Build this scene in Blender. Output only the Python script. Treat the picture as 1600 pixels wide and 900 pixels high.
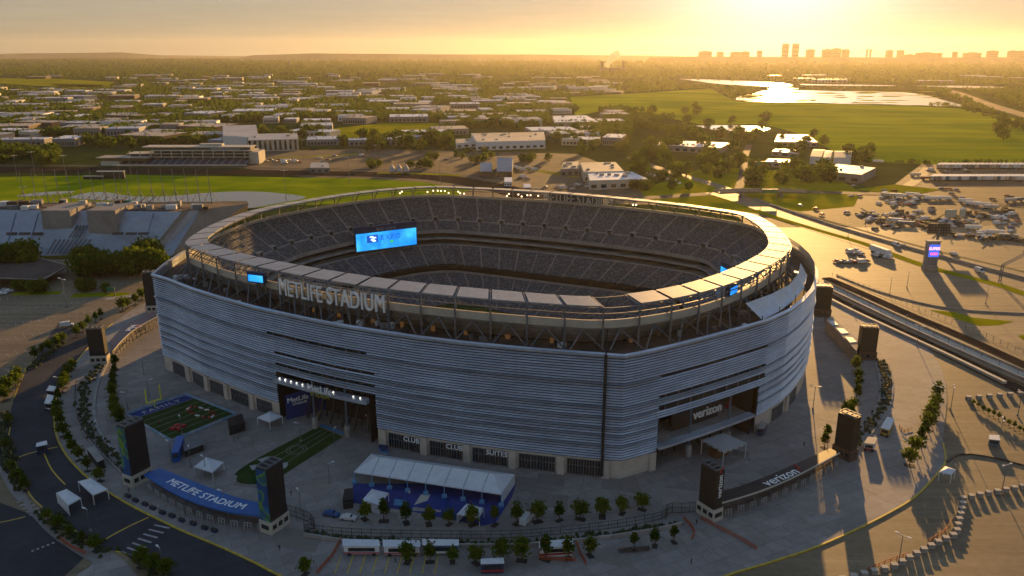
import bpy, math, random
from mathutils import Vector, Matrix, Euler
R = math.radians
random.seed(7)
SC = bpy.context.scene
for o in list(bpy.data.objects): bpy.data.objects.remove(o)

# ------------------------------------------------------------------ camera, world, sun, exposure
CAM_H = 122.0
F_PX, HORIZON_V = 1244.0, 78.0
PITCH = math.atan((450 - HORIZON_V) / F_PX)
cam_data = bpy.data.cameras.new('camera'); cam = bpy.data.objects.new('camera', cam_data)
SC.collection.objects.link(cam); SC.camera = cam
cam.location = (0, 0, CAM_H); cam.rotation_euler = (math.pi / 2 - PITCH, 0, 0)
cam_data.sensor_width = 36; cam_data.lens = F_PX / 1600 * 36
cam_data.clip_start = 1; cam_data.clip_end = 90000

HAZE_D = 2.3e-5
SUN_EL, SUN_AZ = 8.0, 17.8            # azimuth measured from +y towards +x
world = bpy.data.worlds.new('World'); SC.world = world; world.use_nodes = True
wn = world.node_tree.nodes; wl = world.node_tree.links
bg = wn['Background']
sky = wn.new('ShaderNodeTexSky'); sky.sky_type = 'NISHITA'; sky.sun_disc = False
sky.sun_elevation = R(SUN_EL); sky.sun_rotation = R(SUN_AZ)
sky.altitude = 100; sky.air_density = 1.35; sky.dust_density = 0.4; sky.ozone_density = 1.0
# the photograph's sky is compressed (bright veil everywhere, little fall-off): a gamma on the sky's radiance, lighting and view alike
skg = wn.new('ShaderNodeGamma'); skg.inputs['Gamma'].default_value = 0.285
skt = wn.new('ShaderNodeMix'); skt.data_type = 'RGBA'; skt.blend_type = 'MULTIPLY'; skt.inputs['Factor'].default_value = 1; skt.inputs['B'].default_value = (0.98, 0.95, 0.97, 1)
wl.new(sky.outputs['Color'], skg.inputs['Color']); wl.new(skg.outputs['Color'], skt.inputs['A'])
tcw = wn.new('ShaderNodeTexCoord'); sxz = wn.new('ShaderNodeSeparateXYZ'); mz = wn.new('ShaderNodeMapRange'); mz.inputs['From Min'].default_value = .10; mz.inputs['From Max'].default_value = .65
tz = wn.new('ShaderNodeMix'); tz.data_type = 'RGBA'; tz.inputs['A'].default_value = (0.98, 0.95, 0.97, 1); tz.inputs['B'].default_value = (0.66, 0.90, 1.32, 1)   # bluer overhead, straw yellow at the horizon
wl.new(tcw.outputs['Generated'], sxz.inputs[0]); wl.new(sxz.outputs['Z'], mz.inputs['Value']); wl.new(mz.outputs[0], tz.inputs['Factor']); wl.new(tz.outputs['Result'], skt.inputs['B'])
mpw = wn.new('ShaderNodeMapping'); mpw.inputs['Scale'].default_value = (2.2, 2.2, 46); nzw = wn.new('ShaderNodeTexNoise'); nzw.inputs['Detail'].default_value = 5
mrw = wn.new('ShaderNodeMapRange'); mrw.inputs['From Min'].default_value = .35; mrw.inputs['From Max'].default_value = .7; mrw.inputs['To Min'].default_value = .97; mrw.inputs['To Max'].default_value = 1.04
sct = wn.new('ShaderNodeVectorMath'); sct.operation = 'SCALE'
wl.new(tcw.outputs['Generated'], mpw.inputs['Vector']); wl.new(mpw.outputs[0], nzw.inputs['Vector']); wl.new(nzw.outputs['Fac'], mrw.inputs['Value']); wl.new(mrw.outputs[0], sct.inputs['Scale'])
wl.new(skt.outputs['Result'], sct.inputs[0]); # the sun's own aureole just above the frame
sdv = (math.sin(R(SUN_AZ)) * math.cos(R(SUN_EL)), math.cos(R(SUN_AZ)) * math.cos(R(SUN_EL)), math.sin(R(SUN_EL)))
dt = wn.new('ShaderNodeVectorMath'); dt.operation = 'DOT_PRODUCT'; dt.inputs[1].default_value = sdv; nv = wn.new('ShaderNodeVectorMath'); nv.operation = 'NORMALIZE'
pw = wn.new('ShaderNodeMath'); pw.operation = 'POWER'; pw.inputs[1].default_value = 150; mxm = wn.new('ShaderNodeMath'); mxm.operation = 'MAXIMUM'; mxm.inputs[1].default_value = 0
gl = wn.new('ShaderNodeVectorMath'); gl.operation = 'SCALE'; gl.inputs[0].default_value = (4.6, 4.3, 4.0); ag = wn.new('ShaderNodeVectorMath'); ag.operation = 'ADD'
wl.new(tcw.outputs['Generated'], nv.inputs[0]); wl.new(nv.outputs[0], dt.inputs[0]); wl.new(dt.outputs['Value'], mxm.inputs[0]); wl.new(mxm.outputs[0], pw.inputs[0]); wl.new(pw.outputs[0], gl.inputs['Scale'])
wl.new(sct.outputs[0], ag.inputs[0]); wl.new(gl.outputs[0], ag.inputs[1]); wl.new(ag.outputs[0], bg.inputs['Color']); bg.inputs['Strength'].default_value = 0.138

sun_d = bpy.data.lights.new('sun', 'SUN'); sun = bpy.data.objects.new('sun', sun_d)
SC.collection.objects.link(sun)
sun_d.energy = 4.8; sun_d.angle = R(0.5); sun_d.color = (1.0, 0.55, 0.17)
sdir = Vector((math.sin(R(SUN_AZ)) * math.cos(R(SUN_EL)), math.cos(R(SUN_AZ)) * math.cos(R(SUN_EL)), math.sin(R(SUN_EL))))
sun.rotation_euler = sdir.to_track_quat('Z', 'Y').to_euler(); sun.location = (100, 300, 300)

SC.view_settings.view_transform = 'Standard'; SC.view_settings.look = 'None'
SC.view_settings.exposure = 0.84; SC.view_settings.gamma = 1.0; SC.view_settings.use_curve_mapping = False
SC.render.engine = 'CYCLES'
cy = SC.cycles
cy.use_denoising = True; cy.max_bounces = 6; cy.diffuse_bounces = 3; cy.glossy_bounces = 3
cy.transmission_bounces = 2; cy.volume_bounces = 0; cy.transparent_max_bounces = 6
cy.caustics_reflective = False; cy.caustics_refractive = False; cy.sample_clamp_indirect = 4

# ------------------------------------------------------------------ helpers
def at(u, v, z=0.0):
    """the world point that the photograph shows at pixel (u, v), at height z"""
    dx = (u - 800) / F_PX; dy = -(v - 450) / F_PX
    Y = math.cos(PITCH) + dy * math.sin(PITCH); Z = -math.sin(PITCH) + dy * math.cos(PITCH)
    t = (z - CAM_H) / Z
    return (dx * t, Y * t)
def ATS(pts, z=0.0): return [at(u, v, z) for u, v in pts]
def proj(x, y, z=0.0):
    zz = z - CAM_H
    f = y * math.cos(PITCH) - zz * math.sin(PITCH); u = y * math.sin(PITCH) + zz * math.cos(PITCH)
    return (800 + F_PX * x / f, 450 - F_PX * u / f)
def zof(x, y, v):
    lo, hi = -10.0, 400.0 if v < HORIZON_V else 121.0
    for _ in range(50):
        m = (lo + hi) / 2
        if proj(x, y, m)[1] > v: lo = m
        else: hi = m
    return lo
def lin(c):
    f = lambda x: x / 12.92 if x <= 0.04045 else ((x + 0.055) / 1.055) ** 2.4
    return (f(c[0]), f(c[1]), f(c[2]), 1)
def h(s): return tuple(int(s[i:i + 2], 16) / 255 for i in (0, 2, 4))

MATS = {}
def mat(name, col, rough=0.7, metal=0.0, var=0.0, scale=1.0, col2=None, emit=None, es=1.0, bump=0.0, spec=None, coord='Object', detail=4, lo=0.35, hi=0.65, thr=None):
    """base colour (linear) varied by two noises so that no surface is one flat value"""
    if name in MATS: return MATS[name]
    m = bpy.data.materials.new(name); m.use_nodes = True; nt = m.node_tree; n = nt.nodes; l = nt.links
    b = n['Principled BSDF']
    c = tuple(col) + (1,) if len(col) == 3 else col
    b.inputs['Base Color'].default_value = c
    b.inputs['Roughness'].default_value = rough; b.inputs['Metallic'].default_value = metal
    if spec is not None: b.inputs['Specular IOR Level'].default_value = spec
    if emit is not None:
        b.inputs['Emission Color'].default_value = tuple(emit) + (1,); b.inputs['Emission Strength'].default_value = es
    if var > 0 or col2 is not None:
        tc = n.new('ShaderNodeTexCoord'); nz = n.new('ShaderNodeTexNoise'); nz.inputs['Scale'].default_value = scale
        nz.inputs['Detail'].default_value = detail; nz.inputs['Roughness'].default_value = 0.65
        l.new(tc.outputs[coord], nz.inputs['Vector'])
        mr = n.new('ShaderNodeMapRange'); mr.inputs['From Min'].default_value = lo; mr.inputs['From Max'].default_value = hi
        l.new(nz.outputs['Fac'], mr.inputs['Value'])
        mx = n.new('ShaderNodeMix'); mx.data_type = 'RGBA'
        c2 = (tuple(col2) + (1,)) if col2 is not None else tuple(min(1, x * (1 + var)) for x in c[:3]) + (1,)
        c1 = c if col2 is not None else tuple(x * (1 - var) for x in c[:3]) + (1,)
        mx.inputs['A'].default_value = c1; mx.inputs['B'].default_value = c2
        l.new(mr.outputs['Result'], mx.inputs['Factor'])
        nz2 = n.new('ShaderNodeTexNoise'); nz2.inputs['Scale'].default_value = scale * 7; nz2.inputs['Detail'].default_value = 3
        l.new(tc.outputs[coord], nz2.inputs['Vector'])
        m2 = n.new('ShaderNodeMapRange'); m2.inputs['From Min'].default_value = 0.3; m2.inputs['From Max'].default_value = 0.7
        m2.inputs['To Min'].default_value = 1 - var * 0.6; m2.inputs['To Max'].default_value = 1 + var * 0.6
        l.new(nz2.outputs['Fac'], m2.inputs['Value'])
        vm = n.new('ShaderNodeVectorMath'); vm.operation = 'SCALE'
        l.new(mx.outputs['Result'], vm.inputs[0]); l.new(m2.outputs['Result'], vm.inputs['Scale'])
        l.new(vm.outputs[0], b.inputs['Base Color'])
        if bump > 0:
            bp = n.new('ShaderNodeBump'); bp.inputs['Strength'].default_value = bump; bp.inputs['Distance'].default_value = 0.3
            l.new(nz2.outputs['Fac'], bp.inputs['Height']); l.new(bp.outputs['Normal'], b.inputs['Normal'])
    MATS[name] = m
    return m

class MB:
    """collects faces in world or local coordinates, build() links them as ONE mesh object"""
    def __init__(s): s.v = []; s.f = []; s.m = []; s.mi = 0
    def face(s, pts):
        i = len(s.v); s.v.extend([tuple(p) for p in pts]); s.f.append(tuple(range(i, i + len(pts)))); s.m.append(s.mi)
    def box(s, c, d, rot=0.0, top=1.0):
        """c = centre of the base, d = sizes, top = scale of the top face"""
        cx, cy, cz = c; hx, hy, H = d[0] / 2, d[1] / 2, d[2]; ca, sa = math.cos(rot), math.sin(rot)
        P = []
        for z, k in ((cz, 1.0), (cz + H, top)):
            for x, y in ((-hx, -hy), (hx, -hy), (hx, hy), (-hx, hy)):
                x *= k; y *= k
                P.append((cx + x * ca - y * sa, cy + x * sa + y * ca, z))
        i = len(s.v); s.v.extend(P)
        for q in ((0, 3, 2, 1), (4, 5, 6, 7), (0, 1, 5, 4), (1, 2, 6, 5), (2, 3, 7, 6), (3, 0, 4, 7)):
            s.f.append(tuple(i + a for a in q)); s.m.append(s.mi)
    def prism(s, poly, z0, z1, cap0=False):
        n = len(poly); area = sum(poly[i][0] * poly[(i + 1) % n][1] - poly[(i + 1) % n][0] * poly[i][1] for i in range(n))
        if area < 0: poly = poly[::-1]
        i = len(s.v); s.v.extend([(p[0], p[1], z0) for p in poly]); s.v.extend([(p[0], p[1], z1) for p in poly])
        for k in range(n): s.f.append((i + k, i + (k + 1) % n, i + n + (k + 1) % n, i + n + k)); s.m.append(s.mi)
        s.f.append(tuple(i + n + k for k in range(n))); s.m.append(s.mi)
        if cap0: s.f.append(tuple(i + n - 1 - k for k in range(n))); s.m.append(s.mi)
    def sheet(s, poly, z):
        n = len(poly); area = sum(poly[i][0] * poly[(i + 1) % n][1] - poly[(i + 1) % n][0] * poly[i][1] for i in range(n))
        if area < 0: poly = poly[::-1]
        s.face([(p[0], p[1], z) for p in poly])
    def bar(s, a, b, w=0.2, w2=None):
        """square bar between two points"""
        a = Vector(a); b = Vector(b); d = b - a
        if d.length < 1e-6: return
        z = d.normalized(); x = z.cross(Vector((0, 0, 1)))
        if x.length < 1e-3: x = Vector((1, 0, 0))
        x.normalize(); y = z.cross(x); w2 = w if w2 is None else w2
        i = len(s.v)
        for p, q in ((a, w / 2), (b, w2 / 2)):
            for sx, sy in ((-1, -1), (1, -1), (1, 1), (-1, 1)): s.v.append(tuple(p + x * sx * q + y * sy * q))
        for q in ((0, 3, 2, 1), (4, 5, 6, 7), (0, 1, 5, 4), (1, 2, 6, 5), (2, 3, 7, 6), (3, 0, 4, 7)):
            s.f.append(tuple(i + k for k in q)); s.m.append(s.mi)
    def cyl(s, c, r, H, n=10, r2=None, cap=True):
        r2 = r if r2 is None else r2; i = len(s.v)
        for z, q in ((c[2], r), (c[2] + H, r2)):
            for k in range(n):
                t = 2 * math.pi * k / n; s.v.append((c[0] + q * math.cos(t), c[1] + q * math.sin(t), z))
        for k in range(n): s.f.append((i + k, i + (k + 1) % n, i + n + (k + 1) % n, i + n + k)); s.m.append(s.mi)
        if cap: s.f.append(tuple(i + n + k for k in range(n))); s.m.append(s.mi)
    def ribbon(s, L, Rr):
        """faces between two equally long lists of 3-D points"""
        i = len(s.v); n = len(L); s.v.extend([tuple(p) for p in L]); s.v.extend([tuple(p) for p in Rr])
        for k in range(n - 1): s.f.append((i + k, i + k + 1, i + n + k + 1, i + n + k)); s.m.append(s.mi)
    def build(s, name, mats, parent=None, world_coords=True, smooth=False):
        me = bpy.data.meshes.new(name); me.from_pydata(s.v, [], s.f)
        mats = mats if isinstance(mats, (list, tuple)) else [mats]
        for m in mats: me.materials.append(m)
        if len(mats) > 1: me.polygons.foreach_set('material_index', s.m)
        if smooth: me.polygons.foreach_set('use_smooth', [True] * len(s.f))
        me.update()
        o = bpy.data.objects.new(name, me); SC.collection.objects.link(o)
        if parent is not None:
            o.parent = parent
            if world_coords:
                base = Vector((0, 0, 0)); p = parent
                while p is not None: base += p.location; p = p.parent
                o.location = -base
        return o
LABELS = {}
def tag(o, label=None, cat=None, group=None, kind=None):
    if label:
        o['label'] = label
        if cat: LABELS.setdefault(label, []).append(o.name)
    if cat: o['category'] = cat
    if group: o['group'] = group
    if kind: o['kind'] = kind
    return o
def thing(name, label, cat, loc=(0, 0, 0), rot=0.0, group=None):
    o = bpy.data.objects.new(name, None); SC.collection.objects.link(o)
    o.empty_display_size = 0.5
    o.location = loc if len(loc) == 3 else (loc[0], loc[1], 0); o.rotation_euler = (0, 0, rot)
    return tag(o, label, cat, group)
def kids(o): return list(o.children)
def copy_thing(src, label, loc, rot=0.0, scale=None, group=None):
    c = src.copy(); SC.collection.objects.link(c)
    c.location = loc if len(loc) == 3 else (loc[0], loc[1], 0); c.rotation_euler = (0, 0, rot)
    if scale: c.scale = scale if isinstance(scale, tuple) else (scale,) * 3
    c['label'] = label; LABELS.setdefault(label, []).append(c.name)
    if group: c['group'] = group
    for ch in src.children:
        d = ch.copy(); SC.collection.objects.link(d); d.parent = c
        for g in ch.children:
            e = g.copy(); SC.collection.objects.link(e); e.parent = d
    return c
class Repeat:
    """first use moves the prototype itself, later uses copy it"""
    def __init__(s, proto): s.p = proto; s.used = False
    def put(s, label, loc, rot=0.0, scale=None, group=None):
        if not s.used:
            s.used = True; o = s.p; o.location = loc if len(loc) == 3 else (loc[0], loc[1], 0); o.rotation_euler = (0, 0, rot)
            if scale: o.scale = scale if isinstance(scale, tuple) else (scale,) * 3
            o['label'] = label; LABELS.setdefault(label, []).append(o.name)
            if group: o['group'] = group
            return o
        return copy_thing(s.p, label, loc, rot, scale, group)
def structure(name, mb, m, label=None):
    o = mb.build(name, m); o['kind'] = 'structure'; o['label'] = label or name.replace('_', ' '); o['category'] = name.replace('_', ' ')
    return o
NUM = ('first second third fourth fifth sixth seventh eighth ninth tenth eleventh twelfth thirteenth fourteenth fifteenth sixteenth '
       'seventeenth eighteenth nineteenth twentieth').split()
def nth(i):
    if i < 20: return NUM[i]
    k = i + 1; suf = 'th' if 10 <= k % 100 <= 20 else {1: 'st', 2: 'nd', 3: 'rd'}.get(k % 10, 'th')
    return '%d%s' % (k, suf)
def smooth_closed(pts, k=1):
    for _ in range(k):
        q = []; n = len(pts)
        for i in range(n):
            a, b = pts[i], pts[(i + 1) % n]
            q += [(a[0] * .75 + b[0] * .25, a[1] * .75 + b[1] * .25), (a[0] * .25 + b[0] * .75, a[1] * .25 + b[1] * .75)]
        pts = q
    return pts
def smooth_open(pts, k=2):
    for _ in range(k):
        q = [pts[0]]
        for a, b in zip(pts[:-1], pts[1:]):
            q += [(a[0] * .75 + b[0] * .25, a[1] * .75 + b[1] * .25), (a[0] * .25 + b[0] * .75, a[1] * .25 + b[1] * .75)]
        q.append(pts[-1]); pts = q
    return pts
def resample(pts, step=None, n=None, closed=False):
    P = list(pts) + ([pts[0]] if closed else [])
    L = [0.0]
    for a, b in zip(P[:-1], P[1:]): L.append(L[-1] + math.hypot(b[0] - a[0], b[1] - a[1]))
    if n is None: n = max(2, int(round(L[-1] / step)))
    out = []; j = 0; cnt = n if closed else n + 1
    for i in range(cnt):
        t = L[-1] * i / n
        while j < len(L) - 2 and L[j + 1] < t: j += 1
        f = (t - L[j]) / max(1e-9, L[j + 1] - L[j])
        out.append((P[j][0] + (P[j + 1][0] - P[j][0]) * f, P[j][1] + (P[j + 1][1] - P[j][1]) * f))
    return out
def offset(pts, d):
    """open polyline shifted sideways by d (to the left of its direction)"""
    out = []
    for i, p in enumerate(pts):
        a = pts[max(0, i - 1)]; b = pts[min(len(pts) - 1, i + 1)]
        dx, dy = b[0] - a[0], b[1] - a[1]; L = math.hypot(dx, dy) or 1
        out.append((p[0] - dy / L * d, p[1] + dx / L * d))
    return out
def path_ribbon(mb, pts, w, z, z2=None):
    A = offset(pts, w / 2); B = offset(pts, -w / 2)
    mb.ribbon([(x, y, z) for x, y in B], [(x, y, z) for x, y in A])
def path_wall(mb, pts, w, z0, z1):
    A = offset(pts, w / 2); B = offset(pts, -w / 2)
    mb.ribbon([(x, y, z1) for x, y in B], [(x, y, z1) for x, y in A])
    mb.ribbon([(x, y, z0) for x, y in B], [(x, y, z1) for x, y in B])
    mb.ribbon([(x, y, z1) for x, y in A], [(x, y, z0) for x, y in A])
    for k in (0, -1):
        mb.face([(A[k][0], A[k][1], z0), (B[k][0], B[k][1], z0), (B[k][0], B[k][1], z1), (A[k][0], A[k][1], z1)])
def text_faces(txt, size=1.0, depth=0.15, xs=1.0, bold=0.0, spacing=1.0, shear=0.0):
    """letters as plain faces: x along the writing (centred), y up, z out"""
    cu = bpy.data.curves.new('lettering', 'FONT'); cu.body = txt; cu.size = size; cu.extrude = depth / 2
    cu.align_x = 'CENTER'; cu.resolution_u = 3; cu.space_character = spacing; cu.shear = shear
    o = bpy.data.objects.new('lettering', cu); SC.collection.objects.link(o)
    bpy.context.view_layer.update()
    me = bpy.data.meshes.new_from_object(o.evaluated_get(bpy.context.evaluated_depsgraph_get()))
    V = [(v.co.x * xs, v.co.y, v.co.z) for v in me.vertices]; Fc = [tuple(p.vertices) for p in me.polygons]
    bpy.data.objects.remove(o); bpy.data.curves.remove(cu); bpy.data.meshes.remove(me)
    if bold > 0:            # heavier strokes: overlapping shifted copies, each a few millimetres proud of the last
        V0, F0 = V, Fc; V, Fc = [], []
        for k, (sx, sy) in enumerate(((-1, -.4), (1, -.4), (-1, .4), (1, .4))):
            i = len(V); V += [(x + sx * bold * .8 * xs, y + sy * bold * .8, z + .004 * k * (1 if z > 0 else -1)) for x, y, z in V0]; Fc += [tuple(i + a for a in f) for f in F0]
    return V, Fc
def add_text(mb, txt, fn, **kw):
    V, Fc = text_faces(txt, **kw); i = len(mb.v)
    mb.v.extend([fn(*v) for v in V])
    for f in Fc: mb.f.append(tuple(i + a for a in f)); mb.m.append(mb.mi)
def plane_map(o, xdir, ydir):
    """text map onto the plane through o with unit x and y directions"""
    o = Vector(o); X = Vector(xdir).normalized(); Y = Vector(ydir).normalized(); Z = X.cross(Y)
    return lambda x, y, z: tuple(o + X * x + Y * y + Z * z)
def poly_len(P):
    L = [0.0]
    for a, b in zip(P[:-1], P[1:]): L.append(L[-1] + math.hypot(b[0] - a[0], b[1] - a[1]))
    return L
def point_on(P, L, t):
    t = max(0, min(L[-1] - 1e-6, t)); j = 0
    while j < len(L) - 2 and L[j + 1] < t: j += 1
    f = (t - L[j]) / max(1e-9, L[j + 1] - L[j]); a, b = P[j], P[j + 1]
    dx, dy = b[0] - a[0], b[1] - a[1]; n = math.hypot(dx, dy) or 1
    return a[0] + dx * f, a[1] + dy * f, dx / n, dy / n

def inpoly(p, poly):
    x, y = p; c = False; n = len(poly)
    for i in range(n):
        x1, y1 = poly[i]; x2, y2 = poly[(i + 1) % n]
        if (y1 > y) != (y2 > y) and x < (x2 - x1) * (y - y1) / (y2 - y1) + x1: c = not c
    return c

# ------------------------------------------------------------------ materials
M = {}
M['land'] = mat('far_land', (0.022, 0.046, 0.010), 1.0, var=0.5, scale=0.004, col2=(0.045, 0.066, 0.020), spec=0.0)
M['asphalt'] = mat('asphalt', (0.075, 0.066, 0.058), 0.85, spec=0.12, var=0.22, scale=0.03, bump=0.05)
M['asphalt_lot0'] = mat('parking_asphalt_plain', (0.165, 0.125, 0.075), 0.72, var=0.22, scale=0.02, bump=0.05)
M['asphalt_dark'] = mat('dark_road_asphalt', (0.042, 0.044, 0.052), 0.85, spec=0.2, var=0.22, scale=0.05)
M['dirt'] = mat('dirt_lot', (0.13, 0.10, 0.065), 0.9, spec=.1, var=0.3, scale=0.01)
M['yellow'] = mat('yellow_road_paint', (0.55, 0.38, 0.03), 0.6, var=0.2, scale=0.6)
M['whitepaint'] = mat('white_road_paint', (0.34, 0.34, 0.33), 0.6, var=0.2, scale=0.6)
M['grass'] = mat('mown_grass', (0.14, 0.18, 0.004), 0.95, var=0.3, scale=0.03, spec=0.0, col2=(0.26, 0.25, 0.008))
M['marsh'] = mat('marsh_grass', (0.20, 0.21, 0.003), 0.95, var=0.25, scale=0.006, spec=0.0, col2=(0.32, 0.29, 0.008))
M['track'] = mat('race_track_dirt', (0.040, 0.030, 0.026), 1.0, spec=0.0, var=0.2, scale=0.02)
M['turf'] = mat('artificial_turf', (0.028, 0.06, 0.014), 0.95, spec=0.1, var=0.2, scale=0.3)
M['hedge'] = mat('hedge_leaves', (0.020, 0.034, 0.010), 0.9, var=0.6, scale=0.8, col2=(0.05, 0.07, 0.018), bump=0.6)
M['steel'] = mat('grey_painted_steel', (0.16, 0.17, 0.18), 0.5, 0.3, var=0.2, scale=0.4)
M['steel_blue'] = mat('blue_grey_painted_steel', (0.10, 0.15, 0.20), 0.45, 0.2, var=0.2, scale=0.4)
M['stone'] = mat('beige_stone_panels', (0.55, 0.47, 0.38), 0.8, var=0.12, scale=0.3)
M['concrete'] = mat('weathered_concrete', (0.30, 0.28, 0.25), 0.85, var=0.2, scale=0.2)
M['cream'] = mat('cream_precast_band', (0.50, 0.45, 0.36), 0.75, var=0.12, scale=0.15)
M['roofpanel'] = mat('pale_ribbed_roof_metal', (0.40, 0.40, 0.39), 0.6, 0.1, var=0.1, scale=0.3)
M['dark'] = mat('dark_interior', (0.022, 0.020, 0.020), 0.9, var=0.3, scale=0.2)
M['deck'] = mat('brown_roof_deck', (0.060, 0.042, 0.032), 0.9, var=0.4, scale=0.12)
M['glass'] = mat('dark_window_glass', (0.016, 0.022, 0.026), 0.12, 0.0, spec=0.8)
M['whitefab'] = mat('white_tent_fabric', (0.62, 0.64, 0.66), 0.7, var=0.08, scale=0.4)
M['white'] = mat('white_painted_metal', (0.68, 0.68, 0.66), 0.5, var=0.08, scale=0.5)
M['sign'] = mat('white_sign_letter', (0.90, 0.90, 0.88), 0.45)
M['blue'] = mat('blue_canopy_fabric', (0.014, 0.105, 0.34), 0.55, var=0.15, scale=0.2)
M['carpet'] = mat('blue_floor_covering', (0.006, 0.034, 0.19), 0.8, var=0.2, scale=0.3)
M['navy'] = mat('navy_fabric', (0.012, 0.030, 0.09), 0.6, var=0.15, scale=0.3)
M['black'] = mat('black_mesh_panel', (0.017, 0.015, 0.014), 0.55, var=0.25, scale=0.5)
M['brownblack'] = mat('brown_black_cladding', (0.023, 0.019, 0.015), 0.5, var=0.25, scale=0.5)
M['orange'] = mat('orange_barrier_plastic', (0.36, 0.075, 0.02), 0.6, var=0.1, scale=1)
M['red'] = mat('red_plastic', (0.35, 0.02, 0.015), 0.5)
M['brick'] = mat('brown_brick', (0.11, 0.065, 0.045), 0.85, var=0.25, scale=1.2)
M['rubber'] = mat('black_rubber', (0.02, 0.02, 0.02), 0.8)
M['bulb'] = mat('lit_lamp', (0.9, 0.8, 0.6), 0.5, emit=(1.0, 0.68, 0.40), es=2.0)
M['coolbulb'] = mat('lit_white_lamp', (0.9, 0.9, 0.9), 0.5, emit=(1.0, 0.92, 0.8), es=.8)
M['green'] = mat('green_highway_sign', (0.01, 0.16, 0.08), 0.5)
M['bark'] = mat('tree_bark', (0.055, 0.042, 0.030), 0.9, var=0.2, scale=2)

def leafmat(name, a, b):
    m = bpy.data.materials.new(name); m.use_nodes = True; nt = m.node_tree; n = nt.nodes; l = nt.links
    for x in list(n): n.remove(x)
    out = n.new('ShaderNodeOutputMaterial'); d = n.new('ShaderNodeBsdfDiffuse'); t = n.new('ShaderNodeBsdfTranslucent'); mx = n.new('ShaderNodeMixShader')
    g = n.new('ShaderNodeNewGeometry'); cr = n.new('ShaderNodeMix'); cr.data_type = 'RGBA'
    oi = n.new('ShaderNodeObjectInfo'); ad = n.new('ShaderNodeMath'); ad.operation = 'ADD'; ml = n.new('ShaderNodeMath'); ml.operation = 'MULTIPLY'; ml.inputs[1].default_value = 0.5
    l.new(g.outputs['Random Per Island'], ad.inputs[0]); l.new(oi.outputs['Random'], ad.inputs[1]); l.new(ad.outputs[0], ml.inputs[0])
    cr.inputs['A'].default_value = a + (1,); cr.inputs['B'].default_value = b + (1,)
    l.new(ml.outputs[0], cr.inputs['Factor'])
    l.new(cr.outputs['Result'], d.inputs['Color']); l.new(cr.outputs['Result'], t.inputs['Color'])
    mx.inputs[0].default_value = 0.5
    l.new(d.outputs[0], mx.inputs[1]); l.new(t.outputs[0], mx.inputs[2]); l.new(mx.outputs[0], out.inputs[0])
    return m
M['leaf'] = leafmat('dark_green_leaves', (0.026, 0.060, 0.008), (0.105, 0.150, 0.014))
M['leaf2'] = leafmat('yellow_green_leaves', (0.045, 0.090, 0.010), (0.16, 0.20, 0.018))

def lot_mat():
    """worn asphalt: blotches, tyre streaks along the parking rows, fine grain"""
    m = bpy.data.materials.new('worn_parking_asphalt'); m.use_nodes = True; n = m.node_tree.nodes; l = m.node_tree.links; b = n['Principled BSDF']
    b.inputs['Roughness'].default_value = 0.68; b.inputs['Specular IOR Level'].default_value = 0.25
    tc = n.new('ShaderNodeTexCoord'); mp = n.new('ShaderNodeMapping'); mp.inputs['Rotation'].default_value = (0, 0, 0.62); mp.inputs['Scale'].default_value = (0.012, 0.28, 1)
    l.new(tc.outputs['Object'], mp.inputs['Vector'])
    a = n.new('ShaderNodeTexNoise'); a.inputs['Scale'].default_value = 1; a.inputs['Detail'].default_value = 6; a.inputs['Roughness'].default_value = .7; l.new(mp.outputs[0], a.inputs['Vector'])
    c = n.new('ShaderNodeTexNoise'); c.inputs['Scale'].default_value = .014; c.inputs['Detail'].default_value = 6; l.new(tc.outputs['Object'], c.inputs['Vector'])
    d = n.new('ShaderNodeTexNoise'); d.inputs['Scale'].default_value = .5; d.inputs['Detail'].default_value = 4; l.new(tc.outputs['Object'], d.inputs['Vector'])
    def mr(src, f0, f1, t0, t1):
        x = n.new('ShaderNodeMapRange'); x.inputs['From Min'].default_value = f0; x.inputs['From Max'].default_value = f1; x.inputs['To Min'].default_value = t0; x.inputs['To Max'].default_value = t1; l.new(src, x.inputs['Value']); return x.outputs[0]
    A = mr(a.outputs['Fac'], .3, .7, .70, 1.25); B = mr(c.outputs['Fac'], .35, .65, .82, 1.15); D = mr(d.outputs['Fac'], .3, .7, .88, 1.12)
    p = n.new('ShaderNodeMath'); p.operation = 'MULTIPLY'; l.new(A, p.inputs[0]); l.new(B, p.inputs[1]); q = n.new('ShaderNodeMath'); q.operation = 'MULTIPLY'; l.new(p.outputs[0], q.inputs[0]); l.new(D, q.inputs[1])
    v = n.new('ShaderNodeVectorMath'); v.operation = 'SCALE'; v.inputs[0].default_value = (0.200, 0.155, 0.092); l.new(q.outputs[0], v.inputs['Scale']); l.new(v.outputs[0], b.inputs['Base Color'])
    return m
M['asphalt_lot'] = lot_mat()

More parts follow.
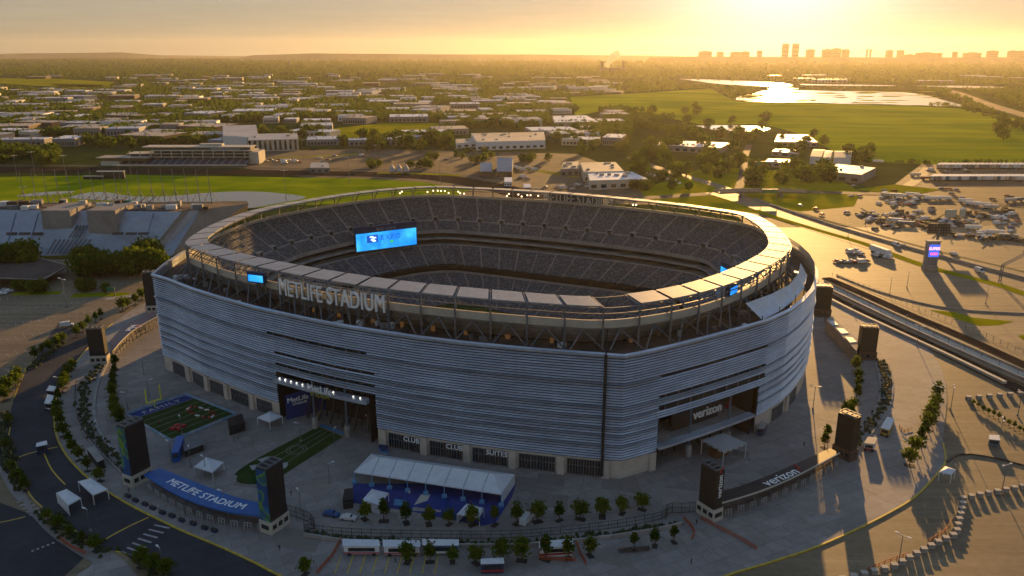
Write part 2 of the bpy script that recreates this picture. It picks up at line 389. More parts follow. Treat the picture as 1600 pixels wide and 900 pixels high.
def streaky(name, c1, c2, rot, sx, sy, rough=.95, spec=0.0, patch=.004):
    """long streaks plus broad patches, for reeds and dirt lots"""
    m = bpy.data.materials.new(name); m.use_nodes = True; n = m.node_tree.nodes; l = m.node_tree.links; b = n['Principled BSDF']
    b.inputs['Roughness'].default_value = rough; b.inputs['Specular IOR Level'].default_value = spec
    tc = n.new('ShaderNodeTexCoord'); mp = n.new('ShaderNodeMapping'); mp.inputs['Rotation'].default_value = (0, 0, rot); mp.inputs['Scale'].default_value = (sx, sy, 1); l.new(tc.outputs['Object'], mp.inputs['Vector'])
    a = n.new('ShaderNodeTexNoise'); a.inputs['Scale'].default_value = 1; a.inputs['Detail'].default_value = 7; a.inputs['Roughness'].default_value = .7; l.new(mp.outputs[0], a.inputs['Vector'])
    c = n.new('ShaderNodeTexNoise'); c.inputs['Scale'].default_value = patch; c.inputs['Detail'].default_value = 7; c.inputs['Distortion'].default_value = 1.2; l.new(tc.outputs['Object'], c.inputs['Vector'])
    ad = n.new('ShaderNodeMath'); ad.operation = 'ADD'; l.new(a.outputs['Fac'], ad.inputs[0]); l.new(c.outputs['Fac'], ad.inputs[1])
    mr = n.new('ShaderNodeMapRange'); mr.inputs['From Min'].default_value = .75; mr.inputs['From Max'].default_value = 1.25; l.new(ad.outputs[0], mr.inputs['Value'])
    mx = n.new('ShaderNodeMix'); mx.data_type = 'RGBA'; mx.inputs['A'].default_value = c1 + (1,); mx.inputs['B'].default_value = c2 + (1,); l.new(mr.outputs[0], mx.inputs['Factor']); l.new(mx.outputs['Result'], b.inputs['Base Color'])
    return m
M['marsh_far'] = streaky('reed_marsh', (.12, .19, .004), (.33, .37, .012), 0.1, .003, .03)
M['infield'] = streaky('mown_infield', (.11, .19, .004), (.28, .33, .008), 0.15, .008, .07, patch=.02)
M['work_lot'] = streaky('worn_work_lot', (.075, .060, .042), (.165, .125, .075), 0.5, .01, .12, .8, .15, .02)

def slab_mat(name, base, size, rough=.78):
    """concrete slabs of slightly different tone with thin joints, stains and grain"""
    m = bpy.data.materials.new(name); m.use_nodes = True; n = m.node_tree.nodes; l = m.node_tree.links; b = n['Principled BSDF']; b.inputs['Roughness'].default_value = rough
    tc = n.new('ShaderNodeTexCoord'); br = n.new('ShaderNodeTexBrick'); br.offset = .5; br.inputs['Scale'].default_value = 1; br.inputs['Brick Width'].default_value = size; br.inputs['Row Height'].default_value = size * .6
    br.inputs['Mortar Size'].default_value = .06; br.inputs['Bias'].default_value = 0
    br.inputs['Color1'].default_value = tuple(x * .88 for x in base) + (1,); br.inputs['Color2'].default_value = tuple(x * 1.12 for x in base) + (1,); br.inputs['Mortar'].default_value = tuple(x * .55 for x in base) + (1,)
    mp = n.new('ShaderNodeMapping'); mp.inputs['Rotation'].default_value = (0, 0, -.46); l.new(tc.outputs['Object'], mp.inputs['Vector']); l.new(mp.outputs[0], br.inputs['Vector'])
    fac = None
    for sc, lo, hi, d in ((.03, .80, 1.16, 7), (.35, .88, 1.10, 5), (2.5, .93, 1.07, 2)):
        z = n.new('ShaderNodeTexNoise'); z.inputs['Scale'].default_value = sc; z.inputs['Detail'].default_value = d; z.inputs['Distortion'].default_value = .6; l.new(tc.outputs['Object'], z.inputs['Vector'])
        r = n.new('ShaderNodeMapRange'); r.inputs['From Min'].default_value = .32; r.inputs['From Max'].default_value = .68; r.inputs['To Min'].default_value = lo; r.inputs['To Max'].default_value = hi; l.new(z.outputs['Fac'], r.inputs['Value'])
        if fac is None: fac = r.outputs[0]
        else: q = n.new('ShaderNodeMath'); q.operation = 'MULTIPLY'; l.new(fac, q.inputs[0]); l.new(r.outputs[0], q.inputs[1]); fac = q.outputs[0]
    v = n.new('ShaderNodeVectorMath'); v.operation = 'SCALE'; l.new(br.outputs['Color'], v.inputs[0]); l.new(fac, v.inputs['Scale']); l.new(v.outputs[0], b.inputs['Base Color'])
    return m
def streak_metal(name, base, rough, metal):
    """metal louvres whose tone drifts in long panels"""
    m = bpy.data.materials.new(name); m.use_nodes = True; n = m.node_tree.nodes; l = m.node_tree.links; b = n['Principled BSDF']; b.inputs['Metallic'].default_value = metal
    tc = n.new('ShaderNodeTexCoord'); fac = None
    for scale, lo, hi in (((.10, .10, 1.1), .80, 1.16), ((.9, .9, .04), .93, 1.06), ((.02, .02, .03), .90, 1.10)):
        mp = n.new('ShaderNodeMapping'); mp.inputs['Scale'].default_value = scale; l.new(tc.outputs['Object'], mp.inputs['Vector'])
        z = n.new('ShaderNodeTexNoise'); z.inputs['Scale'].default_value = 1; z.inputs['Detail'].default_value = 4; l.new(mp.outputs[0], z.inputs['Vector'])
        r = n.new('ShaderNodeMapRange'); r.inputs['From Min'].default_value = .32; r.inputs['From Max'].default_value = .68; r.inputs['To Min'].default_value = lo; r.inputs['To Max'].default_value = hi; l.new(z.outputs['Fac'], r.inputs['Value'])
        if fac is None: fac = r.outputs[0]
        else: q = n.new('ShaderNodeMath'); q.operation = 'MULTIPLY'; l.new(fac, q.inputs[0]); l.new(r.outputs[0], q.inputs[1]); fac = q.outputs[0]
    v = n.new('ShaderNodeVectorMath'); v.operation = 'SCALE'; v.inputs[0].default_value = base; l.new(fac, v.inputs['Scale']); l.new(v.outputs[0], b.inputs['Base Color'])
    rr = n.new('ShaderNodeMath'); rr.operation = 'MULTIPLY'; rr.inputs[1].default_value = rough; l.new(fac, rr.inputs[0]); l.new(rr.outputs[0], b.inputs['Roughness'])
    return m

# ------------------------------------------------------------------ stadium
# plan of the louvred facade (measured at rim height) and of the roof ring, the hidden half by symmetry about the centre
RIM_Z = 39.3
CEN = (-8.5, 330.0)
def mirror(P): return [(2 * CEN[0] - x, 2 * CEN[1] - y) for x, y in P]
near_left = [(-138, 294.6), (-130.6, 289.2), (-115.2, 275.5), (-99.7, 263.8), (-85.7, 254.0), (-67.1, 243.2), (-55.3, 237.0), (-43.5, 231.7), (-28.9, 225.6), (-14.2, 220.7), (0, 216.8), (13.8, 213.6), (27.2, 210.9), (31.6, 209.9)]
near_right = [(36.5, 212.2), (46.7, 217.9), (57.6, 224.6), (69.3, 232.3), (81.6, 240.8), (91.8, 250.8), (99.6, 261.2), (107.8, 274.2), (114.3, 287.5), (119.0, 301), (122.0, 315), (123.5, 331.0), (122.8, 349)]
facade = near_left + near_right + mirror(near_left) + mirror(near_right)
facade = resample(facade, step=2.6, closed=True)
NF = len(facade)
def nrm(P, i):
    n = len(P); a = P[(i - 1) % n]; b = P[(i + 1) % n]; dx, dy = b[0] - a[0], b[1] - a[1]; L = math.hypot(dx, dy)
    return (dy / L, -dx / L)        # outward for a counter-clockwise plan
FN = [nrm(facade, i) for i in range(NF)]
ring_px = [(284, 381), (340, 402), (400, 416), (447, 426), (497, 435), (552, 444), (610, 452), (674, 459), (740, 465), (815, 471.5), (885, 476), (945, 479.5)]
ring_px2 = [(985, 477), (1005, 474), (1070, 464), (1117, 451), (1162, 437), (1225, 403), (1237, 385), (1226, 362), (1200, 345)]
ring = ATS(ring_px, 50) + ATS(ring_px2, 50)
ring = ring + mirror(ring)
ring = resample(smooth_closed(resample(ring, step=16, closed=True), 2), n=248, closed=True)
NR = len(ring)
RD = [math.hypot(p[0] - CEN[0], p[1] - CEN[1]) for p in ring]
def rp(i, d, z):
    p = ring[i % NR]; k = 1 - d / RD[i % NR]
    return (CEN[0] + (p[0] - CEN[0]) * k, CEN[1] + (p[1] - CEN[1]) * k, z)
RN = [nrm(ring, i) for i in range(NR)]
RU = [proj(p[0], p[1], 50)[0] for p in ring]

def louvre_mat():
    m = streak_metal('brushed_aluminium_louvre', (0.54, 0.60, 0.68), 0.42, 0.5)
    return m
M['louvre'] = louvre_mat()
def seat_mat():
    m = bpy.data.materials.new('grey_stadium_seats'); m.use_nodes = True; n = m.node_tree.nodes; l = m.node_tree.links; b = n['Principled BSDF']
    tc = n.new('ShaderNodeTexCoord'); vo = n.new('ShaderNodeTexVoronoi'); vo.inputs['Scale'].default_value = 1.9
    l.new(tc.outputs['Object'], vo.inputs['Vector'])
    sp = n.new('ShaderNodeSeparateColor'); l.new(vo.outputs['Color'], sp.inputs[0])
    cr = n.new('ShaderNodeValToRGB'); e = cr.color_ramp.elements
    e[0].position = 0; e[0].color = (0.055, 0.057, 0.062, 1); e[1].position = 1; e[1].color = (0.23, 0.235, 0.24, 1)
    e2 = cr.color_ramp.elements.new(0.55); e2.color = (0.095, 0.098, 0.105, 1)
    l.new(sp.outputs[0], cr.inputs[0]); l.new(cr.outputs[0], b.inputs['Base Color']); b.inputs['Roughness'].default_value = 0.6
    return m
M['seat'] = seat_mat()

ST = thing('stadium', 'huge oval stadium with silver louvred facade and a ring of pale roof panels', 'stadium', (CEN[0], CEN[1], 0))

# openings in the louvres: (u0, u1, z0, z1)
OPEN = [(436, 585, -1, 17.8), (428, 580, 30.3, 31.3), (429, 583, 23.8, 24.8), (430, 585, 19.6, 20.6),
        (1027, 1184, -1, 17.0), (1030, 1194, 29.6, 30.6), (1029, 1190, 23.2, 24.3), (1028, 1188, 19.4, 20.4)]
MID = [((facade[i][0] + facade[(i + 1) % NF][0]) / 2, (facade[i][1] + facade[(i + 1) % NF][1]) / 2) for i in range(NF)]
FU = [proj(x, y, 15)[0] for x, y in MID]
FRONT = [y < 331 and i < NF * 0.62 for i, (x, y) in enumerate(MID)]
def is_open(i, z):
    if not FRONT[i]: return False
    return any(u0 <= FU[i] <= u1 and z0 <= z <= z1 for u0, u1, z0, z1 in OPEN)
SEAM = min(range(NF), key=lambda i: abs(FU[i] - 951.5) + (0 if FRONT[i] else 999))
mb = MB()
bands = (6.2, 10.6, 14.1, 17.0, 19.7, 23.5, 30.4, 39.3)
z = 6.0; rows = []
while z < RIM_Z - 0.1:
    top = z + 0.82
    shelf = any(abs(top - b) < 0.42 for b in bands)
    rows.append((z, top, shelf)); z = top
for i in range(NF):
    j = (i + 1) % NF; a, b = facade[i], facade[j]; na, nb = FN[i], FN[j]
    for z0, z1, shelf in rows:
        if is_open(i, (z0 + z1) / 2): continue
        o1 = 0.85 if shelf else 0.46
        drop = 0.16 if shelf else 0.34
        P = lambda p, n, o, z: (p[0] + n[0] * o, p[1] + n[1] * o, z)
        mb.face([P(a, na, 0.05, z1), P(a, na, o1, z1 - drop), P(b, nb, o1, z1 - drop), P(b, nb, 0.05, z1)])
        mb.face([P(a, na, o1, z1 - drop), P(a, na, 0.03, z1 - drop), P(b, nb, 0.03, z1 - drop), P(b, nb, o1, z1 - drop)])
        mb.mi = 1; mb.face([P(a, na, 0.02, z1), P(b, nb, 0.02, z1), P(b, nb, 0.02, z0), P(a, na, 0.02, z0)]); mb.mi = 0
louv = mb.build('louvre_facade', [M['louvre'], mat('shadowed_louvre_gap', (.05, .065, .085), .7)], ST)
tag(louv, 'silver blue horizontal metal louvres wrapping the stadium')
# rim cap
mb = MB()
for i in range(NF):
    j = (i + 1) % NF; a, b, na, nb = facade[i], facade[j], FN[i], FN[j]
    q = lambda p, n, o, z: (p[0] + n[0] * o, p[1] + n[1] * o, z)
    mb.face([q(a, na, 0.75, RIM_Z), q(b, nb, 0.75, RIM_Z), q(b, nb, -0.5, RIM_Z + 0.25), q(a, na, -0.5, RIM_Z + 0.25)])
    mb.face([q(a, na, 0.75, RIM_Z - 0.5), q(b, nb, 0.75, RIM_Z - 0.5), q(b, nb, 0.75, RIM_Z), q(a, na, 0.75, RIM_Z)])
    mb.face([q(a, na, -0.5, RIM_Z + 0.25), q(b, nb, -0.5, RIM_Z + 0.25), q(b, nb, -0.5, RIM_Z - 3.4), q(a, na, -0.5, RIM_Z - 3.4)])
mb.build('rim_cap', M['louvre'], ST)
# backing wall behind the louvres (dark), broken at the gates
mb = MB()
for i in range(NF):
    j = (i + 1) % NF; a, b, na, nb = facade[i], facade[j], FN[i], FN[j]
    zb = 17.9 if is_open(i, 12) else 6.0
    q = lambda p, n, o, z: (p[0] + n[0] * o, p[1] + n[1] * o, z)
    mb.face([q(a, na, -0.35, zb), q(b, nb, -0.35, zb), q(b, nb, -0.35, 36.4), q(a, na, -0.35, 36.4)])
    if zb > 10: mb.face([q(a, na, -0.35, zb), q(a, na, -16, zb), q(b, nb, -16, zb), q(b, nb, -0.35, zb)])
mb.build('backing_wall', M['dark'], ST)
# window mullions in the long slots
mb = MB()
for i in range(0, NF, 2):
    for zz in (30.5, 23.9, 19.7):
        if is_open(i, zz + 0.4):
            p, n = facade[i], FN[i]; mb.bar((p[0], p[1], zz - 0.6), (p[0], p[1], zz + 1.6), 0.25)
mb.build('slot_mullions', M['steel'], ST)
# seam mast
p, n = facade[SEAM], FN[SEAM]
mb = MB(); mb.bar((p[0] + n[0] * .8, p[1] + n[1] * .8, 1), (p[0] + n[0] * .8, p[1] + n[1] * .8, 39.5), 0.8); mb.bar((p[0] + n[0] * .3, p[1] + n[1] * .3, 39), (p[0] + n[0] * .3, p[1] + n[1] * .3, 47), 0.4)
mb.build('seam_mast', M['rubber'], ST)

# stone base
mb = MB()
q = lambda p, n, o, z: (p[0] + n[0] * o, p[1] + n[1] * o, z)
for i in range(NF):
    j = (i + 1) % NF; a, b, na, nb = facade[i], facade[j], FN[i], FN[j]
    if is_open(i, 12): continue
    mb.face([q(a, na, -0.1, 0.1), q(b, nb, -0.1, 0.1), q(b, nb, -0.1, 6.02), q(a, na, -0.1, 6.02)])
mb.build('base_wall', M['stone'], ST)
# windows and doorways of the base, (u0, u1) in the photograph
def base_pt(u):
    best = None
    for i in range(NF):
        if not FRONT[i]: continue
        j = (i + 1) % NF; ua, ub = proj(*facade[i], 3)[0], proj(*facade[j], 3)[0]
        if min(ua, ub) <= u <= max(ua, ub) and abs(ub - ua) > 0.01:
            t = (u - ua) / (ub - ua); a, b = facade[i], facade[j]
            dx, dy = b[0] - a[0], b[1] - a[1]; L = math.hypot(dx, dy)
            c = (a[0] + dx * t, a[1] + dy * t, dx / L, dy / L, dy / L, -dx / L)
            if best is None or c[1] < best[1]: best = c
    return best
for u0, u1, zt in ((271, 288, 5.0), (302, 318, 5.0), (329, 349, 5.0), (362, 388, 5.0), (402, 425, 5.0), (608, 655, 5.2), (672, 722, 5.2), (739, 792, 5.2), (811, 867, 5.2), (886, 938, 5.4), (1206, 1222, 5.0), (1232, 1243, 5.0)):
    A, B = base_pt(u0), base_pt(u1)
    if not A or not B: continue
    pts = []
    K = 6
    for k in range(K + 1):
        c = base_pt(u0 + (u1 - u0) * k / K); pts.append((c[0] + c[4] * 0.0, c[1] + c[5] * 0.0, c[4], c[5]))
    w = MB()
    for k in range(K):
        a, b = pts[k], pts[k + 1]
        w.face([(a[0], a[1], 0.3), (b[0], b[1], 0.3), (b[0], b[1], zt), (a[0], a[1], zt)])
    wo = w.build('window' if u0 != 886 else 'doorway', M['glass'] if u0 != 886 else M['dark'], ST)
    f = MB()
    for k in range(2 * K + 1):
        c = base_pt(u0 + (u1 - u0) * k / (2 * K)); f.bar((c[0] + c[4] * .12, c[1] + c[5] * .12, 0.3), (c[0] + c[4] * .12, c[1] + c[5] * .12, zt), 0.18 if k % 2 else 0.26)
    for zz in (0.4, zt * 0.62, zt):
        for k in range(K): f.bar((pts[k][0] + pts[k][2] * .12, pts[k][1] + pts[k][3] * .12, zz), (pts[k + 1][0] + pts[k + 1][2] * .12, pts[k + 1][1] + pts[k + 1][3] * .12, zz), 0.16)
    f.build('window_frame', M['steel'], wo)
for u, t in ((644, 'CLUB'), (711, 'CLUB'), (777, 'SUITES')):
    c = base_pt(u); s = MB()
    add_text(s, t, plane_map((c[0] + c[4] * .5, c[1] + c[5] * .5, 3.7), (c[2], c[3], 0), (0, 0, 1)), size=2.3, depth=0.15, bold=0.04)
    s.build('entrance_lettering', M['sign'], ST)
# pilasters on the base wall
for k, u in enumerate((296, 324, 355, 395, 600, 663, 730, 801, 876, 946, 1018, 1228)):
    c = base_pt(u)
    if c:
        s = MB(); s.box((c[0] + c[4] * .3, c[1] + c[5] * .3, 0.1), (2.2, 0.9, 5.9), math.atan2(c[3], c[2])); s.build('pier', M['stone'], ST)

# gate recesses
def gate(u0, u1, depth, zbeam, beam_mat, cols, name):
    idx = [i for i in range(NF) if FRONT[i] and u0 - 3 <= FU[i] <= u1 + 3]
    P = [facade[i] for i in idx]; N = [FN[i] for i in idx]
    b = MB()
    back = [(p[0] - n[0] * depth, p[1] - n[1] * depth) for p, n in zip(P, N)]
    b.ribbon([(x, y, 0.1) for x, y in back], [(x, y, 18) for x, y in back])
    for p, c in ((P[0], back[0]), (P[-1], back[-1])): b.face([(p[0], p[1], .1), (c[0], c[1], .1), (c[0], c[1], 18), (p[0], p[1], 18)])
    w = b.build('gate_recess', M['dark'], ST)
    bm = MB(); A = [(p[0] + n[0] * 1.8, p[1] + n[1] * 1.8) for p, n in zip(P, N)]; B = [(p[0] - n[0] * 1.0, p[1] - n[1] * 1.0) for p, n in zip(P, N)]
    z0, z1 = zbeam
    bm.ribbon([(x, y, z1) for x, y in A], [(x, y, z1) for x, y in B]); bm.ribbon([(x, y, z0) for x, y in A], [(x, y, z1) for x, y in A])
    bm.ribbon([(x, y, z0) for x, y in B], [(x, y, z0) for x, y in A]); bm.ribbon([(x, y, z1) for x, y in B], [(x, y, z0) for x, y in B])
    for k in (0, -1): bm.face([(A[k][0], A[k][1], z0), (B[k][0], B[k][1], z0), (B[k][0], B[k][1], z1), (A[k][0], A[k][1], z1)])
    bm.build('gate_beam', beam_mat, ST)
    for u in cols:
        c = base_pt(u); x, y = c[0] + c[4] * -0.6, c[1] + c[5] * -0.6
        cm = MB(); cm.cyl((x, y, 0.1), 0.35, 17.8, 10); cm.mi = 1; cm.cyl((x, y, 0.1), 1.0, 4.0, 12); cm.build('gate_column', [M['steel_blue'], M['concrete']], ST)
    # inside: slanting braces, stair flights, rails
    br = MB()
    for k in range(1, len(P) - 2, 2):
        p, n = P[k], N[k]
        br.bar((p[0] - n[0] * 5, p[1] - n[1] * 5, 0.2), (p[0] - n[0] * (depth - 2), p[1] - n[1] * (depth - 2), 14), 0.5)
        br.bar((p[0] - n[0] * 9, p[1] - n[1] * 9, 0.2), (P[k + 1][0] - n[0] * 9, P[k + 1][1] - n[1] * 9, 17), 0.4)
    br.build('brace', M['brownblack'], ST)
    return P, N, back
PM, NM, BM = gate(436, 585, 13, (14.2, 15.5), M['louvre'], (490, 541), 'metal')
PV, NV, BV = gate(1027, 1184, 12, (7.2, 8.0), M['louvre'], (1078, 1139), 'dark')
# upper floor slab in the right gate
mb = MB(); mb.ribbon([(p[0], p[1], 7.6) for p in PV], [(x, y, 7.6) for x, y in BV]); mb.build('gallery_floor', M['concrete'], ST)
mb = MB()
mb.ribbon([(p[0] - n[0] * 5, p[1] - n[1] * 5, 7.7) for p, n in zip(PV[4:-4], NV[4:-4])], [(p[0] - n[0] * 5, p[1] - n[1] * 5, 16.6) for p, n in zip(PV[4:-4], NV[4:-4])])
mb.build('sign_wall', M['brownblack'], ST)
def wall_map(P, N, u_mid, off, z, sgn=1):
    L = poly_len(P); best = min(range(len(P)), key=lambda k: abs(proj(P[k][0] + N[k][0] * off, P[k][1] + N[k][1] * off, z)[0] - u_mid)); s0 = L[best]
    def fn(x, y, zz):
        px, py, tx, ty = point_on(P, L, s0 + x)
        return (px + ty * (off + zz), py - tx * (off + zz), z + y)
    return fn
mb = MB(); add_text(mb, 'verizon', wall_map(PV, NV, 1108, -4.6, 9.6), size=4.6, depth=0.3, bold=0.10, xs=0.95); mb.build('gate_lettering', M['sign'], ST)
mb = MB(); f = wall_map(PV, NV, 1133, -4.3, 10.0)
for a, b_ in (((0, 1), (.7, 0)), ((.7, 0), (2.4, 3.6))):
    mb.bar(f(a[0], a[1], .1), f(b_[0], b_[1], .1), 0.5)
mb.build('red_tick_mark', M['red'], ST)
mb = MB(); add_text(mb, 'MetLife', wall_map(PM, NM, 495, 1.95, 15.0), size=3.4, depth=0.2, bold=0.05, xs=1.0); mb.build('gate_lettering', M['sign'], ST)
mb = MB(); add_text(mb, 'STADIUM', wall_map(PM, NM, 496, 1.95, 13.3), size=1.9, depth=0.2, bold=0.03); mb.build('gate_lettering', mat('dull_yellow_letter', (0.32, 0.30, 0.05), 0.5), ST)
for u in (435.5, 442.5, 449.5, 456.5, 463.5, 470.5, 478, 516, 549, 566):
    f = wall_map(PM, NM, u, 1.2, 15.8); mb = MB(); c = f(0, 0, 0); mb.cyl(c, 0.28, 0.35, 8); mb.build('spot_lamp', M['coolbulb'], ST)
# blue branded wall inside the left gate, its lettering and the carpet
k0 = 1
w = MB(); a = PM[k0]; na = NM[k0]
e = (a[0] - na[0] * 11 + 7.0, a[1] - na[1] * 11 - 1.0)
w.face([(a[0] + .3, a[1], .12), (e[0], e[1], .12), (e[0], e[1], 10.5), (a[0] + .3, a[1], 9.0)])
w.face([(e[0], e[1], .12), (e[0] + 12, e[1] - 7, .12), (e[0] + 12, e[1] - 7, 6.5), (e[0], e[1], 10.5)])
w.build('branded_wall', M['carpet'], ST)
mb = MB(); d = Vector((e[0] - a[0], e[1] - a[1], 0)).normalized()
add_text(mb, 'MetLife', plane_map((a[0] + d.x * 4.6 + d.y * .3, a[1] + d.y * 4.6 - d.x * .3, 6.2), d, (0, 0, 1)), size=2.5, depth=0.1, bold=0.05); mb.build('wall_lettering', M['sign'], ST)
mb = MB(); add_text(mb, 'STADIUM', plane_map((a[0] + d.x * 5.2 + d.y * .3, a[1] + d.y * 5.2 - d.x * .3, 4.9), d, (0, 0, 1)), size=1.2, depth=0.1, bold=0.02); mb.build('wall_lettering', M['sign'], ST)

# deck between the facade and the bowl
mb = MB()
import bisect
inner = [rp(k, 6, 36.4)[:2] for k in range(NR)]
def nearest_inner(p):
    ang = math.atan2(p[1] - CEN[1], p[0] - CEN[0]); k = min(range(0, NR), key=lambda q_: abs((math.atan2(inner[q_][1] - CEN[1], inner[q_][0] - CEN[0]) - ang + math.pi) % (2 * math.pi) - math.pi))
    return inner[k]
NI = [nearest_inner(p) for p in facade]
for i in range(NF):
    j = (i + 1) % NF; a, b = facade[i], facade[j]
    mb.face([(a[0], a[1], 36.4), (b[0], b[1], 36.4), (NI[j][0], NI[j][1], 36.4), (NI[i][0], NI[i][1], 36.4)])
mb.build('upper_deck_floor', M['deck'], ST)
# rooftop clutter on the deck
rnd = random.Random(5)
for k in range(70):
    i = rnd.randrange(NF) if k % 2 else rnd.randrange(int(NF * .6)); t = rnd.uniform(0.3, 0.75); a, c = facade[i], NI[i]
    x, y = a[0] + (c[0] - a[0]) * t, a[1] + (c[1] - a[1]) * t
    u = MB(); s = rnd.uniform(0.6, 2.0); rr = rnd.uniform(0, 3); u.box((x, y, 36.4), (s * 1.4, s, rnd.uniform(0.6, 1.9)), rr)
    if k % 3 == 0: u.bar((x, y, 37), (x + rnd.uniform(-6, 6), y + rnd.uniform(-3, 3), 37.2), 0.5)
    u.build('rooftop_unit', (M['white'], M['steel'], M['deck'], M['concrete'])[k % 4], ST)
for u in (470, 515, 565, 618, 668, 730, 796, 862, 1000):    # warm doorways below the bowl
    i = min((k for k in range(NR) if ring[k][1] < 330), key=lambda k: abs(RU[k] - u)); a = rp(i, 3.2, 36.5)
    m_ = MB(); m_.box(a, (1.0 + (u % 7) * .12, 0.3, 1.3 + (u % 5) * .15), math.atan2(-RN[i][0], RN[i][1])); m_.build('lit_doorway', mat('dim_lit_doorway', (0.12, 0.06, 0.03), 0.7, emit=(1.0, 0.45, 0.12), es=0.035), ST)

# bowl back: cream parapet band and the sloping underside
mb = MB()
for i in range(NR):
    j = i + 1
    mb.face([rp(i, 0.6, 42.8), rp(j, 0.6, 42.8), rp(j, 0.6, 45.3), rp(i, 0.6, 45.3)])
    mb.face([rp(i, 0.6, 45.3), rp(j, 0.6, 45.3), rp(j, 1.3, 45.3), rp(i, 1.3, 45.3)])
    mb.face([rp(j, 1.3, 45.3), rp(j, 1.3, 44.0), rp(i, 1.3, 44.0), rp(i, 1.3, 45.3)])
o = mb.build('parapet_band', M['cream'], ST)
mb = MB()
for i in range(NR):
    j = i + 1
    for d0, z0, d1, z1 in ((0.9, 42.8, 1.6, 41.6), (1.3, 41.6, 3.0, 39.6), (2.6, 39.6, 6.5, 36.4)):
        mb.face([rp(i, d1, z1), rp(j, d1, z1), rp(j, d0, z0), rp(i, d0, z0)])
mb.build('bowl_underside', M['concrete'], ST)
# raker beams
for i in range(0, NR, 4):
    s = MB(); s.bar(rp(i, 0.2, 42.6), rp(i, 5, 36.5), 0.6); s.bar(rp(i, -4.5, 36.5), rp(i + 2, 0.4, 42.4), 0.35)
    s.bar(rp(i + 4, -4.5, 36.5), rp(i + 2, 0.4, 42.4), 0.35)
    s.build('brace', M['steel'], ST)

# roof ring: columns and panels
panel_step = 4
for i in range(0, NR, panel_step):
    s = MB(); n = RN[i]; s.bar(rp(i, -0.4, 36.4), rp(i, -0.4, 49.6), 0.55); s.bar(rp(i, -0.2, 49.5), rp(i, 8.2, 50.2), 0.4)
    s.bar(rp(i, 0.9, 44.8), rp(i, 6.0, 49.8), 0.3)
    s.build('roof_column', M['steel'], ST)
mb = MB()
for i in range(0, NR):
    for d, z in ((-0.3, 49.4), (-0.3, 47.6), (7.9, 50.1)): mb.bar(rp(i, d, z), rp(i + 1, d, z), 0.28)
mb.build('ring_beam', M['steel'], ST)
skip = [i for i in range(0, NR, panel_step) if ring[i][1] < 300 and 944 < RU[i] + 12 < 985]
for i in range(0, NR, panel_step):
    um = RU[(i + 2) % NR]
    if ring[i][1] < 300 and 940 < um < 986: continue
    s = MB(); e = 0.22
    def rq(f, d, z):
        i0 = int(math.floor(f)); t = f - i0; a = rp(i0, d, z); b = rp(i0 + 1, d, z)
        return tuple(a[k] + (b[k] - a[k]) * t for k in range(3))
    K = 8
    for k in range(K):
        f0 = i + e + (panel_step - 2 * e) * k / K; f1 = i + e + (panel_step - 2 * e) * (k + 0.94) / K
        s.face([rq(f0, 0, 50.05), rq(f1, 0, 50.05), rq(f1, 8, 50.65), rq(f0, 8, 50.65)])
    f0, f1 = i + e, i + panel_step - e
    fm = (f0 + f1) / 2
    for (fa, fb) in ((f0, fm), (fm, f1)):
        s.face([rq(fa, 0.03, 49.98), rq(fb, 0.03, 49.98), rq(fb, 8, 50.58), rq(fa, 8, 50.58)])
        s.face([rq(fa, 0, 49.7), rq(fb, 0, 49.7), rq(fb, 0, 50.05), rq(fa, 0, 50.05)])
        s.face([rq(fb, 8, 50.3), rq(fa, 8, 50.3), rq(fa, 8, 50.65), rq(fb, 8, 50.65)])
    s.build('roof_panel', M['roofpanel'], ST)

# seating tiers, stepped rows; aisles as concrete strips
def tier(name, d0, z0, d1, z1, rowsN, aisle_every=6, aisle_mat=True, cross=None):
    mb = MB()
    for r in range(rowsN):
        da = d0 + (d1 - d0) * r / rowsN; db = d0 + (d1 - d0) * (r + 1) / rowsN
        za = z0 + (z1 - z0) * r / rowsN; zb = z0 + (z1 - z0) * (r + 1) / rowsN
        mb_cross = cross is not None and r in cross
        for i in range(NR):
            j = i + 1
            mb.mi = 1 if mb_cross else 0
            mb.face([rp(i, da, za), rp(j, da, za), rp(j, db, za), rp(i, db, za)][::-1][::-1])
            mb.face([rp(i, db, zb), rp(i, db, za), rp(j, db, za), rp(j, db, zb)])
    o = mb.build(name, [M['seat'], M['concrete']], ST)
    k = 0
    am = MB()
    for i in range(0, NR, aisle_every):
        def rr(f, d, z):
            a = rp(i, d, z); b = rp(i + 1, d, z); return tuple(a[q_] + (b[q_] - a[q_]) * f for q_ in range(3))
        for r in range(rowsN * 1):
            da = d0 + (d1 - d0) * r / rowsN; db = d0 + (d1 - d0) * (r + 1) / rowsN
            za = z0 + (z1 - z0) * r / rowsN + 0.05; zb = z0 + (z1 - z0) * (r + 1) / rowsN + 0.05
            am.face([rr(0.1, da, za), rr(0.47, da, za), rr(0.47, db + .05, za), rr(0.1, db + .05, za)])
            am.face([rr(0.1, db + .05, za), rr(0.47, db + .05, za), rr(0.47, db + .05, zb), rr(0.1, db + .05, zb)])
    am.build('aisle_steps', M['concrete'], o)
    return o
T1 = tier('upper_seating', 1.4, 44.0, 22.5, 29.5, 27, 5, cross=(18,))
T2 = tier('middle_seating', 25.5, 22.4, 38.0, 14.6, 14, 5)
T3 = tier('lower_seating', 37.7, 10.4, 63.0, 1.0, 26, 5)
# entrances in the upper seating
for i in range(0, NR, 5):
    v = MB()
    A = rp(i, 15.0, 34.2); n = RN[i]; rot = math.atan2(-n[0], n[1])
    v.box((A[0], A[1], 33.2), (3.4, 2.4, 2.6), rot); v.mi = 1; v.box(rp(i, 16.25, 33.6), (2.0, 0.3, 1.9), rot)
    v.build('entrance_tunnel', [M['concrete'], M['brownblack']], T1)
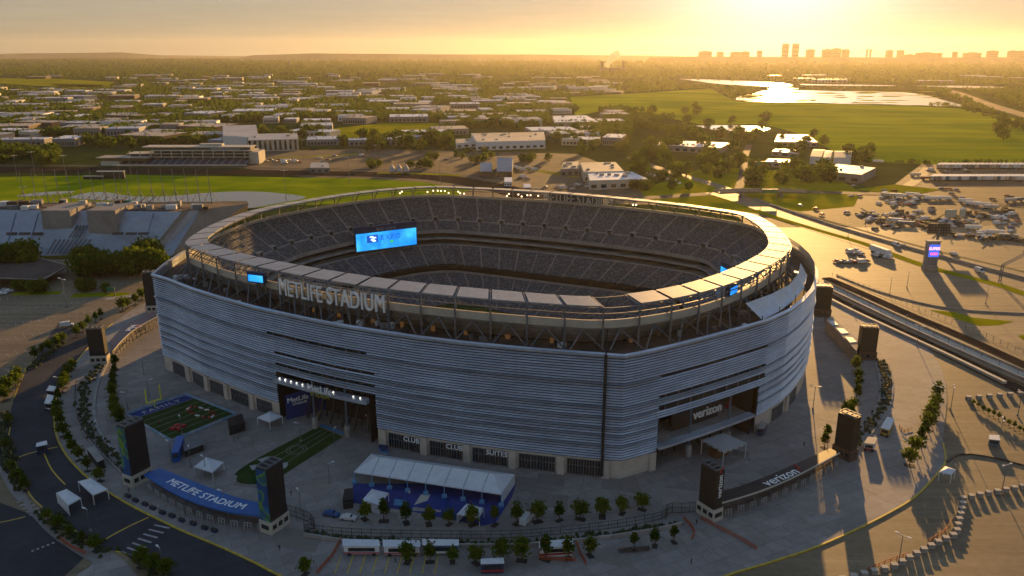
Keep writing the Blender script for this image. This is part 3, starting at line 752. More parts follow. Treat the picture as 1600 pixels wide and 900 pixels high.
# front walls, suite levels and fascias between the tiers
mb = MB()
def band(mb, d, z0, z1):
    for i in range(NR): mb.face([rp(i + 1, d, z0), rp(i, d, z0), rp(i, d, z1), rp(i + 1, d, z1)][::1])
def flat(mb, d0, d1, z):
    for i in range(NR): mb.face([rp(i, d0, z), rp(i + 1, d0, z), rp(i + 1, d1, z), rp(i, d1, z)])
band(mb, 22.55, 28.3, 30.2); flat(mb, 15, 22.55, 28.3)
mb.build('upper_tier_front', M['concrete'], ST)
for z0, z1 in ((25.3, 26.1), (22.0, 22.9)):
    s = MB(); band(s, 24.2 if z0 > 24 else 25.4, z0, z1); flat(s, 17, 24.2 if z0 > 24 else 25.4, z1 - .3); s.build('suite_fascia', M['concrete'], ST)
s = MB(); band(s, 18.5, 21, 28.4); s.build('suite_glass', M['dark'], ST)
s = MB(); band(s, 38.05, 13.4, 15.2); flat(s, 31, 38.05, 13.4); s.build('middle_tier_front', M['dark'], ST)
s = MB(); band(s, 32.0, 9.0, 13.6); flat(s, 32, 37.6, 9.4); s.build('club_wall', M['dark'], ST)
s = MB(); band(s, 37.6, 9.6, 11.6); s.build('ribbon_board', M['concrete'], ST)
s = MB(); s.face([rp(i, 62, 0.6) for i in range(0, NR, 4)]); s.build('playing_field', M['turf'], ST)
# plinth: closes the bowl above the ground behind the facade
s = MB()
for i in range(NR): s.face([rp(i, 6.5, 0.1), rp(i + 1, 6.5, 0.1), rp(i + 1, 6.5, 36.5), rp(i, 6.5, 36.5)])
s.build('bowl_core_wall', M['dark'], ST)

# lit lamps on the far rim
for u, v in ((625, 303), (628, 300.5), (668, 301), (677, 299), (684, 299), (689, 299.5), (695, 299.5), (701, 302.5), (716, 300.5), (719, 303), (725, 303.5), (792, 307), (795, 304), (810, 305), (815, 308), (824, 306), (829, 306), (841, 307), (989, 321), (994, 321)):
    i = min((k for k in range(NR) if ring[k][1] > 380), key=lambda k: abs(RU[k] - u)); p = rp(i, 1.5, 0)
    zz = zof(p[0], p[1], v); m_ = MB(); x = at(u, v, zz)[0]; m_.box((x, p[1], zz), (0.7, 0.35, 0.7)); m_.build('floodlight', M['bulb'], ST)
# far sign
far = [k for k in range(NR) if ring[k][1] > 380 and 845 < RU[k] < 960]; far.sort(key=lambda k: ring[k][0])
P = [rp(k, 0.8, 0)[:2] for k in far]
def far_map(u_mid, z):
    L = poly_len(P); b = min(range(len(P)), key=lambda k: abs(proj(*P[k], z)[0] - u_mid)); s0 = L[b]
    def fn(x, y, zz):
        px, py, tx, ty = point_on(P, L, s0 + x); return (px + ty * zz, py - tx * zz, z + y)
    return fn
mb = MB(); add_text(mb, 'METLIFE STADIUM', far_map(901, 44.5), size=6.8, depth=0.4, bold=0.11, xs=0.66, spacing=1.08); mb.build('roof_lettering', M['sign'], ST)
mb = MB()
for a_, b_ in zip(P[:-1], P[1:]):
    for zz in (43.4, 46.0, 48.6): mb.bar((a_[0], a_[1] + .6, zz), (b_[0], b_[1] + .6, zz), .25)
mb.build('sign_rails', M['brownblack'], ST)
mb = MB(); Pk = [q_ for q_ in P if 852 < proj(*q_, 46)[0] < 950]; mb.ribbon([(x, y + .9, 44.0) for x, y in Pk], [(x, y + .9, 49.3) for x, y in Pk]); mb.build('sign_backing', M['steel'], ST)
# near sign: built outwards
ns = [k for k in range(NR) if ring[k][1] < 300 and 400 < RU[k] < 640]; ns.sort(key=lambda k: ring[k][0])
P2_ = [rp(k, -1.6, 0)[:2] for k in ns]; L2_ = poly_len(P2_)
ua = min(range(len(P2_)), key=lambda k: abs(proj(*P2_[k], 45)[0] - 436)); ub = min(range(len(P2_)), key=lambda k: abs(proj(*P2_[k], 45)[0] - 599))
span = L2_[ub] - L2_[ua]; s0 = (L2_[ub] + L2_[ua]) / 2
V, Fc = text_faces('METLIFE STADIUM', size=8.1, depth=0.5, bold=0.16, spacing=1.05)
wx = max(v[0] for v in V) - min(v[0] for v in V); kx = span / wx
mb = MB()
for v in V:
    px, py, tx, ty = point_on(P2_, L2_, s0 + v[0] * kx); mb.v.append((px + ty * (v[2] + 1), py - tx * (v[2] + 1), 42.9 + v[1]))
for f in Fc: mb.f.append(f); mb.m.append(0)
mb.build('roof_lettering', M['sign'], ST)
mb = MB()
for (x, y) in P2_[ua:ub + 1]:
    mb.bar((x, y + .4, 36.4), (x, y + .4, 49.5), 0.25)
for a, b in zip(P2_[ua:ub], P2_[ua + 1:ub + 1]):
    for zz in (42.7, 45.6, 48.6): mb.bar((a[0], a[1] + .5, zz), (b[0], b[1] + .5, zz), 0.25)
mb.build('sign_frame', M['steel_blue'], ST)

# scoreboards
def screen_mat(name, a, b, es=1.0):
    m = bpy.data.materials.new(name); m.use_nodes = True; n = m.node_tree.nodes; l = m.node_tree.links; p = n['Principled BSDF']
    tc = n.new('ShaderNodeTexCoord'); nz = n.new('ShaderNodeTexNoise'); nz.inputs['Scale'].default_value = 0.16; nz.inputs['Detail'].default_value = 5
    mx = n.new('ShaderNodeMix'); mx.data_type = 'RGBA'; mx.inputs['A'].default_value = a + (1,); mx.inputs['B'].default_value = b + (1,)
    mr = n.new('ShaderNodeMapRange'); mr.inputs['From Min'].default_value = 0.4; mr.inputs['From Max'].default_value = 0.7
    l.new(tc.outputs['Object'], nz.inputs['Vector']); l.new(nz.outputs['Fac'], mr.inputs['Value']); l.new(mr.outputs['Result'], mx.inputs['Factor'])
    l.new(mx.outputs['Result'], p.inputs['Emission Color']); p.inputs['Emission Strength'].default_value = es; p.inputs['Base Color'].default_value = (0.02, 0.02, 0.02, 1)
    return m
M['screen'] = screen_mat('lit_blue_screen', (0.0, 0.17, 0.66), (0.04, 0.42, 0.78), 1.0)
M['screen_navy'] = mat('navy_screen_print', (0.01, 0.03, 0.15), 0.5, emit=(0.005, 0.05, 0.30), es=1)
M['screen_white'] = mat('white_screen_print', (0.8, 0.8, 0.8), 0.5, emit=(0.55, 0.75, 0.85), es=1)
M['screen_green'] = mat('green_screen_print', (0.05, 0.3, 0.02), 0.5, emit=(0.03, 0.35, 0.02), es=1)
def scoreboard(pa, pb, z0, z1, head, txt=True):
    """a screen between the plan points pa and pb, the writing on the side to its right-hand front"""
    A = Vector((pa[0], pa[1], 0)); B = Vector((pb[0], pb[1], 0)); X = (B - A).normalized(); N = Vector((X.y, -X.x, 0)); W = (B - A).length
    s = MB(); c = (A + B) / 2 - N * 0.9; s.box((c.x, c.y, z0 - .5), (W + 1, 1.5, z1 - z0 + head + .9), math.atan2(X.y, X.x)); root = s.build('scoreboard', M['navy'], ST)
    tag(root, 'wide lit scoreboard hanging in a corner of the seating bowl')
    f = lambda x, z, o: tuple(A + X * x + N * o + Vector((0, 0, z)))
    s = MB(); s.face([f(0, z0, 0), f(W, z0, 0), f(W, z1, 0), f(0, z1, 0)]); s.build('screen', M['screen'], root)
    for x in (2, W - 2):
        s = MB(); s.bar(f(x, z0, -2), f(x, z0 - 9, -6), 0.6); s.build('screen_support', M['steel'], root)
    if txt:
        Hh = z1 - z0
        s = MB(); add_text(s, 'EXPO', plane_map(f(W * .565, z0 + Hh * .52, .12), X, (0, 0, 1)), size=Hh * .40, depth=.05, bold=.06, spacing=1.35); s.build('screen_lettering', M['screen_navy'], root)
        s = MB(); s.face([f(W * .17, z0 + Hh * .42, .1), f(W * .355, z0 + Hh * .42, .1), f(W * .355, z0 + Hh * .86, .1), f(W * .17, z0 + Hh * .86, .1)]); s.build('screen_emblem', M['screen_navy'], root)
        s = MB()
        for cx, cy, q_ in ((.245, .76, .10), (.29, .70, .08), (.26, .60, .11), (.285, .52, .09)): s.face([f(W * (cx - .03), z0 + Hh * (cy - .04), .2), f(W * (cx + .03), z0 + Hh * (cy - .05), .2), f(W * (cx + .035), z0 + Hh * (cy + .03), .2), f(W * (cx - .02), z0 + Hh * (cy + .05), .2)])
        s.build('screen_emblem', M['screen_white'], root)
        s = MB(); s.face([f(W * .55, z0 + Hh * .30, .1), f(W * .61, z0 + Hh * .32, .1), f(W * .60, z0 + Hh * .45, .1), f(W * .555, z0 + Hh * .43, .1)]); s.build('screen_emblem', M['screen_green'], root)
        s = MB(); add_text(s, 'BUD LIGHT', plane_map(f(W * .5, z1 + head * .25, .15), X, (0, 0, 1)), size=head * .75, depth=.05, bold=.02); s.build('header_lettering', mat('grey_sign_letter', (0.28, 0.30, 0.36), 0.5), root)
    return root
def inward(x, y):
    ang = math.atan2(y - CEN[1], x - CEN[0]); k = min(range(NR), key=lambda q_: abs((math.atan2(ring[q_][1] - CEN[1], ring[q_][0] - CEN[0]) - ang + math.pi) % (2 * math.pi) - math.pi))
    return RD[k] - math.hypot(x - CEN[0], y - CEN[1])
zs = 20.0
while zs < 33 and min(inward(*at(557.5, 393.5, zs)), inward(*at(651, 381.5, zs))) < 24.5: zs += 0.25

pa, pb = at(557.5, 393.5, zs), at(651, 381.5, zs)
scoreboard(pa, pb, zs, (zof(*pa, 366) + zof(*pb, 356)) / 2, 2.8)
za = 27.0
def sb(u0, v0, u1, v1, z0, hh): return scoreboard(at(u0, v0, z0), at(u1, v1, z0), z0, z0 + hh, 2.0, False)
sb(1124, 447, 1163, 470, 24, 9)
scoreboard(at(388, 439, 45.6), at(411, 442, 45.6), 45.6, 48.0, .5, False)
scoreboard(at(1141, 462, 45.6), at(1152, 456, 45.6), 45.6, 48.0, .3, False)

# white tensile sails on the right-hand deck
def sail(ps):
    s = MB(); V3 = [Vector(p) for p in ps]; n = 8
    # sagging sheet over the quad
    G = []
    for r in range(n + 1):
        row = []
        for c in range(n + 1):
            x, y = c / n, r / n
            p = V3[0] * (1 - x) * (1 - y) + V3[1] * x * (1 - y) + V3[2] * x * y + V3[3] * (1 - x) * y
            p = p - Vector((0, 0, 1.6 * math.sin(math.pi * x) * math.sin(math.pi * y)))
            row.append(p)
        G.append(row)
    for r in range(n):
        for c in range(n): s.face([G[r][c], G[r][c + 1], G[r + 1][c + 1], G[r + 1][c]])
    o = s.build('sail_roof', M['whitefab'], ST, smooth=True)
    b = MB(); b.bar(V3[2], (V3[2].x, V3[2].y, 36.4), 0.25); b.bar(V3[3] + Vector((0, 0, 1.5)), (V3[3].x, V3[3].y, 36.4), 0.25); b.build('sail_mast', M['steel'], o)
def P3(u, v, z): x, y = at(u, v, z); return (x, y, z)
sail([P3(1165, 474, 43), P3(1206, 459, 43.5), P3(1218, 486, 39.5), P3(1191, 500, 38.6)])
sail([P3(1206, 459, 43.5), P3(1233, 445, 43.5), P3(1243, 467, 39.8), P3(1218, 486, 39.5)])
sail([P3(1233, 445, 43.5), P3(1247, 428, 44), P3(1257, 449, 40), P3(1243, 467, 39.8)])
sail([P3(1247, 428, 44), P3(1251, 411, 44), P3(1261, 430, 40), P3(1257, 449, 40)])
# lattice screen and bright rail at the right end
mb = MB()
ids = [i for i in range(NF) if FRONT[i] and 1258 < proj(*facade[i], RIM_Z)[0] and facade[i][1] > 285 or (facade[i][0] > 110 and 300 < facade[i][1] < 345)]
ids = sorted(set(ids), key=lambda i: facade[i][1])
for a_, b_ in zip(ids[:-1], ids[1:]):
    A, B = facade[a_], facade[b_]; zz = 42.5
    for k in (0, .33, .66): mb.bar((A[0] - .7 + (B[0] - A[0]) * k, A[1] + (B[1] - A[1]) * k, 37), (A[0] - .7 + (B[0] - A[0]) * k, A[1] + (B[1] - A[1]) * k, zz), 0.18)
    for z_ in (38.5, 40.0, 41.2, 42.4): mb.bar((A[0] - .7, A[1], z_), (B[0] - .7, B[1], z_), 0.18)
mb.build('lattice_screen', M['cream'], ST)

# ------------------------------------------------------------------ ground, roads, plaza
def sheet_obj(name, polys, z, m, label=None):
    mb = MB()
    for p in polys: mb.sheet(p, z)
    return structure(name, mb, m, label)
mb = MB()
K = 72
prev = None
for rad in (60, 700, 1500, 3000, 6000, 10000, 14200):
    cur = [(rad * math.sin(2 * math.pi * k / K), 300 + rad * math.cos(2 * math.pi * k / K), -0.6) for k in range(K)]
    if prev is None: mb.face(cur[::-1])
    else:
        for k in range(K): mb.face([prev[k], prev[(k + 1) % K], cur[(k + 1) % K], cur[k]][::-1])
    prev = cur
structure('ground', mb, M['land'], 'flat green and brown land reaching to the horizon')
# big asphalt apron under everything near
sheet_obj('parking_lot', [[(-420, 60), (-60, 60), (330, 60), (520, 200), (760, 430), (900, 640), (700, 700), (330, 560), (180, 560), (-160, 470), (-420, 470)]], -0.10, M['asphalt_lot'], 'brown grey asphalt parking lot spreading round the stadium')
# asphalt in front-left: the ring road
def outer_kerb():
    px = [(232, 470), (180, 500), (140, 540), (112, 575), (95, 605), (84, 633), (84, 657), (88, 683), (100, 707), (117, 728), (137, 747), (167, 768), (207, 792), (250, 813), (287, 831), (317, 843), (350, 857), (400, 880), (430, 897), (520, 935), (700, 975), (900, 985), (1050, 935), (1137, 898), (1177, 887), (1200, 880), (1267, 859), (1340, 827), (1387, 803), (1427, 780), (1447, 760), (1467, 738), (1480, 720), (1472, 690), (1478, 650), (1480, 610), (1470, 570), (1440, 530), (1400, 500), (1340, 470), (1290, 440)]
    return px
KERB = smooth_open(ATS(outer_kerb()), 2)
plaza_poly = KERB + [(170, 420), (60, 470), (-120, 470), (-190, 420)]
mb = MB(); mb.prism(plaza_poly, -0.15, 0.10)
M['plaza'] = slab_mat('plaza_concrete', (0.255, 0.23, 0.205), 7.0)
structure('plaza', mb, M['plaza'], 'grey concrete plaza surrounding the stadium')
# expansion joints of the plaza
mb = MB(); rnd = random.Random(3)
for k in range(0):
    r0 = 1.03 + 0.05 * k
    pts = []
    for i in range(0, NF, 3):
        x = CEN[0] + (facade[i][0] - CEN[0]) * r0; y = CEN[1] + (facade[i][1] - CEN[1]) * r0
        if y < 300 and abs(x) < 175: pts.append((x, y))
    if len(pts) > 3:
        pts.sort(key=lambda p: math.atan2(p[1] - CEN[1], p[0] - CEN[0]))
        for a, b in zip(pts[:-1], pts[1:]):
            if math.hypot(a[0] - b[0], a[1] - b[1]) < 30: path_ribbon(mb, [a, b], 0.16, 0.112)
for i in range(0, NF, 5):
    if facade[i][1] < 300:
        a = facade[i]; n = FN[i]; path_ribbon(mb, [(a[0] + n[0] * 2, a[1] + n[1] * 2), (a[0] + n[0] * 46, a[1] + n[1] * 46)], 0.16, 0.112)
structure('paving_joints', mb, mat('dark_joint', (0.155, 0.14, 0.125), 0.9), 'dark joint lines between the plaza slabs')
# lighter / darker slab patches
mb = MB(); mb2 = MB()
for k in range(46):
    u = rnd.uniform(120, 1300); v = rnd.uniform(690, 890); x, y = at(u, v); s = rnd.uniform(2, 6)
    if not all(inpoly((x + a_, y + b_), plaza_poly) for a_ in (-9, 9) for b_ in (-9, 9)): continue
    (mb if k % 2 else mb2).sheet([(x - s, y - s * .5), (x + s, y - s), (x + s * 1.1, y + s * .6), (x - s * .8, y + s)], 0.105 + k * 0.0001)
structure('light_paving', mb, mat('pale_slab', (0.265, 0.235, 0.20), 0.85, var=.1, scale=.2), 'slightly paler concrete slabs')
structure('dark_paving', mb2, mat('stained_slab', (0.20, 0.175, 0.15), 0.85, var=.1, scale=.2), 'slightly darker stained slabs')

# kerb stones with yellow paint
front = [p for p in KERB]
mb = MB(); path_wall(mb, offset(front[6:-30], 0), 0.5, -0.1, 0.22)
structure('kerb', mb, M['yellow'], 'yellow painted kerb curving along the plaza edge')
# road in front left (dark)
road_in = [p for p in ATS([(150, 530), (112, 575), (95, 605), (83, 633), (84, 657), (88, 683), (100, 707), (117, 728), (137, 747), (167, 768), (207, 792), (250, 813), (287, 831), (350, 857), (430, 897), (520, 935)])]
road_out = ATS([(95, 500), (40, 575), (22, 620), (12, 660), (10, 700), (25, 735), (42, 765), (67, 795), (110, 828), (150, 850), (200, 868), (260, 905), (300, 935)])
RI = resample(smooth_open(road_in, 1), n=40); RO = resample(smooth_open(road_out, 1), n=40)
mb = MB(); mb.ribbon([(x, y, -0.06) for x, y in RO], [(x, y, -0.06) for x, y in RI])
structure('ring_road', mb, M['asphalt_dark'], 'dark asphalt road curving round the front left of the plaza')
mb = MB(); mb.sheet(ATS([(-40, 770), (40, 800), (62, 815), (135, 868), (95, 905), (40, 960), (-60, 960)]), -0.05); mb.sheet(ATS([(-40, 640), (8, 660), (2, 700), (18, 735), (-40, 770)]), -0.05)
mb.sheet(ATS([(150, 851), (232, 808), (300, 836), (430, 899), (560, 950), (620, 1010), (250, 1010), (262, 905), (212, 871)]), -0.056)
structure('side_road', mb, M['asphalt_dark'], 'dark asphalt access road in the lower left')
# footpaths
mb = MB(); mb.prism(smooth_open(ATS([(-10, 735), (0, 740), (22, 780), (40, 785), (36, 790), (45, 800), (75, 835), (130, 872), (150, 880), (110, 905), (150, 960), (260, 960), (215, 900), (190, 870), (150, 858), (105, 845), (70, 820), (48, 792), (42, 772), (20, 752), (-10, 715)]), 1), -0.15, 0.06)
structure('footpath', mb, M['plaza'], 'pale footpath along the planted strip in the lower left')
# yellow centre and edge lines, crossings
mb = MB()
for px, w in (([(18, 655), (12, 690), (28, 735), (40, 760), (50, 778), (66, 792)], .35), ([(22, 622), (30, 600), (42, 575), (60, 553)], .35), ([(20, 717), (52, 706), (90, 698)], .5), ([(68, 706), (78, 730), (90, 745), (102, 757)], .4),
              ([(158, 846), (195, 825), (232, 808)], .5), ([(68, 795), (100, 820), (135, 838), (160, 845)], .35), ([(0, 816), (20, 812), (40, 807)], .4), ([(180, 860), (208, 870)], .5)):
    path_ribbon(mb, smooth_open(ATS(px), 1), w, -0.03)
mb2 = MB()
for k in range(9):
    a = at(537 + k * 14.2, 895 + k * .2); b = at(547 + k * 13.6, 870)
    path_ribbon(mb, [at(523 + k * 19.5, 897), at(533 + k * 19.0, 868)], 0.28, 0.125)
structure('yellow_marking', mb, M['yellow'], 'yellow paint lines on roads and parking bays')
for k in range(5): path_ribbon(mb2, [at(26 + k * 5, 785 + k * 5), at(42 + k * 6, 778 + k * 5.2)], 0.6, -0.03)
for k in range(7): path_ribbon(mb2, [at(190 + k * 8.5, 862 - k * 7), at(208 + k * 9.5, 870 - k * 7.5)], 0.6, -0.03)
for k in range(5): path_ribbon(mb2, [at(49 + k * 8, 861 - k * 3), at(53 + k * 8, 860 - k * 3.2)], 0.8, -0.03)
rows_px = [((0, 470), (240, 440)), ((0, 490), (235, 458)), ((0, 512), (200, 480)), ((0, 535), (150, 505)), ((0, 560), (110, 535)), ((0, 585), (60, 568))]
for (a, b) in rows_px:
    A, B = at(*a), at(*b); n = int(math.hypot(B[0] - A[0], B[1] - A[1]) / 3.0)
    dx, dy = (B[0] - A[0]) / n, (B[1] - A[1]) / n; L = math.hypot(dx, dy)
    for k in range(n):
        x, y = A[0] + dx * k, A[1] + dy * k; path_ribbon(mb2, [(x, y), (x - dy / L * 5, y + dx / L * 5)], 0.16, -0.085)
# bays in the right-hand lot: rows run with the highway
for r in range(34):
    A = at(1300 + r * 3, 345 + r * 14.5); 
rowdir = Vector(at(1395, 400)) - Vector(at(1240, 345)); rowdir.normalize(); nd = Vector((rowdir.y, -rowdir.x))
o0 = Vector(at(1250, 385))
for r in range(22):
    s = o0 + nd * (9 + r * 15.0)
    for k in range(-14, 60):
        p = s + rowdir * (k * 2.8)
        u, v = proj(p.x, p.y)
        if not (1290 < u < 1640 and 380 < v < 930): continue
        if u < 1480 and 430 < v < 830 and (u - 1280) < (v - 300) * 0.9 + 60 and v > 0.62 * (u - 1280) + 455: continue
        path_ribbon(mb2, [(p.x, p.y), (p.x + nd.x * 5, p.y + nd.y * 5)], 0.13, -0.085)
structure('white_marking', mb2, M['whitepaint'], 'white crossing stripes and parking bay lines')

# planted ditches / hedges as things
def hedge(label, px, w, hgt_, z=0.1, group='planted strips along the plaza'):
    pts = resample(smooth_open(ATS(px), 2), step=1.6); rn = random.Random(len(px) * 7 + int(px[0][0]))
    mb = MB()
    for p in pts:
        for k in range(max(1, int(w / 1.3))):
            o = rn.uniform(-w / 2, w / 2); a = rn.uniform(0, 6.28); s = rn.uniform(0.8, 1.5)
            mb.box((p[0] + math.cos(a) * o, p[1] + math.sin(a) * o, z), (s, s * .8, hgt_ * rn.uniform(.6, 1.1)), a, 0.55)
    root = mb.build('hedge', M['hedge']); tag(root, label, 'hedge', group)
    return root
hedge('long dark planted strip curving along the inner left footpath', [(168, 560), (155, 575), (140, 592), (130, 612), (128, 633), (133, 655), (140, 669), (160, 695), (180, 714), (203, 736)], 5, 0.9)
hedge('dark hedge along the fence below the row of plaza trees', [(476, 834), (533, 842), (633, 848), (800, 850), (900, 841), (967, 833), (1040, 821), (1064, 816)], 2.6, 0.9)
hedge('dark planted strip curving beside the far right footpath', [(1376, 565), (1385, 590), (1386, 612), (1381, 632), (1362, 662), (1335, 693)], 4.5, 0.9)
hedge('planted strip with shrubs beside the lower left crossing', [(68, 800), (95, 825), (130, 843), (165, 862)], 6, 1.0)
hedge('dark shrubs on the left edge beside the ring road', [(8, 650), (5, 690), (15, 730), (35, 765)], 5, 1.6)
hedge('planted strip along the footpath on the upper left', [(50, 575), (75, 553), (100, 535)], 5, 1.0)
hedge('dark shrubs at the bottom edge beside the access road', [(215, 875), (240, 895), (262, 905)], 4, 1.4)
# footpath kerb lines along the ditch
mb = MB()
for px, w in (([(170, 563), (152, 600), (146, 640), (152, 672), (172, 700), (205, 727)], .8), ([(120, 600), (117, 640), (126, 670), (150, 702), (190, 740)], .5), ([(1368, 568), (1377, 600), (1372, 640), (1340, 680)], .5), ([(1390, 570), (1397, 610), (1388, 645), (1345, 700)], .5)):
    path_wall(mb, resample(smooth_open(ATS(px), 2), step=4), w, 0.1, 0.45)
structure('low_kerb', mb, M['concrete'], 'low concrete kerbs edging the planted strips')

# ------------------------------------------------------------------ low retaining wall and fences
def fence(label, px, hgt_=2.4, step=2.6, m=None, panel=True, group=None, base=0.1, rails=3):
    pts = resample(smooth_open(ATS(px), 2), step=step)
    r = MB()
    for p in pts: r.bar((p[0], p[1], base), (p[0], p[1], base + hgt_), 0.14)
    for a, b in zip(pts[:-1], pts[1:]):
        for k in range(rails): zz = base + 0.15 + (hgt_ - 0.25) * k / (rails - 1); r.bar((a[0], a[1], zz), (b[0], b[1], zz), 0.09)
        if panel:
            for q_ in range(1, 6): f = q_ / 6; r.bar((a[0] + (b[0] - a[0]) * f, a[1] + (b[1] - a[1]) * f, base), (a[0] + (b[0] - a[0]) * f, a[1] + (b[1] - a[1]) * f, base + hgt_), 0.05)
    root = r.build('fence', m or M['black']); tag(root, label, 'fence', group)
    return root
fence('black steel fence along the hedge below the plaza trees', [(476, 831), (533, 838), (633, 841), (800, 843), (900, 833), (967, 825), (1036, 812), (1042, 806)])
fence('black steel fence from the second pylon to the hedge corner', [(450, 805), (475, 812), (498, 826), (476, 831)], 3.2)
fence('black steel fence beside the brown pylon with white lettering', [(1040, 812), (1041, 800), (1060, 803), (1090, 800)], 3.2)
fence('thin dark fence round the planted strip on the left', [(120, 600), (117, 640), (126, 670), (150, 702), (195, 742)], 1.8, panel=False)
def wallobj(name, label, px, w, z0, z1, m, step=4):
    mb = MB(); path_wall(mb, resample(smooth_open(ATS(px), 2), step=step), w, z0, z1)
    return tag(mb.build(name, m), label, 'wall')
wallobj('retaining_wall', 'low pale concrete wall below the hedge at the front', [(474, 838), (533, 848), (633, 855), (800, 856), (900, 848), (967, 840), (1040, 828), (1066, 820)], 0.5, 0, 1.1, M['concrete'])
for lab, px in (('orange plastic barrier running to the bottom edge left of the trailers', [(533, 845), (520, 870), (495, 898)]),
                ('orange barrier curving beside the three lower trees', [(1068, 812), (1078, 822), (1086, 836), (1080, 845)]),
                ('orange barrier line in front of the brown pylon', [(1095, 812), (1125, 828), (1160, 846), (1183, 860)]),
                ('orange barrier by the lower tree row', [(900, 850), (908, 870), (916, 885)]),
                ('orange barrier around the lower tree pit', [(845, 852), (842, 875), (900, 878)]),
                ('orange and white barrier at the lower left crossing', [(95, 845), (112, 857), (135, 868)])):
    pts = resample(ATS(px), step=1.8); mb = MB()
    for a, b in zip(pts[:-1], pts[1:]):
        mb.bar((a[0], a[1], .1), (a[0], a[1], 1.2), 0.12)
        for zz in (0.35, .75, 1.15): mb.bar((a[0], a[1], zz), (b[0], b[1], zz), 0.14)
    tag(mb.build('barrier', M['orange']), lab, 'barrier', 'orange barriers')

# ------------------------------------------------------------------ pylons and gate canopies
def pylon(label, base_px, cdir, m_side, m_front, wide=3.6, deep=6.9, top=21.0, gaudy=False, word=None, zb=3.6, booth=None):
    x, y = at(*base_px); c = Vector((cdir[0], cdir[1], 0)).normalized(); n = Vector((c.y, -c.x, 0))
    if n.dot(Vector((x - CEN[0], y - CEN[1], 0))) < 0: n = -n
    rot = math.atan2(c.y, c.x); root = thing('pylon', label, 'pylon', (x, y, 0), 0, 'tall dark pylons at the gates')
    s = MB(); s.box((x, y, 0.1), (wide + .6, deep + .8, zb), rot); b = s.build('ticket_booth', M['brick'] if booth else M['cream'], root)
    for k in (-1, 0, 1):
        w = MB(); o = Vector((x, y, 0)) + c * (wide / 2 + .33) * (1 if c.y < 0 or True else -1) + n * (k * 2.1)
        for sg in (1, -1):
            o = Vector((x, y, 0)) + c * (wide / 2 + .34) * sg + n * (k * 2.1); w.box((o.x, o.y, 1.4), (.06, 1.4, 1.3), rot)
        w.build('booth_window', M['glass'], b)
    w = MB(); o = Vector((x, y, 0)) + n * (deep / 2 + .44)
    w.box((o.x, o.y, 1.4), (2.6, .06, 1.3), rot); w.build('booth_window', M['glass'], b)
    s = MB(); s.box((x, y, zb), (wide, deep, top - zb), rot); body = s.build('tower_body', m_side, root)
    # ribs
    s = MB()
    for k in range(9):
        zz = zb + .3 + (top - zb - .6) * k / 8; s.box((x, y, zz), (wide + .12, deep + .12, .10), rot)
    s.build('cladding_ribs', m_side, body)
    s = MB()
    for k in (-1, -.33, .33, 1):
        a = Vector((x, y, top)) + n * k * deep * .45; s.bar(a - c * wide * .5 + Vector((0, 0, .5)), a + c * wide * .5 + Vector((0, 0, .5)), .3)
        s.bar(a, a + Vector((0, 0, .6)), .25)
    for sg in (-1, 1): s.bar(Vector((x, y, top + .55)) - n * deep * .45 + c * sg * wide * .45, Vector((x, y, top + .55)) + n * deep * .45 + c * sg * wide * .45, .25)
    s.build('top_frame', M['steel'], root)
    f = lambda a, z_, o_: tuple(Vector((x, y, 0)) + n * (deep / 2 + .08 + o_) + c * a + Vector((0, 0, z_)))
    if m_front:
        s = MB(); s.face([f(-wide / 2, zb + .1, 0), f(wide / 2, zb + .1, 0), f(wide / 2, top - .1, 0), f(-wide / 2, top - .1, 0)]); fr = s.build('banner', m_front, root)
        tag(fr, 'banner with blue and lime shapes')
    if word:
        s = MB(); s.mi = 0
        X = Vector((0, 0, 1)); Y = -c if True else c
        # reading upwards
        Zd = n; Y = Zd.cross(X)
        o = Vector((x, y, zb + (top - zb) * .60)) + n * (deep / 2 + .15)
        V, Fc = text_faces(word, size=2.3, depth=.05, bold=.05); i0 = len(s.v)
        for v in V: s.v.append(tuple(o + X * v[0] + Y * (v[1] - .8) + Zd * v[2]))
        for q_ in Fc: s.f.append(tuple(i0 + a for a in q_)); s.m.append(0)
        s.build('banner_lettering', M['sign'], root)
        s = MB(); o2 = o + X * 4.0; s.bar(o2 - Y * .3, o2 + Y * .5 + X * .5, .3); s.bar(o2 + Y * .5 + X * .5, o2 - Y * .9 + X * 1.5, .3); s.build('red_tick_mark', M['red'], root)
    return root
def banner_mat():
    m = bpy.data.materials.new('blue_lime_banner'); m.use_nodes = True; n = m.node_tree.nodes; l = m.node_tree.links; b = n['Principled BSDF']
    tc = n.new('ShaderNodeTexCoord'); nz = n.new('ShaderNodeTexNoise'); nz.inputs['Scale'].default_value = 0.28; nz.inputs['Detail'].default_value = 1
    cr = n.new('ShaderNodeValToRGB'); cr.color_ramp.interpolation = 'CONSTANT'; e = cr.color_ramp.elements
    e[0].position = 0; e[0].color = (0.01, 0.07, 0.22, 1); e[1].position = .47; e[1].color = (0.02, 0.16, 0.36, 1)
    for p, c in ((.53, (0.16, 0.30, 0.03, 1)), (.60, (0.03, 0.14, 0.12, 1)), (.68, (0.02, 0.10, 0.3, 1))): q_ = cr.color_ramp.elements.new(p); q_.color = c
    l.new(tc.outputs['Object'], nz.inputs['Vector']); l.new(nz.outputs['Fac'], cr.inputs[0]); l.new(cr.outputs[0], b.inputs['Base Color'])
    return m
M['banner'] = banner_mat()
cdA = (47, -25); cdB = (50, 31)
pylon('dark pylon with blue and lime banner at the left end of the blue canopy', (217, 752), cdA, M['black'], M['banner'], top=19.0, deep=6.4)
pylon('dark pylon with blue and lime banner at the right end of the blue canopy', (430, 824), cdA, M['black'], M['banner'], top=18.8, deep=6.0)
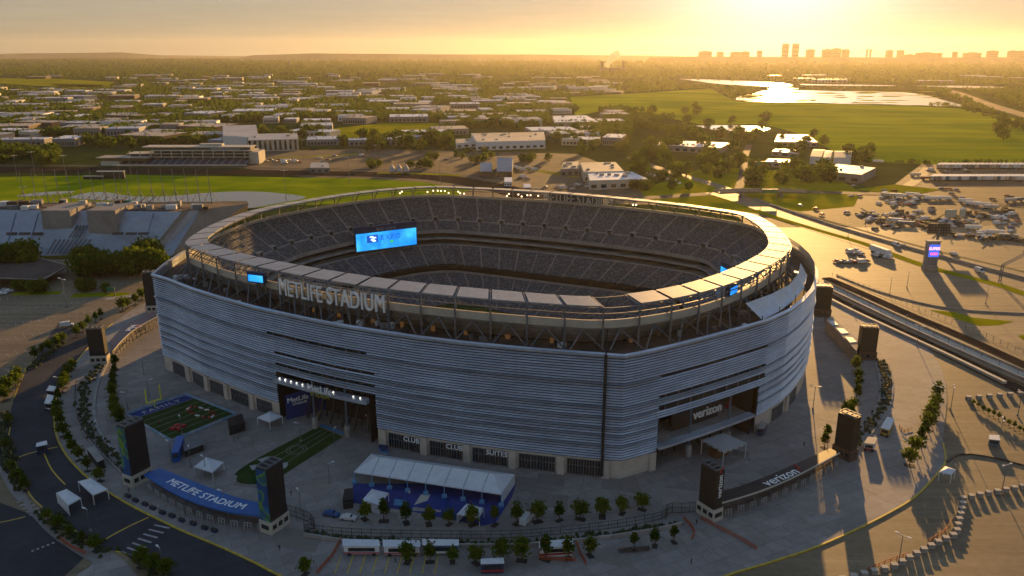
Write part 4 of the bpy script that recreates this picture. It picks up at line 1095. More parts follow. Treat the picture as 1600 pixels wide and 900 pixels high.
pylon('brown black pylon with upright white lettering at the left of the dark canopy', (1108, 806), cdB, M['brownblack'], None, top=15.0, deep=5.6, wide=3.0, word='verizon')
pylon('brown black pylon at the sunlit right end of the dark canopy', (1319, 714), cdB, M['brownblack'], None, top=14.6, deep=5.8, wide=3.2, booth='dim')
pylon('black pylon at the near end of the navy canopy on the left', (157, 567), (-8, 62), M['black'], None, top=15, deep=6, wide=3.2)
pylon('black pylon half hidden behind the left edge of the stadium', (243, 487), (-8, 62), M['black'], None, top=20)
pylon('dark brown pylon standing in the sunlit right plaza', (1352, 560), (6, 55), M['brownblack'], None, top=14, deep=6.5, wide=4, booth='dim')
pylon('dark brown pylon half hidden behind the right edge of the stadium', (1281, 492), (6, 55), M['brownblack'], None, top=14.5, deep=8, wide=5, booth='dim')

M['turn'] = mat('grey_turnstile', (.38, .38, .37), .6)
def canopy(label, px_outer, px_inner, z, mtop, word, wm_u, size, edge, posts=11, tick=False, wallm=None, cat='gate canopy', fliptext=False, turn=True):
    """px_outer / px_inner: the canopy's edges at height z"""
    A = resample(smooth_open(ATS(px_outer, z), 2), n=24); B = resample(smooth_open(ATS(px_inner, z), 2), n=24)
    c = A[12]; root = thing('gate_canopy', label, cat, (c[0], c[1], 0), 0, 'gate canopies between the pylons')
    s = MB(); s.ribbon([(x, y, z) for x, y in A], [(x, y, z) for x, y in B]); s.ribbon([(x, y, z - .5) for x, y in A], [(x, y, z) for x, y in A]); s.ribbon([(x, y, z) for x, y in B], [(x, y, z - .5) for x, y in B])
    s.ribbon([(x, y, z - .5) for x, y in B], [(x, y, z - .5) for x, y in A])
    s.build('canopy_top', mtop, root)
    if edge is not None:
        s = MB()
        for a, b in zip(A[:-1], A[1:]): s.bar((a[0], a[1], z + .05), (b[0], b[1], z + .05), .35)
        s.build('edge_trim', edge, root)
    for k in range(0, 25, 3):
        s = MB(); p = ((A[k][0] * .6 + B[k][0] * .4), (A[k][1] * .6 + B[k][1] * .4)); s.bar((p[0], p[1], .1), (p[0], p[1], z - .4), .3); s.build('post', M['steel'], root)
    s = MB(); C = [((a[0] + b[0]) / 2, (a[1] + b[1]) / 2) for a, b in zip(A, B)]
    for k, (a, b) in enumerate(zip(C[:-1], C[1:])):
        for t in range(5): f = t / 5; s.bar((a[0] + (b[0] - a[0]) * f, a[1] + (b[1] - a[1]) * f, .1), (a[0] + (b[0] - a[0]) * f, a[1] + (b[1] - a[1]) * f, z - .7), .10)
        s.bar((a[0], a[1], z - 1.0), (b[0], b[1], z - 1.0), .2); s.bar((a[0], a[1], 1.0), (b[0], b[1], 1.0), .12)
    s.build('gate_screen', wallm or M['brick'], root)
    if turn:
        for k in range(1, 24, 2):
            a, b = A[k], A[k + 1]; dx, dy = b[0] - a[0], b[1] - a[1]; L = math.hypot(dx, dy); s = MB()
            for t in (0, .38, .76):
                p = (a[0] + dx / L * t * 2.6, a[1] + dy / L * t * 2.6); s.bar((p[0], p[1], .1), (p[0], p[1], 2.0), .16)
            s.bar((a[0], a[1], 2.0), (a[0] + dx / L * 2.0, a[1] + dy / L * 2.0, 2.0), .16); s.bar((a[0], a[1], 1.1), (a[0] + dx / L * 2.0, a[1] + dy / L * 2.0, 1.1), .1)
            s.build('turnstile', M['turn'], root)
    if word:
        L = poly_len(C); mid = min(range(len(C)), key=lambda k: abs(proj(*C[k], z)[0] - wm_u)); s0 = L[mid]
        def fn(x, y, zz):
            px, py, tx, ty = point_on(C, L, s0 + x)
            return (px - ty * y, py + tx * y, z + .06 + zz)
        s = MB(); V, Fc = text_faces(word, size=size, depth=.05, bold=.05, spacing=1.02); yc = size * .36
        i0 = len(s.v)
        for v in V: s.v.append(fn(v[0] * 1.0, v[1] - yc, v[2]))
        for q_ in Fc: s.f.append(tuple(i0 + a for a in q_)); s.m.append(0)
        s.build('canopy_lettering', M['sign'], root)
        if tick:
            xe = max(v[0] for v in V) + .5; s = MB(); s.bar(fn(xe, 0, .05), fn(xe + .8, -1.0, .05), .35); s.bar(fn(xe + .8, -1.0, .05), fn(xe + 2.0, 2.2, .05), .35); s.build('red_tick_mark', M['red'], root)
    return root
canopy('long curved blue canopy with white METLIFE STADIUM lettering', [(224, 741), (262, 766), (305, 786), (355, 800), (412, 806)], [(250, 731), (290, 747), (330, 763), (372, 778), (412, 787)], 4.6, M['blue'], 'METLIFE STADIUM', 318, 3.6, None)
canopy('long curved black canopy with white lettering and a pale edge', [(1125, 787), (1165, 776), (1205, 762), (1250, 742), (1312, 708)], [(1127, 768), (1165, 757), (1205, 741), (1245, 724), (1297, 700)], 4.6, M['black'], 'verizon', 1217, 4.6, M['cream'], tick=True)
canopy('navy canopy with white lettering and a red white roundel on the left', [(177, 548), (192, 530), (212, 513), (246, 495)], [(170, 535), (186, 516), (206, 501), (240, 487)], 4.6, M['navy'], 'pepsi', 202, 3.6, M['cream'], wallm=M['cream'])
x, y = at(214, 509, 4.9)
for m_, (dx, r), z_ in (((M['sign'], (0, 2.0), 4.70)), ((M['red'], (0.3, 1.4), 4.76)), ((M['navy'], (-.5, .8), 4.80))):
    s = MB(); s.cyl((x + dx, y + dx, z_ - .05), r, .05, 16); o = s.build('roundel', m_)
    root = [o2 for o2 in bpy.data.objects if o2.name.startswith('gate_canopy') and 'navy' in o2['label']][0]
    o.parent = root; o.location = -root.location
# gilded low gate house on the right with three white skylights
root = thing('gate_house', 'long low gate house with three white roof squares in the right plaza', 'gate house', (*at(1320, 545), 0))
A = [at(1294, 497, 5), at(1337, 545, 5)]; B = [at(1303, 494, 5), at(1338 + 12, 540, 5)]
s = MB(); s.prism([at(1291, 500, 5.5), at(1300, 494, 5.5), at(1343, 534, 5.5), at(1338, 548, 5.5)], 0.1, 5.5); s.build('wall', M['concrete'], root)
for px in (((1293, 501), (1303, 501), (1310, 507), (1301, 508)), ((1307, 513), (1318, 513), (1326, 520), (1315, 521)), ((1320, 526), (1332, 527), (1339, 534), (1328, 535))):
    s = MB(); s.prism(ATS(px, 5.8), 5.5, 5.8); s.build('roof_square', M['white'], root)
s = MB(); a, b = at(1291, 503, 0), at(1337, 552, 0)
for k in range(30):
    f = k / 29; p = (a[0] + (b[0] - a[0]) * f, a[1] + (b[1] - a[1]) * f); s.bar((p[0] - 1.5, p[1] - 1, .1), (p[0] - 1.5, p[1] - 1, 4.5), .2)
s.build('screen', M['brick'], root)

# ------------------------------------------------------------------ trees
def tree_proto(name, label, H, Rw, leaves, seed, lm, leaf=0.55, trunk_h=0.28, cat='tree', pit=False, cone=0.0):
    rn = random.Random(seed); root = thing(name, label, cat)
    t = MB(); t.cyl((0, 0, 0), H * 0.028, H * 0.55, 7, H * 0.012, cap=False)
    for k in range(5):
        a = rn.uniform(0, 6.28); z0 = H * rn.uniform(.28, .45); t.bar((0, 0, z0), (math.cos(a) * Rw * .6, math.sin(a) * Rw * .6, z0 + H * .25), H * .016, H * .006)
    t.build('trunk', M['bark'], root, False)
    c = MB(); clumps = []
    for k in range(max(9, int(leaves / 9))):
        while True:
            p = Vector((rn.uniform(-1, 1), rn.uniform(-1, 1), rn.uniform(-1, 1)))
            if 0.25 < p.length < 1: break
        zz = (p.z + 1) / 2; w = 1 - cone * zz
        clumps.append(Vector((p.x * Rw * w, p.y * Rw * w, H * trunk_h + (H * (1 - trunk_h)) * (zz * .96))))
    for k in range(leaves):
        q_ = rn.choice(clumps); sp = Rw * .26
        p = q_ + Vector((rn.gauss(0, sp), rn.gauss(0, sp), rn.gauss(0, sp * .8)))
        p.z = min(p.z, H * 1.02)
        if p.z < H * trunk_h * .85: p.z = H * trunk_h * rn.uniform(.9, 1.2)
        a = Vector((rn.gauss(0, 1), rn.gauss(0, 1), rn.gauss(0, .7))).normalized(); b = a.cross(Vector((rn.gauss(0, 1), rn.gauss(0, 1), rn.gauss(0, 1)))).normalized()
        s = leaf * rn.uniform(.6, 1.3)
        c.face([p - a * s, p + b * s * .8, p + a * s, p - b * s * .8])
    c.build('crown', lm, root, False)
    if pit:
        g = MB(); g.box((0, 0, 0.01), (2.6, 1.7, 0.06)); g.build('tree_pit', mat('dark_tree_grate', (.03, .026, .022), .9), root, False)
    return root
street = [tree_proto('street_tree', 'x', 6.2 * hk, 1.9 * wk0, int(420 * wk0), s, M['leaf2'] if s % 2 else M['leaf'], 0.38, tk, pit=True, cone=cn) for s, hk, wk0, tk, cn in ((1, 1, 1, .30, .45), (2, 1.12, .85, .26, .6), (3, .9, 1.1, .36, .3), (4, 1.05, .7, .30, .75), (5, .85, .9, .33, .2))]
street = [Repeat(t) for t in street]
rnd = random.Random(11)
def row(points, desc, group, sc=(0.8, 1.15), dv=0, protos=None):
    for k, (u, v) in enumerate(points):
        x, y = at(u, v + dv); s = rnd.uniform(*sc)
        protos_ = protos or street
        protos_[rnd.randrange(len(protos_))].put(desc % nth(k), (x, y, 0.1), rnd.uniform(0, 6.28), s, group)
row([(570, 812), (600, 815), (635, 818), (670, 820), (702, 820), (739, 821), (773, 821), (808, 819), (840, 816), (874, 814), (907, 812), (941, 808), (972, 803), (1003, 797)], '%s small green tree from the left in the row below the long white tent', 'small trees in a row across the front plaza')
row([(637, 879), (672, 879), (707, 879), (744, 881), (782, 879), (815, 877), (852, 875), (888, 873), (922, 869), (991, 859), (1023, 854), (1053, 848), (477, 898)], '%s tree in the lowest row beneath the hedge', 'lowest row of plaza trees', (.8, 1.1))
row([(98, 610), (92, 625), (90, 638), (91, 652), (95, 665), (100, 678), (108, 691), (114, 702), (124, 716), (137, 733), (157, 748)], '%s tree from the top in the curved row beside the yellow kerb', 'curved row of trees beside the yellow kerb', (.75, 1.0), 4)
row([(182, 575), (180, 585), (178, 595), (177, 605), (176, 615), (177, 625), (179, 635), (181, 645), (185, 655), (190, 664)], '%s tree from the top in the inner curved row left of the small field', 'inner curved row of trees', (.8, 1.05), 3)
row([(120, 522), (130, 514), (140, 507), (150, 500), (158, 495), (55, 560), (67, 552), (78, 545), (90, 538), (98, 533)], '%s tree in the broken row along the upper left footpath', 'trees along the upper left footpath', (.8, 1.1), 4)
row([(192, 482), (200, 477), (212, 472), (222, 465), (233, 458), (5, 612), (15, 608), (25, 600), (8, 622), (30, 592)], '%s small tree of the scattered ones on the far left edge', 'scattered trees at the left edge', (.9, 1.2), 4)
row([(114, 575), (108, 585), (103, 596), (100, 603)], '%s tree in the short row above the left shuttle buses', 'short row of trees by the buses', (.8, 1.0), 4)
row([(1337, 575), (1340, 590), (1341, 605), (1338, 620), (1332, 635), (1326, 645), (1318, 650)], '%s tree from the top in the sunlit row left of the planted strip', 'sunlit row in the right plaza', (.85, 1.1), 6)
row([(1292, 683), (1288, 695)], '%s of two sunlit trees beside the right canopy pylon', 'two sunlit trees beside the pylon', (.9, 1.0), 6)
row([(1462, 622), (1460, 634), (1457, 645), (1453, 657), (1449, 668), (1443, 680), (1437, 692), (1429, 705), (1421, 724)], '%s tree from the top in the sunlit row on the right parking lot', 'sunlit row of trees on the right lot', (1.0, 1.2), 4)
row([(75, 812), (90, 824), (110, 838), (130, 848), (150, 858), (10, 700), (20, 735), (28, 750), (40, 765), (15, 660)], '%s shrub-like tree in the planted strip by the lower left road', 'trees in the lower left planted strip', (.6, .8), 2)
row([(222, 882), (240, 890), (262, 898)], '%s of three trees at the lower left bottom edge', 'three trees at the bottom edge', (.9, 1.0), 3)

# ------------------------------------------------------------------ lamps
def lamp_proto(H, heads=2, label='x'):
    root = thing('street_lamp', label, 'street lamp')
    s = MB(); s.cyl((0, 0, 0), .14, H, 6, .08); s.build('pole', M['steel'], root, False)
    s = MB(); s.cyl((0, 0, 0), .35, .7, 8); s.build('base', M['concrete'], root, False)
    for k in range(heads):
        a = 2 * math.pi * k / heads; s = MB(); dx, dy = math.cos(a), math.sin(a)
        s.bar((0, 0, H), (dx * 1.3, dy * 1.3, H + .1), .1); s.box((dx * 1.5, dy * 1.5, H), (.9, .45, .2), a); s.build('lamp_head', M['white'], root, False)
    return root
L2 = Repeat(lamp_proto(9, 2)); L1 = Repeat(lamp_proto(6.5, 1)); LT = Repeat(lamp_proto(24, 4))
def lamps(rep, pts, desc, group, sc=1.0):
    for k, (u, v) in enumerate(pts):
        x, y = at(u, v); rep.put(desc % nth(k), (x, y, 0), rnd.uniform(0, 3), sc, group)
lamps(L2, [(1403, 886), (1485, 641), (1432, 540), (1270, 640), (1390, 460), (1540, 475), (1458, 640), (1565, 770), (1417, 450), (1325, 370), (1352, 352), (1560, 695), (1590, 650)], '%s double-headed lamp post of those in the sunlit right lots', 'lamp posts in the right lots')
lamps(L1, [(142, 830), (255, 893), (470, 690), (523, 700), (575, 680), (515, 755), (470, 800), (268, 720), (298, 730), (285, 680), (233, 620), (225, 585), (200, 640), (95, 615), (150, 690), (322, 745), (300, 800), (352, 800)], '%s single-headed lamp post of those on the shaded front plaza', 'lamp posts on the shaded plaza')
lamps(L2, [(104, 480), (40, 300 + 20), (185, 300 + 60)], '%s double-headed lamp post in the left car park', 'lamp posts in the left car park', 1.6)

# ------------------------------------------------------------------ tents, booths
def quad_tent(label, eave_px, z, peak, m=None, sides=(), wallm=None, ridge=None, name='tent', group=None, legs=True, cat='tent'):
    E_ = ATS(eave_px, z); cx = sum(p[0] for p in E_) / len(E_); cy_ = sum(p[1] for p in E_) / len(E_)
    root = thing(name, label, cat, (cx, cy_, 0), 0, group); s = MB(); n = len(E_)
    s.mi = 0
    if ridge is None:
        for k in range(n):
            a, b = E_[k], E_[(k + 1) % n]; s.face([(a[0], a[1], z), (b[0], b[1], z), (cx, cy_, z + peak)])
    else:
        r0, r1 = ridge; a, b, c, d = E_          # a-b front, c-d back (c behind b)
        P0 = (a[0] * (1 - r0) * .5 + b[0] * r0 * .5 + d[0] * (1 - r0) * .5 + c[0] * r0 * .5, a[1] * (1 - r0) * .5 + b[1] * r0 * .5 + d[1] * (1 - r0) * .5 + c[1] * r0 * .5, z + peak)
        P1 = (a[0] * (1 - r1) * .5 + b[0] * r1 * .5 + d[0] * (1 - r1) * .5 + c[0] * r1 * .5, a[1] * (1 - r1) * .5 + b[1] * r1 * .5 + d[1] * (1 - r1) * .5 + c[1] * r1 * .5, z + peak)
        s.face([(a[0], a[1], z), (b[0], b[1], z), P1, P0]); s.face([(b[0], b[1], z), (c[0], c[1], z), P1]); s.face([(c[0], c[1], z), (d[0], d[1], z), P0, P1]); s.face([(d[0], d[1], z), (a[0], a[1], z), P0])
    for k in range(n):
        a, b = E_[k], E_[(k + 1) % n]; s.face([(a[0], a[1], z - .35), (b[0], b[1], z - .35), (b[0], b[1], z), (a[0], a[1], z)])
    s.build('tent_roof', m or M['whitefab'], root)
    if legs:
        for k in range(n): a = E_[k]; s = MB(); s.bar((a[0], a[1], .1), (a[0], a[1], z), .16); s.build('leg', M['white'], root)
    for k in sides:
        a, b = E_[k], E_[(k + 1) % n]; s = MB(); s.face([(a[0], a[1], .1), (b[0], b[1], .1), (b[0], b[1], z - .3), (a[0], a[1], z - .3)]); s.build('side_wall', wallm or m or M['whitefab'], root)
    return root, E_
big, E_ = quad_tent('long white marquee with a hipped roof beside the stadium wall', [(553, 737), (783, 772), (804, 741), (580, 709)], 3.6, 2.6, ridge=(.10, .90), sides=(1,), name='marquee', cat='marquee')
a, b, c, d = [Vector((p[0], p[1], 0)) for p in E_]
s = MB()
for k in range(1, 8):
    f = k / 8; p = a.lerp(b, f); q_ = d.lerp(c, f); m_ = (p + q_) / 2; s.bar((p.x, p.y, 3.66), (m_.x, m_.y, 6.24 if .1 < f < .9 else 5.6), .08)
s.build('roof_seams', M['steel_blue'], big)
for k in range(9):
    p = a.lerp(b, k / 8); s = MB(); s.bar((p.x, p.y, .1), (p.x, p.y, 3.5), .25); s.box((p.x, p.y - .5, .1), (1.4, 1.2, .8)); s.build('tent_post', mat('light_blue_post', (.12, .32, .5), .6), big)
for k in range(6):
    p = d.lerp(c, .1 + k * .15) * .6 + a.lerp(b, .1 + k * .15) * .4; s = MB(); s.box((p.x, p.y, .1), (3.5, 1.2, 1.1), math.atan2((b - a).y, (b - a).x)); s.build('counter', M['white'] if k % 2 else M['red'], big)
sheet = MB(); sheet.prism(ATS([(552, 756), (549, 786), (600, 793), (650, 801), (700, 812), (755, 822), (775, 817), (800, 777), (806, 757)]), 0.1, 0.16)
structure('floor_covering', sheet, M['carpet'], 'deep blue floor covering under and before the long marquee')
s = MB(); s.sheet(ATS([(647, 790), (658, 773), (673, 773), (668, 783)]), .175); tag(s.build('floor_graphic', M['cream']), 'pale angular graphic on the blue floor before the marquee', 'floor graphic')
s = MB(); s.sheet(ATS([(643, 799), (646, 793), (690, 798), (688, 801)]), .175); tag(s.build('floor_mat', M['concrete']), 'grey mat at the front edge of the blue floor', 'mat')
s = MB(); s.sheet(ATS([(615, 790), (617, 780), (635, 783), (637, 792)]), .175); tag(s.build('play_mat', mat('pale_blue_mat', (.06, .25, .45), .6)), 'pale blue mat on the blue floor left of the graphic', 'mat')
quad_tent('small white tent with closed sides on the left of the blue floor', [(566, 781), (592, 789), (607, 770), (581, 764)], 3.0, 1.4, sides=(0, 3))
quad_tent('small flat white tent at the right end of the blue floor', [(714, 803), (749, 808), (756, 794), (729, 787)], 3.0, .6, sides=(3,))
quad_tent('white square tent with a pointed roof below the small field', [(303, 729), (332, 738), (349, 722), (322, 714)], 3.0, 1.4)
quad_tent('white pointed tent left of the stadium gate with green floor', [(402, 652), (421, 659), (441, 650), (423, 642)], 3.0, 1.3)
quad_tent('white canopy roof over security lanes, nearer the kerb', [(122, 752), (145, 773), (168, 764), (142, 747)], 3.4, .5, group='white flat canopies on the road')
quad_tent('white canopy roof over security lanes, farther from the kerb', [(88, 770), (106, 789), (126, 778), (104, 764)], 3.4, .5, sides=(0,), group='white flat canopies on the road')
quad_tent('white tent on the right lot inside the dark kerb loop', [(1468, 737), (1487, 741), (1493, 734), (1477, 728)], 3.2, .8)
r_, E_ = quad_tent('tall bar pavilion with flat grey white roof in front of the right gate', [(1097, 687), (1131, 706), (1166, 692), (1130, 676)], 5.2, .35, m=M['roofpanel'], name='pavilion', cat='pavilion')
s = MB()
for k in range(4):
    a, b = E_[k], E_[(k + 1) % 4]
    for t in range(7):
        f = t / 6; s.bar((a[0] + (b[0] - a[0]) * f, a[1] + (b[1] - a[1]) * f, .1), (a[0] + (b[0] - a[0]) * f, a[1] + (b[1] - a[1]) * f, 1.3), .1)
    s.bar((a[0], a[1], 1.3), (b[0], b[1], 1.3), .12)
s.build('railing', M['steel'], r_)
s = MB(); cx, cy_ = r_.location.x, r_.location.y; s.box((cx - 1, cy_ + 1, .1), (5.5, 3, 2.4), .5); s.build('bar_counter', mat('wooden_counter', (.16, .07, .03), .7), r_)
for k in range(4):
    a, b = E_[k], E_[(k + 1) % 4]; s = MB()
    for t in range(8):
        if t % 2: continue
        f0, f1 = t / 8, (t + 1) / 8; s.face([(a[0] + (b[0] - a[0]) * f0, a[1] + (b[1] - a[1]) * f0, 4.6), (a[0] + (b[0] - a[0]) * f1, a[1] + (b[1] - a[1]) * f1, 4.6), (a[0] + (b[0] - a[0]) * f1, a[1] + (b[1] - a[1]) * f1, 4.9), (a[0] + (b[0] - a[0]) * f0, a[1] + (b[1] - a[1]) * f0, 4.9)])
    s.build('valance', M['white'], r_)

# small booths, trailers, vehicles
def booth(label, px, z, body, roof, name='booth', cat='booth', stripe=None, rows_=1, group=None, wheels=False):
    P = ATS(px, z); cx = sum(p[0] for p in P) / 4; cy_ = sum(p[1] for p in P) / 4; root = thing(name, label, cat, (cx, cy_, 0), 0, group)
    s = MB(); sh = [(cx + (p[0] - cx) * .94, cy_ + (p[1] - cy_) * .94) for p in P]; s.prism(sh, .5 if wheels else .1, z - .15); s.build('body', body, root)
    s = MB(); s.prism(P, z - .15, z); s.build('roof', roof, root)
    a, b = sh[0], sh[1]; d = Vector((b[0] - a[0], b[1] - a[1], 0)); n = Vector((d.y, -d.x, 0)).normalized()
    if n.y > 0: n = -n
    s = MB(); f = lambda t, zz, o: (a[0] + d.x * t + n.x * o, a[1] + d.y * t + n.y * o, zz)
    s.face([f(.12, z * .45, .05), f(.88, z * .45, .05), f(.88, z * .8, .05), f(.12, z * .8, .05)]); s.build('serving_hatch', M['glass'], root)
    if stripe: s = MB(); s.face([f(0, z * .2, .04), f(1, z * .2, .04), f(1, z * .4, .04), f(0, z * .4, .04)]); s.build('stripe', stripe, root)
    if wheels:
        for t in (.15, .85):
            s = MB(); p = f(t, .1, .05); s.box((p[0], p[1], .1), (.8, .3, .8), math.atan2(d.y, d.x)); s.build('wheel', M['rubber'], root)
    return root
pk = mat('pale_pink_panel', (.42, .14, .16), .6)
booth('left open-sided concession trailer with pink and white panels', [(535, 853), (594, 853), (592, 843), (535, 842)], 3.0, M['white'], M['whitefab'], 'concession_trailer', 'trailer', pk, group='concession trailers below the hedge', wheels=True)
booth('middle open-sided concession trailer with pink and white panels', [(598, 854), (657, 854), (656, 844), (598, 843)], 3.0, M['white'], M['whitefab'], 'concession_trailer', 'trailer', pk, group='concession trailers below the hedge', wheels=True)
booth('blue and white concession trailer with a pale roof', [(660, 852), (717, 852), (717, 843), (660, 842)], 3.0, mat('blue_trailer_side', (.06, .18, .32), .5), M['white'], 'concession_trailer', 'trailer', M['white'], group='concession trailers below the hedge', wheels=True)
booth('food stand with white roof and red panels under the lower trees', [(842, 856), (896, 853), (896, 841), (842, 846)], 3.0, M['white'], M['white'], 'food_stand', 'food stand', M['red'])
booth('dark blue branded booth with white roof near the bottom edge', [(751, 881), (788, 880), (787, 871), (751, 873)], 3.0, M['navy'], M['white'], 'booth', 'booth', M['red'])
booth('dark grey storage trailer beside the curved tree row on the left', [(152, 722), (163, 717), (146, 697), (135, 700)], 3.2, M['black'], M['concrete'], 'trailer', 'trailer', wheels=True)
booth('white box truck parked in the pylon shadow on the right', [(1350, 692), (1367, 694), (1371, 684), (1356, 682)], 3.0, M['white'], M['cream'], 'truck', 'truck', M['red'], wheels=True)
booth('yellow sided bus parked beside the sunlit planted strip', [(1376, 668), (1390, 672), (1398, 654), (1386, 651)], 3.0, mat('yellow_bus_side', (.45, .30, .03), .5), M['white'], 'shuttle_bus', 'bus', wheels=True)
booth('grey container on the right lot casting a long shadow', [(1545, 686), (1563, 688), (1563, 680), (1546, 679)], 2.6, M['steel_blue'], M['white'], 'container', 'container')
booth('small navy booth in front of the right gate stone pier', [(1183, 669), (1194, 670), (1199, 661), (1189, 658)], 2.8, M['navy'], M['concrete'], 'booth', 'booth')
booth('white and blue bus, nearer one of two on the ring road', [(69, 630), (81, 631), (84, 618), (74, 616)], 3.0, M['navy'], M['white'], 'shuttle_bus', 'bus', M['whitefab'], group='two buses on the ring road', wheels=True)
booth('white and blue bus, farther one of two on the ring road', [(72, 610), (84, 611), (88, 604), (77, 602)], 3.0, M['navy'], M['white'], 'shuttle_bus', 'bus', M['whitefab'], group='two buses on the ring road', wheels=True)
booth('small white roofed booth standing across the ring road', [(56, 698), (74, 694), (73, 688), (57, 692)], 3.0, M['navy'], M['white'], 'booth', 'booth')
booth('blue vehicle-shaped inflatable tunnel beside the small field', [(267, 708), (279, 706), (288, 681), (276, 681)], 3.6, mat('bright_blue_vinyl', (.01, .10, .38), .4), mat('bright_blue_vinyl', (.01, .10, .38), .4), 'inflatable', 'inflatable')
booth('black canopy stage at the right corner of the small field', [(357, 668), (383, 660), (378, 646), (355, 654)], 3.2, M['black'], M['black'], 'stage', 'stage')
booth('long black sided stall at the lower edge of the small field', [(288, 705), (318, 694), (314, 684), (286, 695)], 2.4, M['black'], M['steel'], 'stall', 'stall')
booth('black generator trailer at the left end of the blue floor', [(535, 782), (551, 780), (552, 762), (538, 764)], 3.0, M['black'], M['black'], 'generator', 'generator')
booth('pale blue lit booth by the club entrance wall', [(592, 700), (607, 702), (607, 696), (592, 694)], 1.6, mat('bright_blue_panel', (.03, .2, .5), .5), M['navy'], 'booth', 'booth')

def car_proto(label, body, L=4.5, W=1.85, H=1.45, van=False, name='parked_car', cat='car'):
    root = thing(name, label, cat); s = MB()
    prof = [(-L / 2, .35), (-L / 2, .8), (-L / 2 + .15, .9), (-L * .32, .95), (-L * .2, H), (L * .12, H), (L * .26, .98), (L / 2 - .1, .85), (L / 2, .6), (L / 2, .35)]
    if van: prof = [(-L / 2, .4), (-L / 2, H - .1), (-L / 2 + .2, H), (L * .2, H), (L * .33, 1.15), (L / 2 - .1, 1.0), (L / 2, .7), (L / 2, .4)]
    for a, b in zip(prof[:-1], prof[1:]):
        k0 = .82 if a[1] > 1.0 else 1; k1 = .82 if b[1] > 1.0 else 1
        s.face([(a[0], -W / 2 * k0, a[1]), (b[0], -W / 2 * k1, b[1]), (b[0], W / 2 * k1, b[1]), (a[0], W / 2 * k0, a[1])])
    for sg in (-1, 1): s.face([(p[0], sg * W / 2 * (.82 if p[1] > 1.0 else 1), p[1]) for p in (prof if sg < 0 else prof[::-1])])
    s.build('body', body, root, False)
    g = MB()
    if not van:
        for sg in (-1, 1): g.face([(-L * .28, sg * (W / 2 * .9 + .01), .98), (L * .22, sg * (W / 2 * .9 + .01), .98), (L * .10, sg * (W / 2 * .82 + .01), H - .1), (-L * .18, sg * (W / 2 * .82 + .01), H - .1)])
        g.face([(L * .245, -W * .4, 1.02), (L * .245, W * .4, 1.02), (L * .14, W * .36, H - .04), (L * .14, -W * .36, H - .04)])
    else:
        g.face([(L * .325, -W * .42, 1.2), (L * .325, W * .42, 1.2), (L * .215, W * .38, H - .1), (L * .215, -W * .38, H - .1)])
    g.build('windows', M['glass'], root, False)
    for sx in (-1, 1):
        for sy in (-1, 1):
            w = MB(); n = 10; c = Vector((sx * L * .31, sy * W / 2, .34)); r = .34
            ring_ = [(c.x + r * math.cos(2 * math.pi * k / n), c.y, c.z + r * math.sin(2 * math.pi * k / n)) for k in range(n)]
            in_ = [(p[0], p[1] - sy * .22, p[2]) for p in ring_]; w.face(ring_)
            for k in range(n): w.face([ring_[k], ring_[(k + 1) % n], in_[(k + 1) % n], in_[k]])
            w.build('wheel', M['rubber'], root, False)
    return root
paints = {'white': (.62, .62, .60), 'silver': (.32, .33, .34), 'black': (.02, .02, .022), 'blue': (.03, .09, .25), 'red': (.28, .02, .02), 'grey': (.12, .12, .13)}
CARS = {k: Repeat(car_proto('x', mat(k + '_car_paint', v, .3, .1, spec=.6))) for k, v in paints.items()}
VAN = Repeat(car_proto('x', mat('white_van_paint', (.62, .62, .60), .35), 5.6, 2.0, 2.3, True, 'van', 'van'))
def car(kind, u, v, rot, label, group=None, sc=None):
    r_ = VAN if kind == 'van' else CARS[kind]; x, y = at(u, v); return r_.put(label, (x, y, -0.05 if group else 0.1), rot, sc, group)
car('van', 105, 510, .4, 'white van alone in the shaded left car park')
car('van', 823, 815, 1.1, 'white and pale blue van parked among the front plaza trees')
car('blue', 518, 806, -.3, 'dark blue utility cart beside the black generator')
car('white', 545, 812, -.2, 'white cart with flat bed right of the dark blue cart')

# small football field with boards and goalpost
F4 = ATS([(197, 649), (290.5, 618), (370, 649), (268, 691)])
fld = thing('small_field', 'small artificial turf football field enclosed by blue boards', 'playing field', (*F4[0], 0))
def fq(s_, t_):        # s along A-B (far long side), t from A to D
    A, B, C_, D = F4; x = (A[0] * (1 - s_) + B[0] * s_) * (1 - t_) + (D[0] * (1 - s_) + C_[0] * s_) * t_; y = (A[1] * (1 - s_) + B[1] * s_) * (1 - t_) + (D[1] * (1 - s_) + C_[1] * s_) * t_
    return (x, y)
s = MB(); s.prism(F4, .1, .15); s.build('turf', M['turf'], fld)
s = MB(); 
s.sheet([fq(0, 0), fq(1, 0), fq(1, .17), fq(0, .17)], .16); s.build('end_zone', M['carpet'], fld)
s = MB()
for t in (.17, .30, .43, .56, .69, .82, .95):
    path_ribbon(s, [fq(.03, t), fq(.97, t)], .15, .165)
s.build('field_lines', M['whitepaint'], fld)
for k in range(4):
    a, b = F4[k], F4[(k + 1) % 4]; s = MB(); path_wall(s, [a, b], .15, .1, 1.1); s.build('side_board', mat('pale_blue_board', (.12, .30, .48), .5, var=.35, scale=.35, col2=(.45, .5, .55)), fld)
a, b = Vector((*fq(.12, .13), 0)), Vector((*fq(.9, .13), 0)); d = (b - a).normalized(); up = Vector((-d.y, d.x, 0))
s = MB(); add_text(s, 'FAMILY', lambda x, y, z: tuple((a + b) / 2 + d * x * 1.0 + up * y + Vector((0, 0, .175 + z))), size=3.6, depth=.01, bold=.1, spacing=1.25); s.build('field_lettering', M['whitepaint'], fld)
